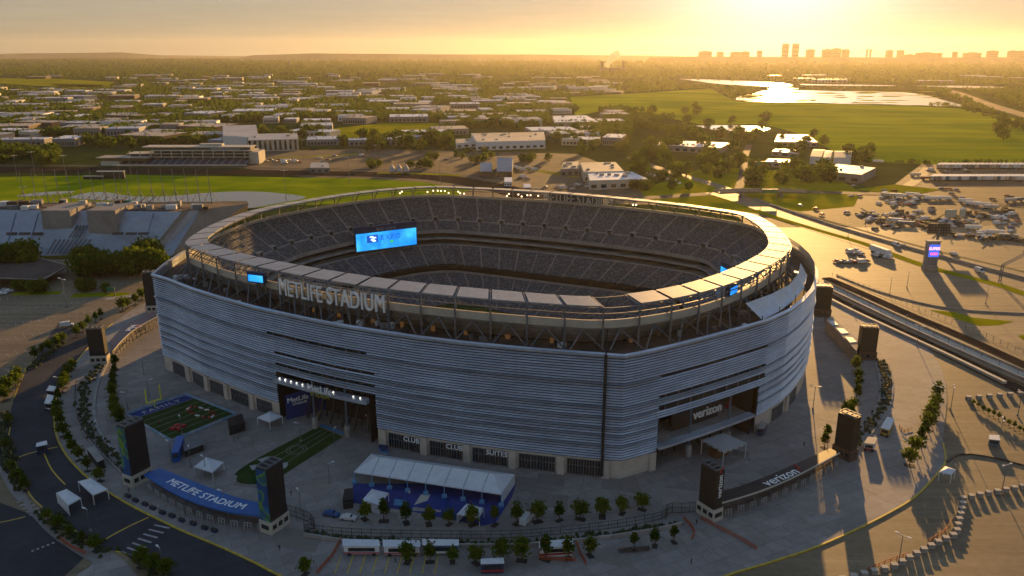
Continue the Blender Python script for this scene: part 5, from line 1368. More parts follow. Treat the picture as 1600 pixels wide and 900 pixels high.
for k in range(13):     # red rings and ball rack
    t = 2 * math.pi * k / 13; c = fq(.75 + .10 * math.cos(t), .60 + .22 * math.sin(t)); s = MB(); s.box((c[0], c[1], .16), (1.6, .6, .35), t); s.build('obstacle', M['red'] if k % 3 else M['white'], fld)
for k, (a_, b_) in enumerate(((.2, .75), (.28, .72), (.25, .8), (.33, .78))): c = fq(a_, b_); s = MB(); s.box((c[0], c[1], .16), (2.0, 1.2, .8), k); s.build('obstacle', M['red'], fld)
g = thing('goal_post', 'yellow goal post behind the small field', 'goal post', (*at(242, 637), 0)); x, y = at(242, 637); d = Vector((*fq(1, 0), 0)) - Vector((*fq(0, 0), 0)); d.normalize()
ym = mat('yellow_goal_paint', (.75, .75, .02), .5); c = Vector((x, y, 0))
s = MB(); s.bar(c + Vector((0, 0, .1)), c + Vector((0, 0, 2.6)), .25); s.build('stem', ym, g); s = MB(); s.bar(c - d * 2.6 + Vector((0, 0, 2.6)), c + d * 2.6 + Vector((0, 0, 2.6)), .32); s.build('crossbar', ym, g)
for sg in (-1, 1): s = MB(); s.bar(c + d * 2.6 * sg + Vector((0, 0, 2.6)), c + d * 2.6 * sg + Vector((0, 0, 8)), .32); s.build('upright', ym, g)
# long turf runway to the gate
rw = thing('turf_runway', 'long green turf runway leading out of the left gate', 'turf', (*at(450, 710), 0))
s = MB(); s.sheet(smooth_open(ATS([(536, 683), (445, 741), (432, 750), (405, 757), (380, 757), (368, 752), (372, 744), (364, 741), (400, 717), (497, 667)]), 1), .125); s.build('turf', M['turf'], rw)
s = MB()
for a, b in (((505, 671), (405, 728)), ((520, 677), (425, 738)), ((512, 674), (415, 733))): path_ribbon(s, ATS([a, b]), .18, .135)
x, y = at(463, 703); 
for k in range(16):
    t0, t1 = k / 16 * 6.283, (k + 1) / 16 * 6.283
    for r in (3.2, 2.2): path_ribbon(s, [(x + math.cos(t0) * r, y + math.sin(t0) * r), (x + math.cos(t1) * r, y + math.sin(t1) * r)], .2, .135)
s.build('field_lines', mat('faded_line', (.25, .27, .22), .7), rw)
s = MB(); path_ribbon(s, ATS([(500, 664), (537, 678)]), 1.6, .14); s.build('threshold', mat('pale_blue_mat', (.06, .25, .45), .6), rw)
for px in (((390, 728), (402, 726), (406, 733), (394, 735)), ((438, 725), (450, 722), (450, 729), (440, 735)), ((402, 719), (420, 713), (424, 717), (408, 722))): s = MB(); s.sheet(smooth_open(ATS(px), 1), .14); s.build('white_patch', M['whitepaint'], rw)

# row of navy bag-check tables in front of the blue canopy
for k, (u, v) in enumerate([(200, 777), (212, 784), (227, 790), (239, 796), (254, 803), (269, 808), (284, 815), (302, 820), (320, 827), (335, 831)]):
    x, y = at(u, v); t = thing('check_table', '%s navy skirted table from the left in the row before the blue canopy' % nth(k), 'table', (x, y, 0), -.5, 'navy tables before the blue canopy')
    s = MB(); s.box((0, 0, .1), (1.9, .9, .75), 0, .95); s.build('table_skirt', M['navy'], t, False); s = MB(); s.box((0, 0, .85), (2.0, 1.0, .05)); s.build('table_top', M['black'], t, False)
# umbrellas/benches and picnic tables
for k, (u, v) in enumerate([(972, 862), (981, 861), (990, 861), (1000, 860), (1009, 859)]):
    x, y = at(u, v); t = thing('picnic_table', '%s dark picnic table from the left under the lowest trees' % nth(k), 'table', (x, y, 0), .2, 'dark picnic tables under the lowest trees')
    s = MB(); s.box((0, 0, .75), (1.8, .8, .08)); s.build('table_top', M['brick'], t, False)
    for sg in (-1, 1): s = MB(); s.box((0, sg * .75, .45), (1.8, .3, .06)); s.build('bench', M['brick'], t, False); s = MB(); s.box((sg * .7, 0, 0), (.1, 1.2, .75)); s.build('leg', M['steel'], t, False)

# people
def person_mesh():
    s = MB()
    def loft(rings, n=8):
        base = len(s.v)
        for (cx, cy_, z, rx, ry) in rings:
            for k in range(n):
                t = 2 * math.pi * k / n; s.v.append((cx + rx * math.cos(t), cy_ + ry * math.sin(t), z))
        for r in range(len(rings) - 1):
            for k in range(n): s.f.append((base + r * n + k, base + r * n + (k + 1) % n, base + (r + 1) * n + (k + 1) % n, base + (r + 1) * n + k)); s.m.append(s.mi)
        s.f.append(tuple(base + (len(rings) - 1) * n + k for k in range(n))); s.m.append(s.mi)
    s.mi = 1
    for sg, st in ((-1, .16), (1, -.14)): loft([(st * 1.3 + .08, sg * .10, 0, .12, .05), (st, sg * .10, .08, .05, .05), (st * .6, sg * .10, .45, .065, .06), (0, sg * .09, .86, .09, .085)])
    s.mi = 0
    loft([(0, 0, .82, .12, .17), (0, 0, 1.0, .11, .15), (0, 0, 1.25, .13, .20), (0, 0, 1.42, .11, .21), (0, 0, 1.48, .06, .08)])
    for sg in (-1, 1): loft([(sg * .1, sg * .27, .80, .035, .035), (sg * .05, sg * .26, 1.1, .04, .04), (0, sg * .22, 1.42, .055, .055)])
    s.mi = 2
    loft([(0, 0, 1.46, .05, .05), (.01, 0, 1.54, .06, .06), (.02, 0, 1.62, .095, .08), (.01, 0, 1.72, .09, .08), (0, 0, 1.77, .05, .045)])
    return s
shirts = {'dark': (.03, .03, .035), 'white': (.55, .55, .55), 'red': (.35, .03, .03), 'blue': (.04, .08, .3), 'tan': (.3, .22, .14)}
skin = mat('skin', (.35, .2, .13), .6); trousers = mat('dark_trousers', (.03, .03, .04), .8)
pmesh = {}
for k, c in shirts.items():
    o = person_mesh().build('person', [mat(k + '_shirt', c, .8), trousers, skin]); pmesh[k] = o.data; bpy.data.objects.remove(o)
def person(kind, u, v, label, group=None):
    o = bpy.data.objects.new('person', pmesh[kind]); SC.collection.objects.link(o); x, y = at(u, v); o.location = (x, y, .1); o.rotation_euler = (0, 0, rnd.uniform(0, 6.28))
    tag(o, label, 'person', group); return o
for k, (kind, u, v, lab) in enumerate([('dark', 1080, 881, 'person in dark clothes walking alone at the bottom right of centre'), ('red', 1390, 605, 'person in red beside the sunlit planted strip'), ('dark', 1256, 698, 'person in dark clothes before the sunlit strip at the right gate'),
        ('white', 1170, 720, 'person in white shirt behind the black canopy'), ('dark', 618, 880, 'person by the yellow bay lines under the middle trailer'), ('blue', 668, 870, 'person in blue by the blue and white trailer'), ('dark', 366, 690, 'dark clothed person below the black canopy stage'),
        ('tan', 372, 686, 'person in tan below the black canopy stage'), ('dark', 320, 655, 'person in dark clothes standing on the small field'), ('red', 250, 664, 'person in red on the left of the small field'), ('dark', 437, 860, 'dark clothed person below the second blue banner pylon'),
        ('dark', 202, 770, 'dark clothed person left of the navy tables'), ('white', 248, 797, 'person in white between the navy tables'), ('dark', 290, 806, 'dark clothed person behind the navy tables'), ('dark', 1088, 880 - 60, 'person beside the booth of the lettered brown pylon'),
        ('white', 640, 775, 'person in white on the blue floor left part'), ('dark', 700, 785, 'dark clothed person on the blue floor centre'), ('red', 735, 790, 'person in red on the blue floor right part'), ('dark', 1310, 800, 'dark clothed person on the plaza below the right canopy'), ('dark', 455, 775, 'dark clothed person on the plaza right of the second pylon')]):
    person(kind, u, v, lab)

# ------------------------------------------------------------------ middle distance: ground sheets
def S(name, pxs, z, m, label): return sheet_obj(name, [ATS(p) for p in pxs], z, m, label)
S('dirt_lot', [[(1150, 335), (1180, 316), (1300, 305), (1395, 290), (1440, 256), (1700, 262), (1800, 430), (1240, 420)]], -0.30, M['work_lot'], 'brown asphalt and dirt lots on the right beyond the highway')
S('gravel_lot', [[(380, 262), (400, 236), (560, 232), (745, 236), (900, 240), (960, 262), (1010, 290), (1030, 320), (700, 310)]], -0.36, M['dirt'], 'brown gravel lots beyond the race track')
S('grass_bank', [[(1000, 296), (1100, 262), (1160, 262), (1300, 272), (1345, 300), (1335, 322), (1200, 335), (1010, 312)]], -0.27, M['marsh'], 'green bank between the highway ramps')
S('race_track_infield', [[(-60, 282), (0, 276), (200, 273), (400, 276), (560, 278), (660, 284), (735, 296), (700, 312), (480, 320), (300, 330), (-60, 345)]], -0.24, M['infield'], 'bright green infield of the race track')
TR = [(-60, 264), (0, 265), (200, 266), (420, 269), (600, 272), (680, 276), (740, 285), (800, 297), (850, 315)]
mb = MB(); path_ribbon(mb, smooth_open(ATS(TR), 2), 32, -0.20); structure('race_track', mb, M['track'], 'dark dirt race track sweeping behind the stadium')
mb = MB(); path_ribbon(mb, smooth_open(ATS([(-60, 258), (200, 259), (420, 262), (600, 265), (700, 269), (790, 280)]), 2), 10, -0.19); structure('track_apron', mb, M['asphalt'], 'grey apron road beside the race track')
M['water'] = mat('pond_water', (0.03, 0.045, 0.05), 0.06, var=0.0, spec=0.6)
def water_mat():
    m = bpy.data.materials.new('rippled_water'); m.use_nodes = True; n = m.node_tree.nodes; l = m.node_tree.links; b = n['Principled BSDF']
    b.inputs['Base Color'].default_value = (.03, .045, .05, 1); b.inputs['Roughness'].default_value = .12
    nz = n.new('ShaderNodeTexNoise'); nz.inputs['Scale'].default_value = .35; bp = n.new('ShaderNodeBump'); bp.inputs['Strength'].default_value = .12
    tc = n.new('ShaderNodeTexCoord'); l.new(tc.outputs['Object'], nz.inputs['Vector']); l.new(nz.outputs['Fac'], bp.inputs['Height']); l.new(bp.outputs['Normal'], b.inputs['Normal'])
    return m
M['water'] = water_mat()
def bank_sheet(name, px, z, m, label, seed=1, amp=.9):
    rn = random.Random(seed); P = []
    px = smooth_open(px + [px[0]], 2)
    for (u, v) in px: P.append(at(u + rn.uniform(-amp, amp) * 2, v + rn.uniform(-amp, amp) * .25))
    mb = MB(); mb.sheet(P[:-1], z); return structure(name, mb, m, label)
bank_sheet('pond', [(105, 309), (130, 301), (165, 299), (205, 307), (260, 307), (330, 300), (400, 298), (470, 305), (482, 309), (430, 318), (395, 325), (330, 330), (220, 316)], -0.15, M['water'], 'pale reflecting pond in the race track infield', amp=.2)
bank_sheet('pond', [(24, 306), (60, 300), (115, 298), (119, 300), (80, 304), (40, 307)], -0.15, M['water'], 'thin sliver of pond at the left of the infield', amp=.2)
MARSH = [(890, 151), (1000, 145), (1110, 138), (1150, 158), (1290, 162), (1420, 165), (1500, 169), (1640, 195), (1700, 262), (1500, 258), (1360, 252), (1300, 235), (1255, 210), (1190, 193), (1100, 195), (1000, 175), (960, 170), (900, 180), (890, 165)]
S('marsh', [MARSH], -0.42, M['marsh_far'], 'wide yellow green marsh on the right')
S('meadow', [[(498, 218), (520, 200), (600, 192), (690, 192), (690, 205), (640, 212), (560, 222)], [(50, 217), (120, 213), (230, 215), (225, 222), (60, 224)], [(0, 122), (90, 123), (180, 128), (160, 137), (60, 134), (0, 130)], [(75, 131), (180, 133), (205, 138), (110, 138)]], -0.40, M['marsh'], 'yellow green meadows among the trees')
LAGOON = [(1143, 155), (1180, 144), (1200, 140), (1300, 142), (1380, 142), (1445, 147), (1480, 158), (1515, 167), (1470, 165), (1380, 163), (1300, 161), (1180, 159)]
bank_sheet('lagoon', LAGOON, -0.36, M['water'], 'glittering lagoon in the marsh below the sun', 3, 1.6)
bank_sheet('river', [(1062, 123), (1110, 124), (1180, 127), (1240, 131), (1235, 136), (1170, 134), (1110, 130)], -0.36, M['water'], 'bright river bend beyond the lagoon', 4, 1.0)
bank_sheet('river', [(1425, 134), (1500, 133.5), (1578, 135.5), (1560, 137.5), (1480, 136.5)], -0.36, M['water'], 'thin strip of river at the right', 5, .6)
bank_sheet('creek', [(1088, 196), (1130, 195), (1185, 196), (1208, 201), (1180, 206), (1110, 203)], -0.36, M['water'], 'glaring strip of water before the marsh trees', 6, .8)
for k, p in enumerate(([(1200, 138), (1250, 137), (1246, 139.5), (1205, 140.5)], [(1250, 131), (1400, 133), (1400, 134.5), (1252, 133)], [(1160, 150), (1190, 148), (1195, 150), (1165, 153)])):
    bank_sheet('creek', p, -0.36, M['water'], ('bright inlet just above the lagoon', 'thin bright channel between river and lagoon', 'small bright pool at the left of the lagoon')[k], 7 + k, .5)
rn = random.Random(9); mb = MB()
for k in range(60):
    u, v = rn.uniform(1160, 1490), rn.uniform(142, 161); w, hh = rn.uniform(5, 30), rn.uniform(.25, .9)
    mb.sheet(ATS([(u - w, v), (u - w * .4, v - hh), (u + w * .6, v - hh * .7), (u + w, v + .2), (u + w * .3, v + hh), (u - w * .5, v + hh * .7)]), -0.32 + k * .001)
structure('mud_bank', mb, M['marsh'], 'low grassy mud banks in the lagoon')
# roads
def road(name, px, w, z, m, label):
    mb = MB(); path_ribbon(mb, smooth_open(ATS(px), 2), w, z); return structure(name, mb, m, label)
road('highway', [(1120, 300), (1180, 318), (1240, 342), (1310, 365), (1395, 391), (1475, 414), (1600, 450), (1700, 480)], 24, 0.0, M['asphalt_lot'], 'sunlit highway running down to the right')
road('road', [(700, 312), (780, 312), (880, 313), (1000, 310), (1100, 303), (1180, 299), (1240, 299), (1340, 302), (1395, 303), (1480, 312), (1600, 322)], 14, -0.02, M['asphalt'], 'grey road behind the stadium')
road('road', [(985, 245), (1015, 258), (1060, 272), (1110, 286), (1150, 300)], 12, -0.14, M['asphalt_lot'], 'diagonal road left of the dense trees')
road('road', [(1150, 305), (1158, 285), (1162, 265), (1163, 245), (1171, 226)], 8, -0.13, M['asphalt'], 'bright straight road running towards the sun')
road('road', [(1395, 303), (1420, 290), (1440, 275), (1450, 262)], 10, -0.12, M['asphalt_lot'], 'service road curving up to the trailer rows')
road('highway', [(1480, 141), (1500, 146), (1530, 158), (1560, 168), (1610, 182), (1700, 205)], 34, -0.34, M['dirt'], 'distant highway crossing the marsh on the right')
road('grass_strip', [(1180, 328), (1200, 336), (1285, 362), (1350, 380), (1395, 398), (1440, 414), (1475, 424), (1562, 445), (1600, 459), (1700, 492)], 7, 0.02, M['marsh'], 'green verge between the highway and the car park')
road('verge', [(1240, 329), (1275, 339), (1445, 388), (1600, 424), (1700, 450)], 3, 0.03, M['hedge'], 'dark verge on the far side of the highway')
S('grass_island', [[(1452, 484), (1490, 487), (1520, 496), (1585, 502), (1560, 508), (1530, 509), (1500, 500)], [(1590, 524), (1640, 520), (1640, 540), (1600, 532)], [(1325, 297), (1380, 290), (1400, 288), (1470, 296), (1440, 302), (1380, 300)]], -0.06, M['marsh'], 'small grass islands in the right-hand lots')
wallobj('median_barrier', 'dark median barrier along the sunlit highway', [(1180, 312), (1240, 333), (1310, 356), (1395, 381), (1475, 403), (1600, 436), (1700, 462)], 0.7, 0, 1.3, M['concrete'])
wallobj('low_wall', 'pale kerb wall curving across the right car park', [(1307, 430), (1340, 444), (1385, 460), (1450, 477), (1512, 486), (1600, 490)], 0.6, -.1, .5, M['concrete'])
wallobj('kerb_loop', 'dark kerb looping over the lower right lot', [(1480, 722), (1490, 712), (1510, 708), (1550, 714), (1600, 727), (1650, 738)], 0.7, -.1, .35, M['black'])
# raised walkway and tram bed on the right
wk = thing('footbridge', 'long sunlit pedestrian deck with parapets running down to the right', 'footbridge', (*at(1440, 520), 0))
P = smooth_open(ATS([(1278, 444), (1340, 474), (1400, 503), (1500, 549), (1620, 602)]), 2); s = MB(); path_wall(s, P, 7.0, 0.1, 1.2); s.build('deck', M['cream'], wk)
for sg in (-1, 1):
    s = MB(); Q = offset(P, sg * 3.5); path_wall(s, Q, .25, 1.2, 2.3); s.build('parapet', M['concrete'], wk)
s = MB()
for p in resample(P, step=9): s.bar((p[0], p[1], 1.2), (p[0], p[1], 3.6), .14)
s.build('deck_posts', M['steel'], wk)
road('tram_bed', [(1280, 455), (1345, 489), (1400, 515), (1500, 562), (1600, 612), (1650, 636)], 7, 0.11, M['track'], 'dark sunken tram bed beside the pedestrian deck')
road('service_lane', [(1290, 434), (1340, 455), (1420, 491), (1500, 524), (1600, 570), (1650, 592)], 6, 0.115, M['track'], 'dark lane behind the pedestrian deck')
wallobj('platform_wall', 'low pale platform wall in front of the tram bed', [(1295, 468), (1335, 489), (1400, 519), (1480, 556), (1570, 600)], 1.6, 0.1, 1.1, M['cream'])
fence('long thin fence behind the pedestrian deck on the right', [(1300, 432), (1350, 450), (1420, 480), (1500, 511), (1610, 560)], 2.4, 4, M['steel'], panel=False)
for k, (u, v) in enumerate([(1345, 470), (1398, 492), (1416, 500), (1460, 520), (1530, 552), (1333, 484)]):
    person(('dark', 'red', 'white')[k % 3], u, v, '%s person from the left walking on the sunlit pedestrian deck' % nth(k), 'people on the pedestrian deck').location.z = 1.2

# overpass with green signs
ov = thing('overpass', 'road overpass with green signs in front of the bright road', 'overpass', (*at(1165, 300), 0))
P = [at(1120, 300, 5), at(1160, 298, 5), at(1220, 298, 5), at(1260, 300, 5)]
s = MB(); path_wall(s, P, 11, 4, 5.2); s.build('deck', M['asphalt_lot'], ov)
for sg in (-1, 1): s = MB(); path_wall(s, offset(P, 5.4 * sg), .3, 5.2, 6.2); s.build('parapet', M['concrete'], ov)
for p in P[1:3]: s = MB(); s.box((p[0], p[1], 0), (2, 9, 4)); s.build('pier', M['concrete'], ov)
def gantry_sign(lab, u0, u1, v, z, hh):
    a, b = at(u0, v, z), at(u1, v, z); g = thing('highway_sign', lab, 'road sign', (*a, 0)); s = MB(); s.box(((a[0] + b[0]) / 2, (a[1] + b[1]) / 2, z), (abs(b[0] - a[0]), .4, hh)); s.build('sign_panel', M['green'], g)
    for p in (a, b): s = MB(); s.bar((p[0], p[1] + .5, 0), (p[0], p[1] + .5, z + hh), .4); s.build('post', M['steel'], g)
gantry_sign('green highway sign on the overpass', 1191, 1215, 302, 6.5, 3.5)
gantry_sign('green highway sign by the bright road farther off', 1178, 1197, 259, 7, 4.5)
gantry_sign('small green road sign in the shaded left car park', 167, 178, 454, 2.5, 1.8)

# ------------------------------------------------------------------ arena on the left
def on_plane(u, v, p0, nrm_):
    a = Vector((0, 0, CAM_H)); x, y = at(u, v, 0); d = Vector((x, y, 0)) - a; n = Vector(nrm_); t = (Vector(p0) - a).dot(n) / d.dot(n); return a + d * t
def V3(u, v, z): x, y = at(u, v, z); return Vector((x, y, z))
M['arena'] = mat('pale_blue_arena_roofing', (.30, .34, .38), .45, .3, var=.12, scale=.06)
M['arena_trim'] = mat('beige_arena_edge', (.27, .24, .21), .8, var=.15, scale=.1)
ar = thing('arena', 'large grey arena with sloping metal sides and a row of masts', 'arena', (*at(130, 370), 0))
T0, T1, T2 = V3(-130, 326, 24), V3(284, 331, 24), V3(314, 327, 24); B0, B1, B2 = V3(-180, 402, 0), V3(230, 398, 0), V3(268, 400, 0); T3 = V3(388, 318, 22); B3 = V3(385, 340, 0); TB0, TB3 = V3(-160, 321, 24), V3(385, 314, 22.2)
def face_obj(nm, pts, m, par): s = MB(); s.face(pts); return s.build(nm, m, par)
face_obj('sloping_side', [B0, B1, T1, T0], M['arena'], ar); face_obj('corner_edge', [B1, B1.lerp(B2, .45), T1.lerp(T2, .4), T1], M['arena_trim'], ar)
face_obj('sloping_side', [B1.lerp(B2, .45), B2, T2, T1.lerp(T2, .4)], M['arena'], ar); face_obj('end_wall', [B2, B3, T3, T2], M['arena_trim'], ar)
face_obj('roof', [T0, T1, T2, T3, TB3, TB0], M['deck'], ar)
ND = (T1 - T0).cross(B0 - T0).normalized()
if ND.y > 0: ND = -ND
def pl(u, v, o=.3): return on_plane(u, v, T0 + ND * o, ND)
s = MB()
for k in range(6):
    if k < 4: s.face([pl(120 + k * 5, 352, .35), pl(122.5 + k * 5, 352, .35), pl(109 + k * 5, 372, .35), pl(106.5 + k * 5, 372, .35)])
for k in range(9): s.face([pl(86 + k * 6.8, 374, .35), pl(89.2 + k * 6.8, 374, .35), pl(75.2 + k * 6.2, 397, .35), pl(72 + k * 6.2, 397, .35)])
s.build('roof_light_strips', M['glass'], ar)
for u in (12, 32, 52, 178, 199, 218): s = MB(); s.face([pl(u - 2, 363, .3), pl(u + 16, 363, .3), pl(u + 14, 367, .3), pl(u - 3, 367, .3)]); s.build('dark_recess', M['deck'], ar)
s = MB()
for u in (-20, 25, 60, 240): 
    a, b = pl(u, 333, .32), pl(u - 18, 396, .32); s.bar(a, b, .35)
s.build('roof_seams', M['steel_blue'], ar)
for u in (90, 161):
    p = pl(u, 358, 0); zt = zof(p.x, p.y, 329); s = MB(); s.box((p.x, p.y + 14, 8), (18.5, 28, zt - 8), 0, .97); s.build('stair_tower', M['arena_trim'], ar)
rn = random.Random(21)
for k in range(34):
    u = rn.uniform(0, 320); v = rn.uniform(321, 328); p = V3(u, v, 24); s = MB(); w = rn.uniform(2, 7); s.box((p.x, p.y, 24), (w, rn.uniform(2, 5), rn.uniform(1.5, 4.5)), rn.uniform(0, .3)); s.build('roof_unit', (M['white'], M['concrete'], M['steel'], M['deck'], M['cream'])[k % 5], ar)
s = MB(); p = V3(202, 321, 24); s.box((p.x, p.y, 24), (5, 3, 3.5)); s.build('roof_unit', M['green'], ar)
for k in range(8):
    p = V3(120 + k * 15, 322, 24); s = MB(); s.bar((p.x, p.y, 24), (p.x + 3, p.y + 12, 28), .6); s.build('roof_brace', M['steel'], ar)
for k in range(17):
    p = V3(40 + k * 18.2, 320 - (k > 10) * 1.5, 24); s = MB(); s.bar((p.x, p.y, 24), (p.x - 1.6, p.y + 2, 47), .45, .25)
    for sg in (-1, 1): s.bar((p.x - .5, p.y, 33), (p.x + sg * 6, p.y, 24), .3)
    s.build('mast', M['arena_trim'], ar)
s = MB(); a, b = V3(40, 320, 24), V3(335, 318.5, 24); s.bar(a + Vector((0, 0, 1)), b + Vector((0, 0, 1)), .8); s.build('mast_beam', M['arena_trim'], ar)
# dark canopied building below the arena
cb = thing('canopy_building', 'low building with a wide dark flat roof at the left edge', 'building', (*at(50, 430), 0))
s = MB(); Q = ATS([(-20, 434), (67, 437), (106, 415), (60, 403), (-20, 408)], 5); s.prism(Q, 4.3, 5.0); s.build('roof', M['deck'], cb)
s = MB()
for a, b in zip(Q[:3], Q[1:4]): s.bar((a[0], a[1], 5.1), (b[0], b[1], 5.1), .5)
s.build('roof_edge', M['concrete'], cb)
for q_ in Q[:4]: s = MB(); s.bar((q_[0] - 1, q_[1] + 1, 0), (q_[0] - 1, q_[1] + 1, 4.4), .6); s.build('column', M['concrete'], cb)
s = MB(); s.prism(ATS([(-20, 431), (40, 433), (70, 420), (-20, 418)]), 0, 4.3); s.build('wall', M['dark'], cb)

# ------------------------------------------------------------------ grandstand across the track
gs = thing('grandstand', 'long multi-storey race track grandstand with cream decks and dark blue seats', 'grandstand', (*at(300, 258), 0))
def gpt(u, dep, z, v=259):
    x, y = at(u, v); return (x, y + dep * .8, z * .63)
def gbox(nm, u0, u1, d0, d1, z0, z1, m, par=gs):
    s = MB(); a, b = gpt(u0, d0, 0), gpt(u1, d0, 0); c, d = gpt(u1, d1, 0), gpt(u0, d1, 0); s.prism([a[:2], b[:2], c[:2], d[:2]], z0 * .63, z1 * .63); return s.build(nm, m, par)
s = MB(); s.face([gpt(183, 0, 2), gpt(386, 0, 2), gpt(386, 22, 10), gpt(190, 22, 10)]); seats = s.build('lower_seating', mat('dark_blue_seats', (.02, .03, .055), .7, var=.3, scale=.4), gs)
for k in range(17): u = 186 + k * 12.2; s = MB(); s.face([gpt(u, -.2, 2.2), gpt(u + 1.4, -.2, 2.2), gpt(u + 3.6, 22, 10.2), gpt(u + 2.2, 22, 10.2)]); s.build('aisle', M['concrete'], seats)
gbox('front_wall', 183, 386, -.6, 0, 0, 2.4, M['cream']); gbox('terrace_slab', 186, 388, 16, 40, 11.6, 12.5, M['cream']); gbox('recessed_floor', 190, 386, 24, 40, 10, 17, M['dark'])
gbox('balcony_slab', 190, 390, 18, 44, 17.2, 18.2, M['cream']); gbox('glazed_floor', 232, 386, 22, 44, 18.2, 22.5, M['glass']); gbox('balcony_slab', 228, 390, 18, 46, 22.5, 23.6, M['cream'])
gbox('upper_floor', 218, 384, 26, 46, 23.6, 28, mat('olive_glazing', (.07, .07, .05), .4)); gbox('roof_slab', 213, 386, 23, 48, 28, 29.2, M['cream'])
gbox('end_tower', 384, 399, 18, 48, 0, 21, M['cream']); gbox('left_wing_wall', 158, 186, 0, 26, 0, 7, M['cream']); gbox('left_wing_glazing', 160, 226, 6, 26, 7, 12.5, mat('amber_glazing', (.20, .14, .06), .3)); gbox('left_wing_roof', 150, 232, 2, 30, 12.6, 13.6, M['concrete'])
for k in range(12): u = 196 + k * 16.5; s = MB(); s.bar(gpt(u, 17, 10), gpt(u, 17, 22.6), .8); s.build('column', M['cream'], gs)
gbox('roof_unit', 300, 336, 34, 44, 29.2, 33, M['cream'])
gbox('lettering_band', 322, 368, 22.4, 22.9, 24.5, 27, M['concrete'])

# ------------------------------------------------------------------ buildings
wallc = {'cream': M['cream'], 'grey': mat('grey_block_wall', (.20, .20, .20), .8, var=.15, scale=.1), 'white': M['white'], 'brown': M['brick'], 'bluegrey': mat('blue_grey_wall', (.16, .19, .23), .7, var=.15, scale=.1)}
roofc = {'white': mat('white_membrane_roof', (.72, .73, .75), .5, var=.12, scale=.03), 'grey': mat('grey_gravel_roof', (.34, .34, .35), .6, var=.2, scale=.03), 'pale': mat('pale_metal_roof', (.50, .54, .60), .5, .1, var=.15, scale=.03), 'tan': mat('tan_roof', (.42, .36, .28), .7, var=.2, scale=.03)}
def building(label, px, z, wm, rm, units=5, win=True, cat='warehouse', group=None, name='warehouse', gable=False):
    P = ATS(px, z); cx = sum(p[0] for p in P) / len(P); cy_ = sum(p[1] for p in P) / len(P); root = thing(name, label, cat, (cx, cy_, 0), 0, group)
    s = MB(); s.prism(P, -.6, z - .2); s.build('wall', wm, root)
    s = MB(); Q = [(cx + (p[0] - cx) * .985, cy_ + (p[1] - cy_) * .985) for p in P]
    if gable:
        a, b, c, d = P; m0 = ((a[0] + d[0]) / 2, (a[1] + d[1]) / 2, z + gable); m1 = ((b[0] + c[0]) / 2, (b[1] + c[1]) / 2, z + gable); A3 = [(p[0], p[1], z) for p in P]
        s.face([A3[0], A3[1], m1, m0]); s.face([A3[2], A3[3], m0, m1]); s.face([A3[1], A3[2], m1]); s.face([A3[3], A3[0], m0])
    else: s.prism(Q, z - .2, z)
    r = s.build('roof', rm, root)
    rn = random.Random(int(cx * 7 + cy_))
    if not gable:
        for k in range(units):
            a, b = rn.uniform(.1, .9), rn.uniform(.15, .85); x = (P[0][0] * (1 - a) + P[1][0] * a) * (1 - b) + (P[3 % len(P)][0] * (1 - a) + P[2][0] * a) * b; y = (P[0][1] * (1 - a) + P[1][1] * a) * (1 - b) + (P[3 % len(P)][1] * (1 - a) + P[2][1] * a) * b
            s = MB(); s.box((x, y, z), (rn.uniform(2, 5), rn.uniform(2, 3), rn.uniform(1, 2))); s.build('roof_unit', M['concrete'], r)
    if win:
        a, b = P[0], P[1]; d = Vector((b[0] - a[0], b[1] - a[1], 0)); n = Vector((d.y, -d.x, 0)).normalized(); n = -n if n.y > 0 else n
        s = MB(); K = max(3, int(d.length / 9))
        for k in range(K): f0, f1 = (k + .2) / K, (k + .75) / K; s.face([(a[0] + d.x * f0 + n.x * .1, a[1] + d.y * f0 + n.y * .1, .8), (a[0] + d.x * f1 + n.x * .1, a[1] + d.y * f1 + n.y * .1, .8), (a[0] + d.x * f1 + n.x * .1, a[1] + d.y * f1 + n.y * .1, min(4, z * .55)), (a[0] + d.x * f0 + n.x * .1, a[1] + d.y * f0 + n.y * .1, min(4, z * .55))])
        s.build('loading_doors', M['dark'], root)
    return root
building('low warehouse with a bright white roof just behind the stadium rim', [(921, 282), (1012, 279), (988, 268), (918, 270)], 8, wallc['cream'], roofc['white'], 10)
building('grey flat-roofed warehouse behind the bright white roofed one', [(912, 269), (975, 267), (962, 253), (906, 254)], 9, wallc['cream'], roofc['tan'])
building('small grey warehouse left of the grey flat-roofed one', [(876, 264), (906, 263), (904, 252), (880, 253)], 7, wallc['grey'], roofc['tan'])
building('wide warehouse with sunlit cream roof beyond the gravel lots', [(745, 222), (852, 219), (850, 206), (736, 208)], 10, wallc['white'], roofc['tan'], 12)
building('small white shed left of the wide cream roofed warehouse', [(712, 224), (746, 222), (738, 216), (712, 217)], 6, wallc['white'], roofc['tan'], 1)
building('bright warehouse with a dark red band among trees right of centre', [(866, 191), (936, 190), (916, 180), (863, 181)], 9, wallc['grey'], roofc['white'], 8)
building('long low white roof glaring among dense trees under the sun', [(1018, 226), (1126, 231), (1143, 223), (1040, 219)], 7, wallc['grey'], roofc['white'], 9)
building('sunlit hall with cream roof beside the grass bank on the right', [(1289, 267), (1346, 273), (1369, 262), (1308, 256)], 8, wallc['grey'], roofc['white'], 2)
building('big white block left of the striped hotel', [(348, 212), (385, 214), (403, 211), (400, 195), (348, 196)], 15, wallc['white'], roofc['grey'], 0, False, 'building', None, 'building')
building('long pale roof seen against the light right of the straight road', [(1210, 221), (1278, 222), (1262, 210), (1215, 210)], 6, wallc['grey'], roofc['white'], 3)
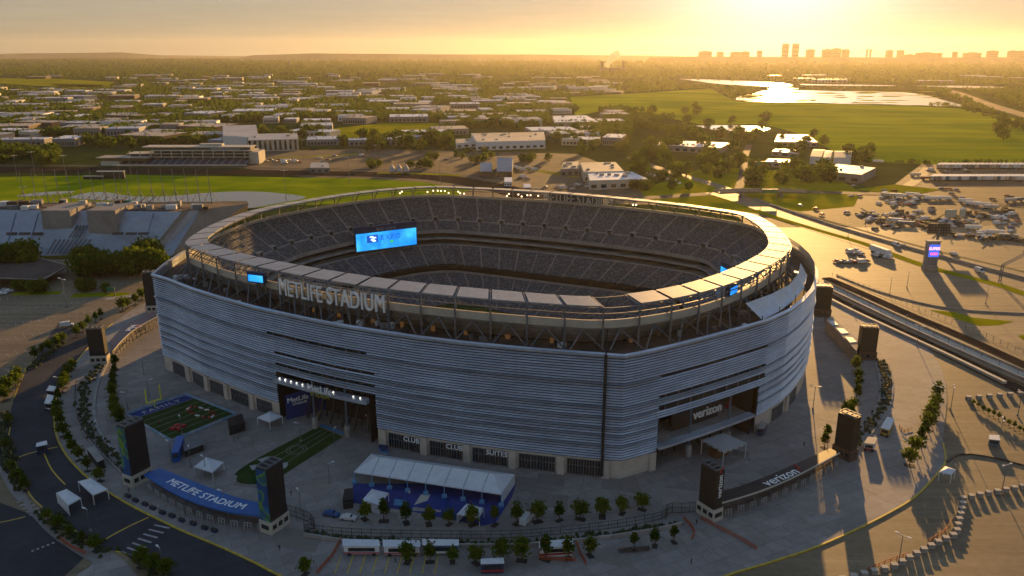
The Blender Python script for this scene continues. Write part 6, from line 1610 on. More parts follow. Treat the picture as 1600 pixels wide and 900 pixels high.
building('bright low shed at the foot of the marsh trees', [(1206, 236), (1248, 240), (1252, 234), (1212, 232)], 5, wallc['grey'], roofc['white'], 2)
building('small bright shed beside the sunlit highway sign', [(1196, 252), (1232, 254), (1240, 249), (1200, 248)], 5, wallc['grey'], roofc['white'], 1)
building('white gabled house cluster, left house by the marsh', [(1266, 244), (1284, 245), (1290, 234), (1272, 233)], 8, wallc['white'], roofc['tan'], 0, False, 'house', 'houses by the marsh', 'house', 3)
building('white gabled house cluster, middle house by the marsh', [(1286, 246), (1298, 246), (1302, 236), (1290, 235)], 8, wallc['white'], roofc['grey'], 0, False, 'house', 'houses by the marsh', 'house', 3)
building('white gabled house cluster, widest right house by the marsh', [(1303, 246), (1330, 246), (1332, 236), (1304, 236)], 7, wallc['white'], roofc['tan'], 0, False, 'house', 'houses by the marsh', 'house', 3)
building('dark pyramid-roofed pavilion behind the stadium rim', [(776, 268), (800, 268), (802, 254), (778, 254)], 5, wallc['brown'], roofc['grey'], 0, False, 'pavilion', 'dark pavilions behind the rim', 'pavilion', 10)
building('lower dark gabled pavilion left of the pyramid-roofed one', [(750, 268), (768, 268), (769, 258), (752, 258)], 5, wallc['brown'], roofc['grey'], 0, False, 'pavilion', 'dark pavilions behind the rim', 'pavilion', 6)
building('low white ticket hut among the pavilions', [(788, 284), (800, 284), (800, 277), (788, 277)], 4, wallc['white'], roofc['white'], 0)
building('blue grey kiosk near the stadium rim', [(818, 293), (830, 293), (829, 287), (818, 287)], 4, wallc['bluegrey'], roofc['pale'], 0)
building('small grey barn below the long parking lot', [(484, 262), (515, 262), (513, 254), (486, 254)], 5, wallc['grey'], roofc['grey'], 1)
for k, u in enumerate((613, 624, 635)):
    quad_tent('%s of three peaked white tents beside the race track' % nth(k), [(u - 4.5, 268), (u + 4.5, 268), (u + 4, 262), (u - 4, 262)], 3, 6, m=M['concrete'], group='three peaked tents by the track')
# striped hotel
ht = building('cream hotel with dark vertical window stripes', [(387, 219), (466, 217), (464, 208), (389, 209)], 14, wallc['cream'], roofc['grey'], 3, False, 'hotel', None, 'hotel')
a, b = at(387, 219, 14), at(466, 217, 14)
for k in range(10):
    f0, f1 = (k + .15) / 10, (k + .6) / 10; s = MB(); s.face([(a[0] + (b[0] - a[0]) * f0, a[1] + (b[1] - a[1]) * f0 - .3, 1), (a[0] + (b[0] - a[0]) * f1, a[1] + (b[1] - a[1]) * f1 - .3, 1), (a[0] + (b[0] - a[0]) * f1, a[1] + (b[1] - a[1]) * f1 - .3, 13), (a[0] + (b[0] - a[0]) * f0, a[1] + (b[1] - a[1]) * f0 - .3, 13)]); s.build('window_strip', M['glass'], ht)

# ------------------------------------------------------------------ random far district, kept off the open ground
OPENPX = [MARSH, [(498, 220), (515, 196), (600, 190), (695, 190), (692, 207), (560, 224)], [(40, 226), (50, 215), (120, 211), (232, 213), (230, 224)], [(-60, 120), (180, 126), (215, 138), (60, 139), (-60, 131)],
          [(-60, 226), (900, 226), (1030, 262), (1200, 330), (-60, 330)], [(1040, 121), (1250, 128), (1420, 131), (1600, 132), (1600, 139), (1440, 139), (1530, 168), (1140, 160), (1190, 140), (1060, 132)],
          [(335, 190), (475, 192), (475, 224), (335, 222)], [(705, 200), (860, 200), (860, 228), (705, 228)], [(855, 176), (942, 176), (942, 196), (855, 196)], [(1005, 214), (1150, 214), (1150, 236), (1005, 236)], [(1470, 138), (1500, 138), (1640, 182), (1640, 196), (1560, 180)],
          [(1150, 190), (1300, 205), (1390, 250), (1700, 250), (1700, 340), (1150, 340)]]
def blocked(u, v): return any(inpoly((u, v), q_) for q_ in OPENPX)
rn = random.Random(42)
# prototypes of plain industrial halls, 1 x 1 in plan and 8 m tall
def hall_proto(wm, rm, seed):
    r = random.Random(seed); root = thing('warehouse', 'x', 'warehouse'); s = MB(); s.box((0, 0, -.6), (1, 1, 8.4)); s.build('wall', wm, root, False)
    s = MB(); s.box((0, 0, 7.8), (.985, .98, .35)); ro = s.build('roof', rm, root, False)
    s = MB()
    for k in range(9): s.box((r.uniform(-.45, .45), r.uniform(-.4, .4), 8.1), (.035, .05, r.uniform(.8, 1.8)))
    s.build('roof_units', M['concrete'], ro, False)
    s = MB()
    for k in range(9): x = -.45 + k * .1; s.face([(x, -.502, .6), (x + .06, -.502, .6), (x + .06, -.502, 4.2), (x, -.502, 4.2)]); s.face([(-.502, x, .6), (-.502, x + .06, .6), (-.502, x + .06, 4.2), (-.502, x, 4.2)])
    s.build('loading_doors', M['dark'], root, False)
    return Repeat(root)
desc_w = []
wk_, rk_ = list(wallc), list(roofc)
HALLS = []
for i, (w_, r_) in enumerate([('cream', 'white'), ('grey', 'pale'), ('white', 'grey'), ('bluegrey', 'pale'), ('grey', 'white'), ('brown', 'tan'), ('cream', 'grey'), ('grey', 'tan')]): HALLS.append((w_, r_, hall_proto(wallc[w_], roofc[r_], i)))
placed = []; spots = []
tries = 0
while len(spots) < 275 and tries < 9000:
    tries += 1
    u = rn.uniform(-20, 960) if rn.random() < .86 else rn.uniform(900, 1620)
    v = 118 + (rn.random() ** .8) * 108
    if u > 960 and v > 140: continue
    if blocked(u, v): continue
    x, y = at(u, v); L = rn.uniform(20, 80) * (1 if y < 2600 else 1.6); D = rn.uniform(24, 60)
    if any(abs(x - a) < (L + l) * .52 and abs(y - b) < (D + d) * .56 + 6 for a, b, l, d in placed): continue
    placed.append((x, y, L, D)); spots.append((u, v, x, y, L, D))
spots.sort(key=lambda s_: (-round(s_[1] / 9), s_[0]))
rows_ = {}
for s_ in spots: rows_.setdefault(round(s_[1] / 9), []).append(s_)
big_small = lambda L: 'long' if L > 110 else ('short' if L < 55 else 'mid-sized')
seen_lab = {}
for ri, key in enumerate(sorted(rows_, reverse=True)):
    R_ = sorted(rows_[key], key=lambda s_: s_[0])
    dist = ('nearest', 'second nearest', 'third nearest', 'fourth nearest', 'fifth nearest', 'sixth nearest', 'seventh nearest', 'eighth nearest', 'ninth nearest', 'tenth nearest', 'eleventh nearest', 'twelfth nearest', 'farthest', 'last')[min(13, ri)]
    for k, (u, v, x, y, L, D) in enumerate(R_):
        w_, r_, rep = HALLS[rn.randrange(8)]
        rep.put('%s hall with %s roof, %s from left in %s belt of warehouses' % (big_small(L), r_, nth(k), dist), (x, y, 0), rn.choice((0.12, 0.12, .2, -.25)) + rn.uniform(-.03, .03), (L, D, rn.uniform(.8, 1.4)), 'warehouses in the far district')
        
# ------------------------------------------------------------------ trees: individuals in the middle distance
big = [Repeat(tree_proto('broadleaf_tree', 'x', 14, 5.6, 620, 30 + k, M['leaf'] if k % 2 else M['leaf2'], 1.05, .16)) for k in range(4)]
mid = [Repeat(tree_proto('broadleaf_tree', 'x', 11, 5.0, 230, 50 + k, M['leaf'] if k % 2 else M['leaf2'], 1.35, .10)) for k in range(4)]
def grove(n, u0, u1, v0, v1, where, protos, sc, group):
    pts = sorted((rnd.uniform(u0, u1), rnd.uniform(v0, v1)) for _ in range(n))
    for k, (u, v) in enumerate(pts):
        x, y = at(u, v); s = rnd.uniform(*sc); protos[rnd.randrange(4)].put('%s leafy tree from the left %s' % (nth(k), where), (x, y, -.3), rnd.uniform(0, 6), (s, s, s * rnd.uniform(.85, 1.15)), group)
G = 'dark trees before the arena'
grove(9, -12, 52, 408, 422, 'in the dark grove at the far left edge', big, (.9, 1.15), G)
grove(22, 118, 258, 412, 436, 'in the dark grove below the arena', big, (.85, 1.1), G)
G = 'small trees in the left car park'
grove(8, 28, 88, 452, 458, 'on the grass island under the dark roof', big, (.4, .5), G)
grove(8, 125, 175, 452, 456, 'on the grass island by the green sign', big, (.4, .5), G)
road('grass_strip', [(20, 459), (60, 458), (95, 457)], 6, -.05, M['grass'], 'shaded grass island in the left car park')
road('grass_strip', [(112, 462), (150, 460), (200, 460)], 7, -.05, M['grass'], 'grass island beside the green road sign')
road('footpath', [(165, 467), (200, 463), (235, 458)], 5, -.04, M['concrete'], 'pale path beside the grass island')
G = 'trees beyond the race track'
grove(24, -5, 108, 236, 258, 'behind the far turn of the track', mid, (1.0, 1.4), G)
grove(14, 100, 215, 222, 232, 'behind the grandstand wing', mid, (.9, 1.2), G)
grove(13, 410, 520, 205, 226, 'beside the striped hotel', mid, (1.1, 1.5), G)
grove(24, 555, 700, 216, 236, 'along the near side of the meadow', mid, (1.1, 1.6), G)
grove(8, 640, 770, 238, 250, 'scattered in the gravel lot', mid, (.6, .8), G)
grove(4, 575, 600, 258, 264, 'left of the peaked tents', mid, (.6, .8), G)
grove(5, 640, 672, 258, 264, 'right of the peaked tents', mid, (.7, .9), G)
grove(20, 700, 860, 180, 205, 'behind the wide cream roof', mid, (1.0, 1.5), G)
G = 'trees right of centre'
grove(16, 855, 1000, 210, 245, 'between the two bright warehouses', mid, (.9, 1.3), G)
grove(26, 960, 1200, 190, 222, 'before the glaring creek', mid, (1.2, 1.7), G)
grove(30, 985, 1165, 232, 282, 'in the dense wood by the straight road', mid, (1.1, 1.6), G)
grove(13, 985, 1090, 292, 299, 'in the hedge-like row behind the stadium rim', mid, (.6, .85), G)
grove(20, 1172, 1300, 262, 292, 'on the bank behind the overpass', mid, (1.0, 1.4), G)
grove(10, 1215, 1290, 212, 250, 'around the bright sheds', mid, (.9, 1.2), G)
grove(12, 1318, 1362, 232, 254, 'at the corner of the marsh by the houses', mid, (.9, 1.2), G)
grove(16, 1545, 1625, 192, 222, 'at the right edge beside the marsh', mid, (1.2, 1.6), G)
grove(8, 895, 1100, 168, 180, 'isolated in the left part of the marsh', mid, (1.1, 1.6), G)

# woodland stuff: thousands of crowns that read as one mass
def woodland(name, label, n, sampler, lm, hh=(8, 13), faces=13):
    r = random.Random(n); mb = MB(); V = mb.v; Fc = mb.f
    made = 0
    for _ in range(n * 4):
        if made >= n: break
        q_ = sampler(r)
        if q_ is None: continue
        x, y, k = q_; made += 1
        H = r.uniform(*hh) * k; W = H * r.uniform(.38, .55)
        for f in range(faces):
            while True:
                a, b, c = r.uniform(-1, 1), r.uniform(-1, 1), r.uniform(-1, 1)
                if a * a + b * b + c * c < 1: break
            px, py, pz = x + a * W, y + b * W, H * (.50 + .48 * c) - .5
            s = W * r.uniform(.32, .6); t = r.uniform(0, 6.28); e = r.uniform(-.9, .9)
            ax, ay, az = math.cos(t) * s, math.sin(t) * s, e * s * .4
            bx, by, bz = -math.sin(t) * s * .5 * e, math.cos(t) * s * .5 * e, s * .8
            i = len(V); V.extend([(px - ax, py - ay, pz - az), (px + bx, py + by, pz + bz), (px + ax, py + ay, pz + az), (px - bx, py - by, pz - bz)]); Fc.append((i, i + 1, i + 2, i + 3))
    mb.m = [0] * len(Fc)
    o = mb.build(name, lm); tag(o, label, name.replace('_', ' '), None, 'stuff'); return o
from mathutils import noise
def samp_far(r):
    u = r.uniform(-60, 1660); v = 93 + 95 * r.random() ** 1.25
    if blocked(u, v) : return None
    x, y = at(u, v)
    if v > 116 and noise.noise(Vector((x * .0035, y * .0035, 3))) < -.2 + (.04 if u < 960 else -.2): return None
    if any(abs(x - a) < l * .5 and abs(y - b) < d * .6 for a, b, l, d in NEARH.get((int(x // 200), int(y // 200)), ())): return None
    return x, y, 1.0 + (y > 4000) * .5 + (y > 7000) * .5
NEARH = {}
for q_ in placed:
    for i in (-1, 0, 1):
        for j in (-1, 0, 1): NEARH.setdefault((int(q_[0] // 200) + i, int(q_[1] // 200) + j), []).append(q_)
def samp_near(r):
    u = r.uniform(-60, 985); v = r.uniform(172, 228)
    if blocked(u, v): return None
    x, y = at(u, v)
    if noise.noise(Vector((x * .006, y * .006, 9))) < -.12: return None
    if any(abs(x - a) < l * .55 and abs(y - b) < d * .65 for a, b, l, d in NEARH.get((int(x // 200), int(y // 200)), ())): return None
    return x, y, 1.0
woodland('woodland', 'far woodland of countless small tree crowns reaching to the hills', 19000, samp_far, M['leaf'])
woodland('grove', 'mass of scattered trees filling the gaps between the warehouses', 3200, samp_near, M['leaf2'], (8, 12), 34)
def samp_marsh(r):
    k = r.randrange(4)
    u, v = [(r.uniform(950, 1110), r.uniform(196, 204)), (r.uniform(1400, 1700), 255 + r.uniform(-1, 1)), (r.uniform(1230, 1480), r.uniform(135, 139)), (r.uniform(1470, 1620), 0)][k]
    if k == 3: v = 172 + (u - 1510) * .28 + r.uniform(-1.5, 1.5)
    return (*at(u, v), .5)
woodland('scrub', 'low scrub fringing the marsh and its waters', 420, samp_marsh, M['leaf'], (7, 11), 16)

# ------------------------------------------------------------------ hills, ridge, skyline
def ridge(name, label, pts, depth, m, seed, rough):
    """pts: (u, dist, height)"""
    r = random.Random(seed); mb = MB(); P = []
    Q = []
    for a, b in zip(pts[:-1], pts[1:]):
        for k in range(14): f = k / 14; Q.append(tuple(a[i] + (b[i] - a[i]) * f for i in range(3)))
    Q.append(pts[-1]); prof = ((-.5, 0), (-.25, .55), (-.08, .93), (.05, 1), (.5, 0)); rows2 = []
    for pr, hk in prof:
        row = []
        for (u, dist, hh) in Q:
            x = (u - 800) / F_PX * dist * 1.045; nz = noise.noise(Vector((x * .0012, pr * 3, seed))) * rough
            row.append((x, dist + pr * depth + noise.noise(Vector((x * .002, pr, seed + 5))) * depth * .1, (hh + nz * hh) * hk - .8))
        rows2.append(row)
    for a, b in zip(rows2[:-1], rows2[1:]): mb.ribbon(a, b)
    o = mb.build(name, m, smooth=False); tag(o, label, name.replace('_', ' '), None, 'structure'); return o
M['wood_hill'] = mat('wooded_hillside', (.022, .032, .012), .95, var=.5, scale=.006, col2=(.045, .055, .02))
RIDGE_Y = 8200
ridge('ridge', 'long wooded ridge under the skyline on the right', [(1000, RIDGE_Y + 500, 50), (1060, RIDGE_Y, 62), (1200, RIDGE_Y, 56), (1400, RIDGE_Y, 52), (1600, RIDGE_Y, 54), (1900, RIDGE_Y, 55)], 900, M['wood_hill'], 2, .05)
ridge('hill', 'low wooded hill line in the middle of the horizon', [(400, 10500, 10), (430, 10500, 62), (520, 10500, 82), (700, 10300, 72), (880, 10000, 66), (1000, 9700, 60), (1100, 9500, 40), (1180, 9400, 10)], 1500, M['wood_hill'], 3, .07)
ridge('hill', 'distant blue grey hills on the left horizon', [(-200, 13600, 25), (0, 13600, 45), (80, 13600, 66), (160, 13600, 76), (240, 13600, 86), (290, 13600, 40), (420, 13600, 22), (620, 13600, 20), (800, 13600, 10)], 1800, M['wood_hill'], 8, .15)
SKYL = [(1068, 1086, 80, 'wide squat block, leftmost of the skyline'), (1094, 1103, 81, 'small squat block right of the leftmost one'), (1114, 1127, 81, 'low long block, left half, left of the twin towers'), (1127.5, 1140, 80.6, 'low long block, right half, left of the twin towers'), (1152, 1158, 79, 'narrow stepped block just left of the twin towers'),
        (1187.5, 1195.5, 68, 'left one of the two tall twin towers'), (1202, 1210, 68, 'right one of the two tall twin towers'), (1222, 1233, 77, 'stepped block right of the twin towers'), (1245, 1258, 77, 'left of two merged blocks right of the stepped one'), (1258.5, 1271, 75.5, 'taller of two merged blocks right of the stepped one'), (1274, 1283, 77, 'slim block touching the merged blocks'),
        (1308, 1315, 77, 'bridge-like open tower in the gap of the skyline'), (1337, 1345, 78, 'left of two slim equal towers'), (1353, 1361, 78, 'right of two slim equal towers'), (1363, 1378, 85, 'very low block right of the slim towers'), (1380, 1408, 82, 'long low block with uneven top'), (1411, 1416, 82.5, 'tiny block right of the long low one'), (1433, 1438, 80.5, 'thin single tower in the right half'),
        (1448, 1472, 82, 'low wide block left of the dark square tower'), (1482, 1496, 79, 'dark square tower on the right of the skyline'), (1512, 1524, 79, 'left of a pair of touching blocks at the right'), (1525, 1535, 79.4, 'right of a pair of touching blocks at the right'), (1542, 1564, 76, 'broad tall slab, second from the right'), (1571, 1595, 76, 'broad tall slab, rightmost of the skyline')]
mt = mat('hazy_tower_wall', (.16, .15, .14), .8, var=.1, scale=.01)
for (u0, u1, vt, lab) in SKYL:
    x0, x1 = [(u - 800) / F_PX * RIDGE_Y * 1.045 for u in (u0, u1)]; zt = zof((x0 + x1) / 2, RIDGE_Y, vt)
    t = thing('tower_block', lab, 'tower block', ((x0 + x1) / 2, RIDGE_Y, 0), 0, 'towers on the ridge'); w = x1 - x0
    if 'bridge' in lab:
        s = MB(); s.box((-w * .35, 0, 40), (w * .25, 20, zt - 40)); s.box((w * .35, 0, 40), (w * .25, 20, zt - 40)); s.box((0, 0, zt - 8), (w, 20, 8)); s.build('tower_frame', mt, t, False)
        s = MB(); 
        for sg in (-1, 1): s.bar((0, 0, zt - 4), (sg * 170, 0, 66), 3)
        s.build('cables', mt, t, False); continue
    s = MB(); s.box((0, 0, 40), (w, 45, zt - 42)); s.build('tower_wall', mt, t, False)
    s = MB(); s.box((0, 0, zt - 2), (w * .45, 20, 5 if w > 60 else 3)); s.build('roof_house', mt, t, False)
    s = MB()
    for k in range(3): s.box((0, -22.6, 60 + (zt - 66) * k / 3), (w * .9, .4, (zt - 66) / 8))
    s.build('window_bands', M['glass'], t, False)
# power station and smoke
ps = thing('power_station', 'small industrial block with two dark stacks beside the smoke', 'power station', (*at(950, 113), 0))
x, y = at(958, 113)
s = MB(); s.box((x, y, 0), (150, 40, 26)); s.build('wall', mt, ps)
for u in (940, 973): x, y = at(u, 113); s = MB(); s.box((x, y, 0), (14, 14, 62)); s.build('stack', mt, ps)
x, y = at(947, 112)
import bmesh
bm = bmesh.new()
for k in range(11):
    f = k / 10; bmesh.ops.create_icosphere(bm, subdivisions=2, radius=7 + 13 * f + (k % 3) * 3, matrix=Matrix.Translation((x + 6 * f + 52 * f * f + (k % 2) * 7, y, 18 + 78 * f + (k % 3) * 3)))
me = bpy.data.meshes.new('smoke'); bm.to_mesh(me); bm.free(); so = bpy.data.objects.new('smoke', me); SC.collection.objects.link(so)
sm = bpy.data.materials.new('white_smoke'); sm.use_nodes = True; nt = sm.node_tree
for n_ in list(nt.nodes):
    if n_.type == 'BSDF_PRINCIPLED': nt.nodes.remove(n_)
pv = nt.nodes.new('ShaderNodeVolumePrincipled'); pv.inputs['Density'].default_value = .055; pv.inputs['Color'].default_value = (1, .97, .92, 1); pv.inputs['Anisotropy'].default_value = .3
nt.links.new(pv.outputs[0], nt.nodes['Material Output'].inputs['Volume']); me.materials.append(sm)
tag(so, 'small white smoke plume drifting right in the distance', 'smoke', None, 'stuff')

# ------------------------------------------------------------------ right-hand lots
# tall sign tower
a = V3(1442, 421, 0); b = V3(1464, 423, 0); c = (a + b) / 2
sg = thing('sign_tower', 'tall pale grey sign tower with a lit blue and pink screen', 'sign tower', (c.x, c.y, 0)); H_ = zof(c.x, c.y, 378); w = (b - a).length
s = MB(); s.box((c.x, c.y + 1, 0), (w, 2.4, H_)); s.build('tower_body', M['concrete'], sg); s = MB(); s.box((c.x, c.y + 1, H_), (w + .8, 3, .6)); s.build('cap', M['cream'], sg); s = MB(); s.box((c.x, c.y + .9, 0), (w + .6, 3.4, 2.6)); s.build('plinth', M['concrete'], sg)
z0, z1 = H_ * .48, H_ * .90; s = MB(); s.box((c.x + .6, c.y - .35, z0), (w * .80, .3, z1 - z0)); scr = s.build('screen', mat('lit_navy_screen', (.02, .02, .1), .4, emit=(.03, .10, .75), es=1.0), sg)
s = MB(); add_text(s, 'SUPER', plane_map((c.x + .6, c.y - .6, z0 + (z1 - z0) * .58), (1, 0, 0), (0, 0, 1)), size=2.3, depth=.05, bold=.08); s.build('screen_lettering', mat('lit_pink_letter', (.8, .3, .5), .5, emit=(1.0, .45, .65), es=1.2), scr)
s = MB(); s.box((c.x + .6, c.y - .58, z0 + (z1 - z0) * .15), (w * .55, .05, (z1 - z0) * .2)); s.build('screen_band', mat('lit_red_pink_band', (.8, .1, .3), .5, emit=(1.0, .10, .30), es=1), scr)
for k in range(3):
    for j in range(3): s = MB(); s.box((c.x - w * .25 + w * .25 * j + .3, c.y - .3, H_ * (.20 + .09 * k)), (w * .17, .2, H_ * .05)); s.build('name_plate', mat('grey_letter_plate', (.14, .15, .18), .5), sg)
# dark double billboard behind
bb = thing('billboard', 'dark scaffold billboard behind the sign tower', 'billboard', (*at(1463, 385), 0)); x, y = at(1463, 386)
s = MB(); s.bar((x, y, 0), (x, y, 12), 1.2); s.build('mast', M['steel'], bb)
s = MB()
for k in range(9): s.bar((x - 7 + k * 1.75, y - .6, 8.5), (x - 7 + k * 1.75, y - .6, 15.5), .3)
for z_ in (8.5, 10.2, 12, 13.8, 15.5): s.bar((x - 7.2, y - .6, z_), (x + 7.2, y - .6, z_), .3)
s.build('scaffold', M['steel'], bb); s = MB(); s.box((x, y + .5, 8.8), (14, .5, 6.4)); s.build('panel', M['brownblack'], bb)
# gantry over the highway
gy = thing('sign_gantry', 'dark lattice gantry over the highway at the right edge', 'gantry', (*at(1560, 440), 0)); x, y = at(1560, 441)
s = MB()
for k in range(5): s.bar((x, y, k * 2), (x + 1.4, y, k * 2 + 2), .2); s.bar((x + 1.4, y, k * 2), (x, y, k * 2 + 2), .2)
s.bar((x, y, 0), (x, y, 10), .3); s.bar((x + 1.4, y, 0), (x + 1.4, y, 10), .3); s.build('lattice_leg', M['steel'], gy)
s = MB()
for z_ in (8.4, 10.2): s.bar((x, y, z_), (x + 26, y + 22, z_ + 1), .3)
for k in range(12): f = k / 12; s.bar((x + 26 * f, y + 22 * f, 8.4 + f), (x + 26 * (f + .08), y + 22 * (f + .08), 10.2 + f), .2)
s.build('lattice_beam', M['steel'], gy)
# screens of pale green
for k, (u0, u1) in enumerate(((1476, 1493), (1498, 1507))):
    a, b = V3(u0, 342, 0), V3(u1, 342, 0); t = thing('display_board', ('wider of two pale green boards in the right lot', 'narrower of two pale green boards in the right lot')[k], 'board', (a.x, a.y, 0)); s = MB(); s.box(((a.x + b.x) / 2, a.y, 1.5), ((b - a).length, .5, 5.5)); s.build('panel', mat('pale_green_board', (.38, .44, .36), .6), t)
    s = MB(); s.bar((a.x, a.y, 0), (a.x, a.y, 7), .3); s.bar((b.x, b.y, 0), (b.x, b.y, 7), .3); s.build('frame', M['steel'], t)
# trailers
def trailer_proto(body, L=14, name='parked_trailer'):
    root = thing(name, 'x', 'trailer'); s = MB(); s.box((0, 0, 1.1), (L, 2.6, 2.9)); s.build('body', body, root, False); s = MB(); s.box((0, 0, 4.0), (L * .99, 2.5, .08)); s.build('roof', M['white'], root, False)
    for x_ in (-L * .36, -L * .28, L * .3):
        s = MB(); s.box((x_, 0, 0), (1.0, 2.5, 1.0)); s.build('wheel', M['rubber'], root, False)
    s = MB(); s.box((L * .2, 0, .9), (L * .5, .6, .25)); s.build('chassis', M['steel'], root, False)
    return Repeat(root)
TRL = [trailer_proto(M['white']), trailer_proto(M['cream']), trailer_proto(M['steel_blue'])]
for k in range(22):
    u = 1468 + k * 6.6; x, y = at(u, 262.5); TRL[rnd.randrange(3)].put('%s long trailer from the left in the far parked row' % nth(k), (x, y, -.3), .9, 1.25, 'far row of parked trailers')
for k in range(26):
    u = 1458 + k * 6.1; x, y = at(u, 281); TRL[rnd.randrange(3)].put('%s long trailer from the left in the nearer parked row' % nth(k), (x, y, -.3), .9, 1.2, 'nearer row of parked trailers')
TRL.append(trailer_proto(mat('faded_red_trailer', (.22, .05, .03), .6)))
def trl(kk, u, v, rot, lab, sc=1.0, group='trailers in the right lots'): x, y = at(u, v); TRL[kk].put(lab, (x, y, -.25), rot, sc, group)
hwr = math.atan2(rowdir.y, rowdir.x)
trl(0, 1374, 397, hwr, 'white semi-trailer parked alone beside the green verge', 1.15)
for k, (u, v, kk, ro) in enumerate(sorted([(1387, 307, 1, -.5), (1405, 308, 0, -.6), (1425, 306, 0, -.4), (1440, 309, 1, -.4), (1455, 312, 0, -.1), (1475, 312, 0, -.1), (1508, 316, 0, -.1), (1520, 320, 0, -.3), (1535, 322, 0, -.2), (1548, 326, 1, -.1), (1578, 315, 1, .3), (1590, 314, 2, .3), (1448, 280, 3, .05), (1430, 275, 1, .2), (1372, 254, 0, -.4), (1398, 347, 0, -.4), (1415, 352, 2, -.3), (1555, 366, 0, -.2), (1575, 372, 1, -.4), (1520, 358, 0, -.1)])):
    trl(kk, u, v, ro, '%s trailer from the left among those scattered over the right-hand lots' % nth(k), .8)
cks = list(paints)
def cars(pts, desc, group, rot=0.0, v_=-.05, sc=1.15):
    for k, (u, v) in enumerate(pts):
        c_ = rnd.choice(['white', 'silver', 'black', 'blue', 'grey', 'white', 'silver', 'red']); x, y = at(u, v)
        (CARS[c_] if rnd.random() < .85 else VAN).put('%s vehicle from the left %s' % (nth(k), desc), (x, y, v_), rot + rnd.uniform(-.08, .08), sc, group)
cars([(1329, 397 + (k % 2) * 3) if False else (1325 + k * 4.2, 392 + (k % 3) * 3.2 - k * .1) for k in range(6)], 'in the little group left of the lone semi-trailer', 'cars left of the semi-trailer', .8)
cars([(1366 + k * 6, 399 + k * 1.1) for k in range(5)], 'in the row below the lone semi-trailer', 'cars below the semi-trailer', .8)
cars([(1308 + k * 5.5, 409 + (k % 2) * 2) for k in range(9)], 'in the stall row nearest the right stadium rim', 'vehicles by the right rim', .2)
cars([(1250, 322), (1275, 327), (1284, 336), (1400, 384), (1411, 385), (1490, 398), (1530, 425)], 'driving on the sunlit highway', 'vehicles on the highway', hwr)
cars(sorted([(rnd.uniform(1310, 1600), 0) for _ in range(0)]), 'x', None)
pts = []
for k in range(120):
    cl = rnd.choice([(1370, 336, 24, 4), (1420, 345, 26, 4), (1385, 357, 16, 3), (1445, 335, 22, 5), (1500, 340, 24, 6), (1540, 368, 30, 4), (1480, 352, 20, 5), (1575, 345, 20, 8), (1410, 318, 18, 4), (1500, 268, 60, 2)])
    pts.append((cl[0] + rnd.gauss(0, cl[2] * .9), cl[1] + rnd.gauss(0, cl[3] * .9)))
pts.sort()
cars([p for p in pts if p[0] < 1410], 'in the left third of the crowded work lot', 'vehicles in the left of the work lot', .3, -.25, 1.2)
cars([p for p in pts if 1410 <= p[0] < 1490], 'in the middle of the crowded work lot', 'vehicles in the middle of the work lot', .3, -.25, 1.2)
cars([p for p in pts if p[0] >= 1490], 'in the right part of the crowded work lot', 'vehicles in the right of the work lot', .3, -.25, 1.2)
cars([(1010 + k * 6.5, 272 + k * 1.9) for k in range(9)], 'parked along the diagonal road', 'cars along the diagonal road', 1.2, -.1, 1.3)
cars([(806 + k * 6, 262 + (k % 3) * 2) for k in range(7)] + [(812, 279), (818, 277), (824, 280), (872, 292), (880, 294)], 'near the pavilions behind the rim', 'cars near the pavilions', .3, -.3, 1.3)
cars([(408 + k * 7, 250 + (k % 2) * 2) for k in range(7)], 'parked right of the grandstand', 'cars right of the grandstand', .1, -.3, 1.3)
cars([(2, 452), (8, 455), (14, 456), (3, 460)], 'parked at the far left edge', 'cars at the left edge', .1)
# machinery heaps: stacked crates/pallets
eq = mat('rusty_equipment', (.12, .08, .05), .8, var=.4, scale=.5)
for k, (u, v) in enumerate(sorted([(1378, 345), (1395, 352), (1430, 349), (1455, 356), (1470, 345), (1525, 335), (1530, 372), (1560, 374), (1590, 376), (1570, 330), (1480, 367), (1500, 350), (1355, 336), (1410, 333)])):
    x, y = at(u, v); t = thing('equipment_stack', '%s rusty equipment stack from the left on the right-hand work lot' % nth(k), 'equipment', (x, y, -.2), rnd.uniform(0, 3), 'equipment stacks in the right lot')
    s = MB()
    for j in range(7): s.box((rnd.uniform(-7, 7), rnd.uniform(-4, 4), 0), (rnd.uniform(1.5, 6), rnd.uniform(1, 3), rnd.uniform(.8, 3)), rnd.uniform(0, 3))
    s.build('crates', eq, t, False); s = MB(); s.bar((-6, 0, 1), (5, 2, 5), .5); s.build('boom', mat('yellow_machine', (.4, .25, .03), .5), t, False)
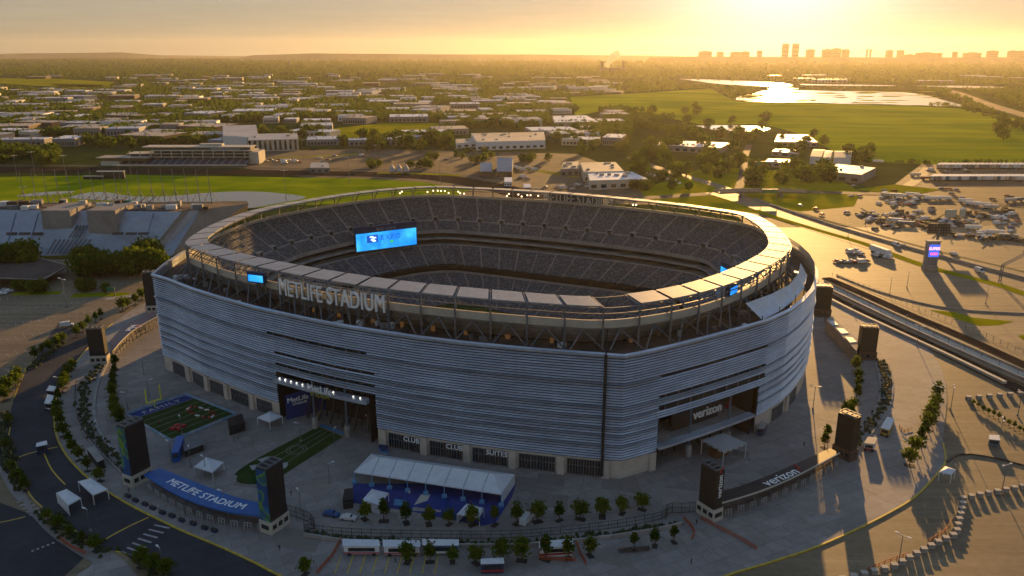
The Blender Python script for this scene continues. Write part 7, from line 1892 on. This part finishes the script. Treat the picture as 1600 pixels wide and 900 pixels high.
# bollard planters of the zigzag line
px = [(1300, 912), (1357, 898), (1400, 886), (1433, 867), (1467, 849), (1494, 837), (1497, 820), (1502, 800), (1505, 781), (1533, 775), (1570, 768), (1610, 760)]
Z = resample(ATS(px), step=3.1)
for k, p in enumerate(Z):
    t = thing('concrete_planter', '%s concrete planter from the bottom end of the zigzag line on the right' % nth(k), 'planter', (p[0], p[1], 0), math.atan2(-sdir.x, sdir.y) * 0, 'zigzag line of planters')
    s = MB(); s.box((0, 0, -.1), (1.5, 1.2, 1.1), 0, .94); s.build('box', M['concrete'], t, False); s = MB(); s.box((0, 0, 1.0), (1.6, 1.3, .18)); s.build('rim', M['cream'], t, False)
Z = resample(ATS([(1513, 624), (1560, 620), (1610, 616)]), step=4.2)
for k, p in enumerate(Z):
    t = thing('concrete_planter', '%s concrete planter from the left in the straight upper right row' % nth(k), 'planter', (p[0], p[1], 0), 0, 'straight row of planters')
    s = MB(); s.box((0, 0, -.1), (1.7, 1.3, 1.2), 0, .94); s.build('box', M['concrete'], t, False); s = MB(); s.box((0, 0, 1.1), (1.8, 1.4, .18)); s.build('rim', M['cream'], t, False)
row([(1520 + k * 8, 631 + k * 4.6) for k in range(11)], '%s shrub from the left in the slanting upper right row', 'slanting row of shrubs', (.35, .45), 2)
for lab, px in (('orange and white barrier in the lower right lot', [(1450, 848), (1465, 840), (1480, 828), (1486, 815)]), ('long low orange barrier by the bottom right planters', [(1355, 893), (1385, 880), (1420, 868)]), ('orange barrier patch left of the sunlit tree row', [(1405, 668), (1412, 676), (1425, 672)])):
    pts = resample(ATS(px), step=2.0); mb = MB()
    for a, b in zip(pts[:-1], pts[1:]):
        mb.bar((a[0], a[1], -.1), (a[0], a[1], 1.1), 0.14)
        for zz in (0.4, 1.0): mb.bar((a[0], a[1], zz), (b[0], b[1], zz), 0.16)
    tag(mb.build('barrier', M['orange']), lab, 'barrier', 'orange barriers on the right')
cars(sorted([(rnd.uniform(430, 740), rnd.uniform(242, 256)) for _ in range(16)]), 'scattered over the brown lot beyond the track', 'cars in the brown lot', .1, -.3, 1.3)
cars(sorted([(rnd.uniform(830, 985), rnd.uniform(288, 298)) for _ in range(12)]), 'along the lane just behind the far rim', 'cars behind the far rim', .1, -.25, 1.2)
cars(sorted([(rnd.uniform(1300, 1600), rnd.uniform(290, 312)) for _ in range(20)]), 'in the open ground below the trailer rows', 'cars below the trailer rows', .2, -.25, 1.2)
road('grass_strip', [(430, 246), (520, 243), (560, 240)], 9, -.33, M['marsh'], 'short green strip in the brown lot beyond the track')
road('grass_strip', [(590, 270), (660, 271), (720, 274)], 9, -.17, M['marsh'], 'green strip between track and lot')
road('grass_strip', [(820, 262), (850, 268), (900, 276)], 9, -.33, M['marsh'], 'weedy green strip near the pavilions')
grove(10, 735, 860, 240, 262, 'around the dark pavilions', mid, (.6, .9), 'trees around the pavilions')
# masts round the race track
for k, (u, v) in enumerate([(28, 282), (55, 275), (104, 282), (190, 300), (206, 285), (447, 310), (474, 252), (546, 285), (588, 262), (688, 290), (757, 262), (812, 262)]):
    x, y = at(u, v); LT.put('%s tall floodlight mast from the left around the race track' % nth(k), (x, y, 0), .3, (1.6, 1.6, 1.0), 'floodlight masts round the track')
s = thing('tote_board', 'small dark tote board in the race track infield', 'board', (*at(175, 279), 0)); x, y = at(175, 281)
q_ = MB(); q_.box((x, y, 1), (26, 2, 7)); q_.build('panel', M['black'], s); q_ = MB(); q_.box((x, y, 8), (27, 2.4, .8)); q_.build('top_rail', M['white'], s)
s = thing('tote_board', 'low white board left of the dark tote board', 'board', (*at(142, 281), 0)); x, y = at(147, 282)
q_ = MB(); q_.box((x, y, 1), (20, 1, 3)); q_.build('panel', M['black'], s); q_ = MB(); q_.box((x, y, 4), (20, 1.2, .6)); q_.build('top_rail', M['white'], s)

# ------------------------------------------------------------------ haze
s = MB(); s.box((0, 300, -1.8), (30000, 30000, 300)); hz = s.build('haze', mat('unused', (1, 1, 1)))
hm = bpy.data.materials.new('warm_haze'); hm.use_nodes = True; nt = hm.node_tree
for n_ in list(nt.nodes):
    if n_.type == 'BSDF_PRINCIPLED': nt.nodes.remove(n_)
pv = nt.nodes.new('ShaderNodeVolumePrincipled'); pv.inputs['Density'].default_value = HAZE_D; pv.inputs['Color'].default_value = (1.0, .93, .80, 1); pv.inputs['Anisotropy'].default_value = .6
nt.links.new(pv.outputs[0], nt.nodes['Material Output'].inputs['Volume']); hz.data.materials.clear(); hz.data.materials.append(hm)
tag(hz, 'warm morning haze over the whole landscape', 'haze', None, 'stuff')
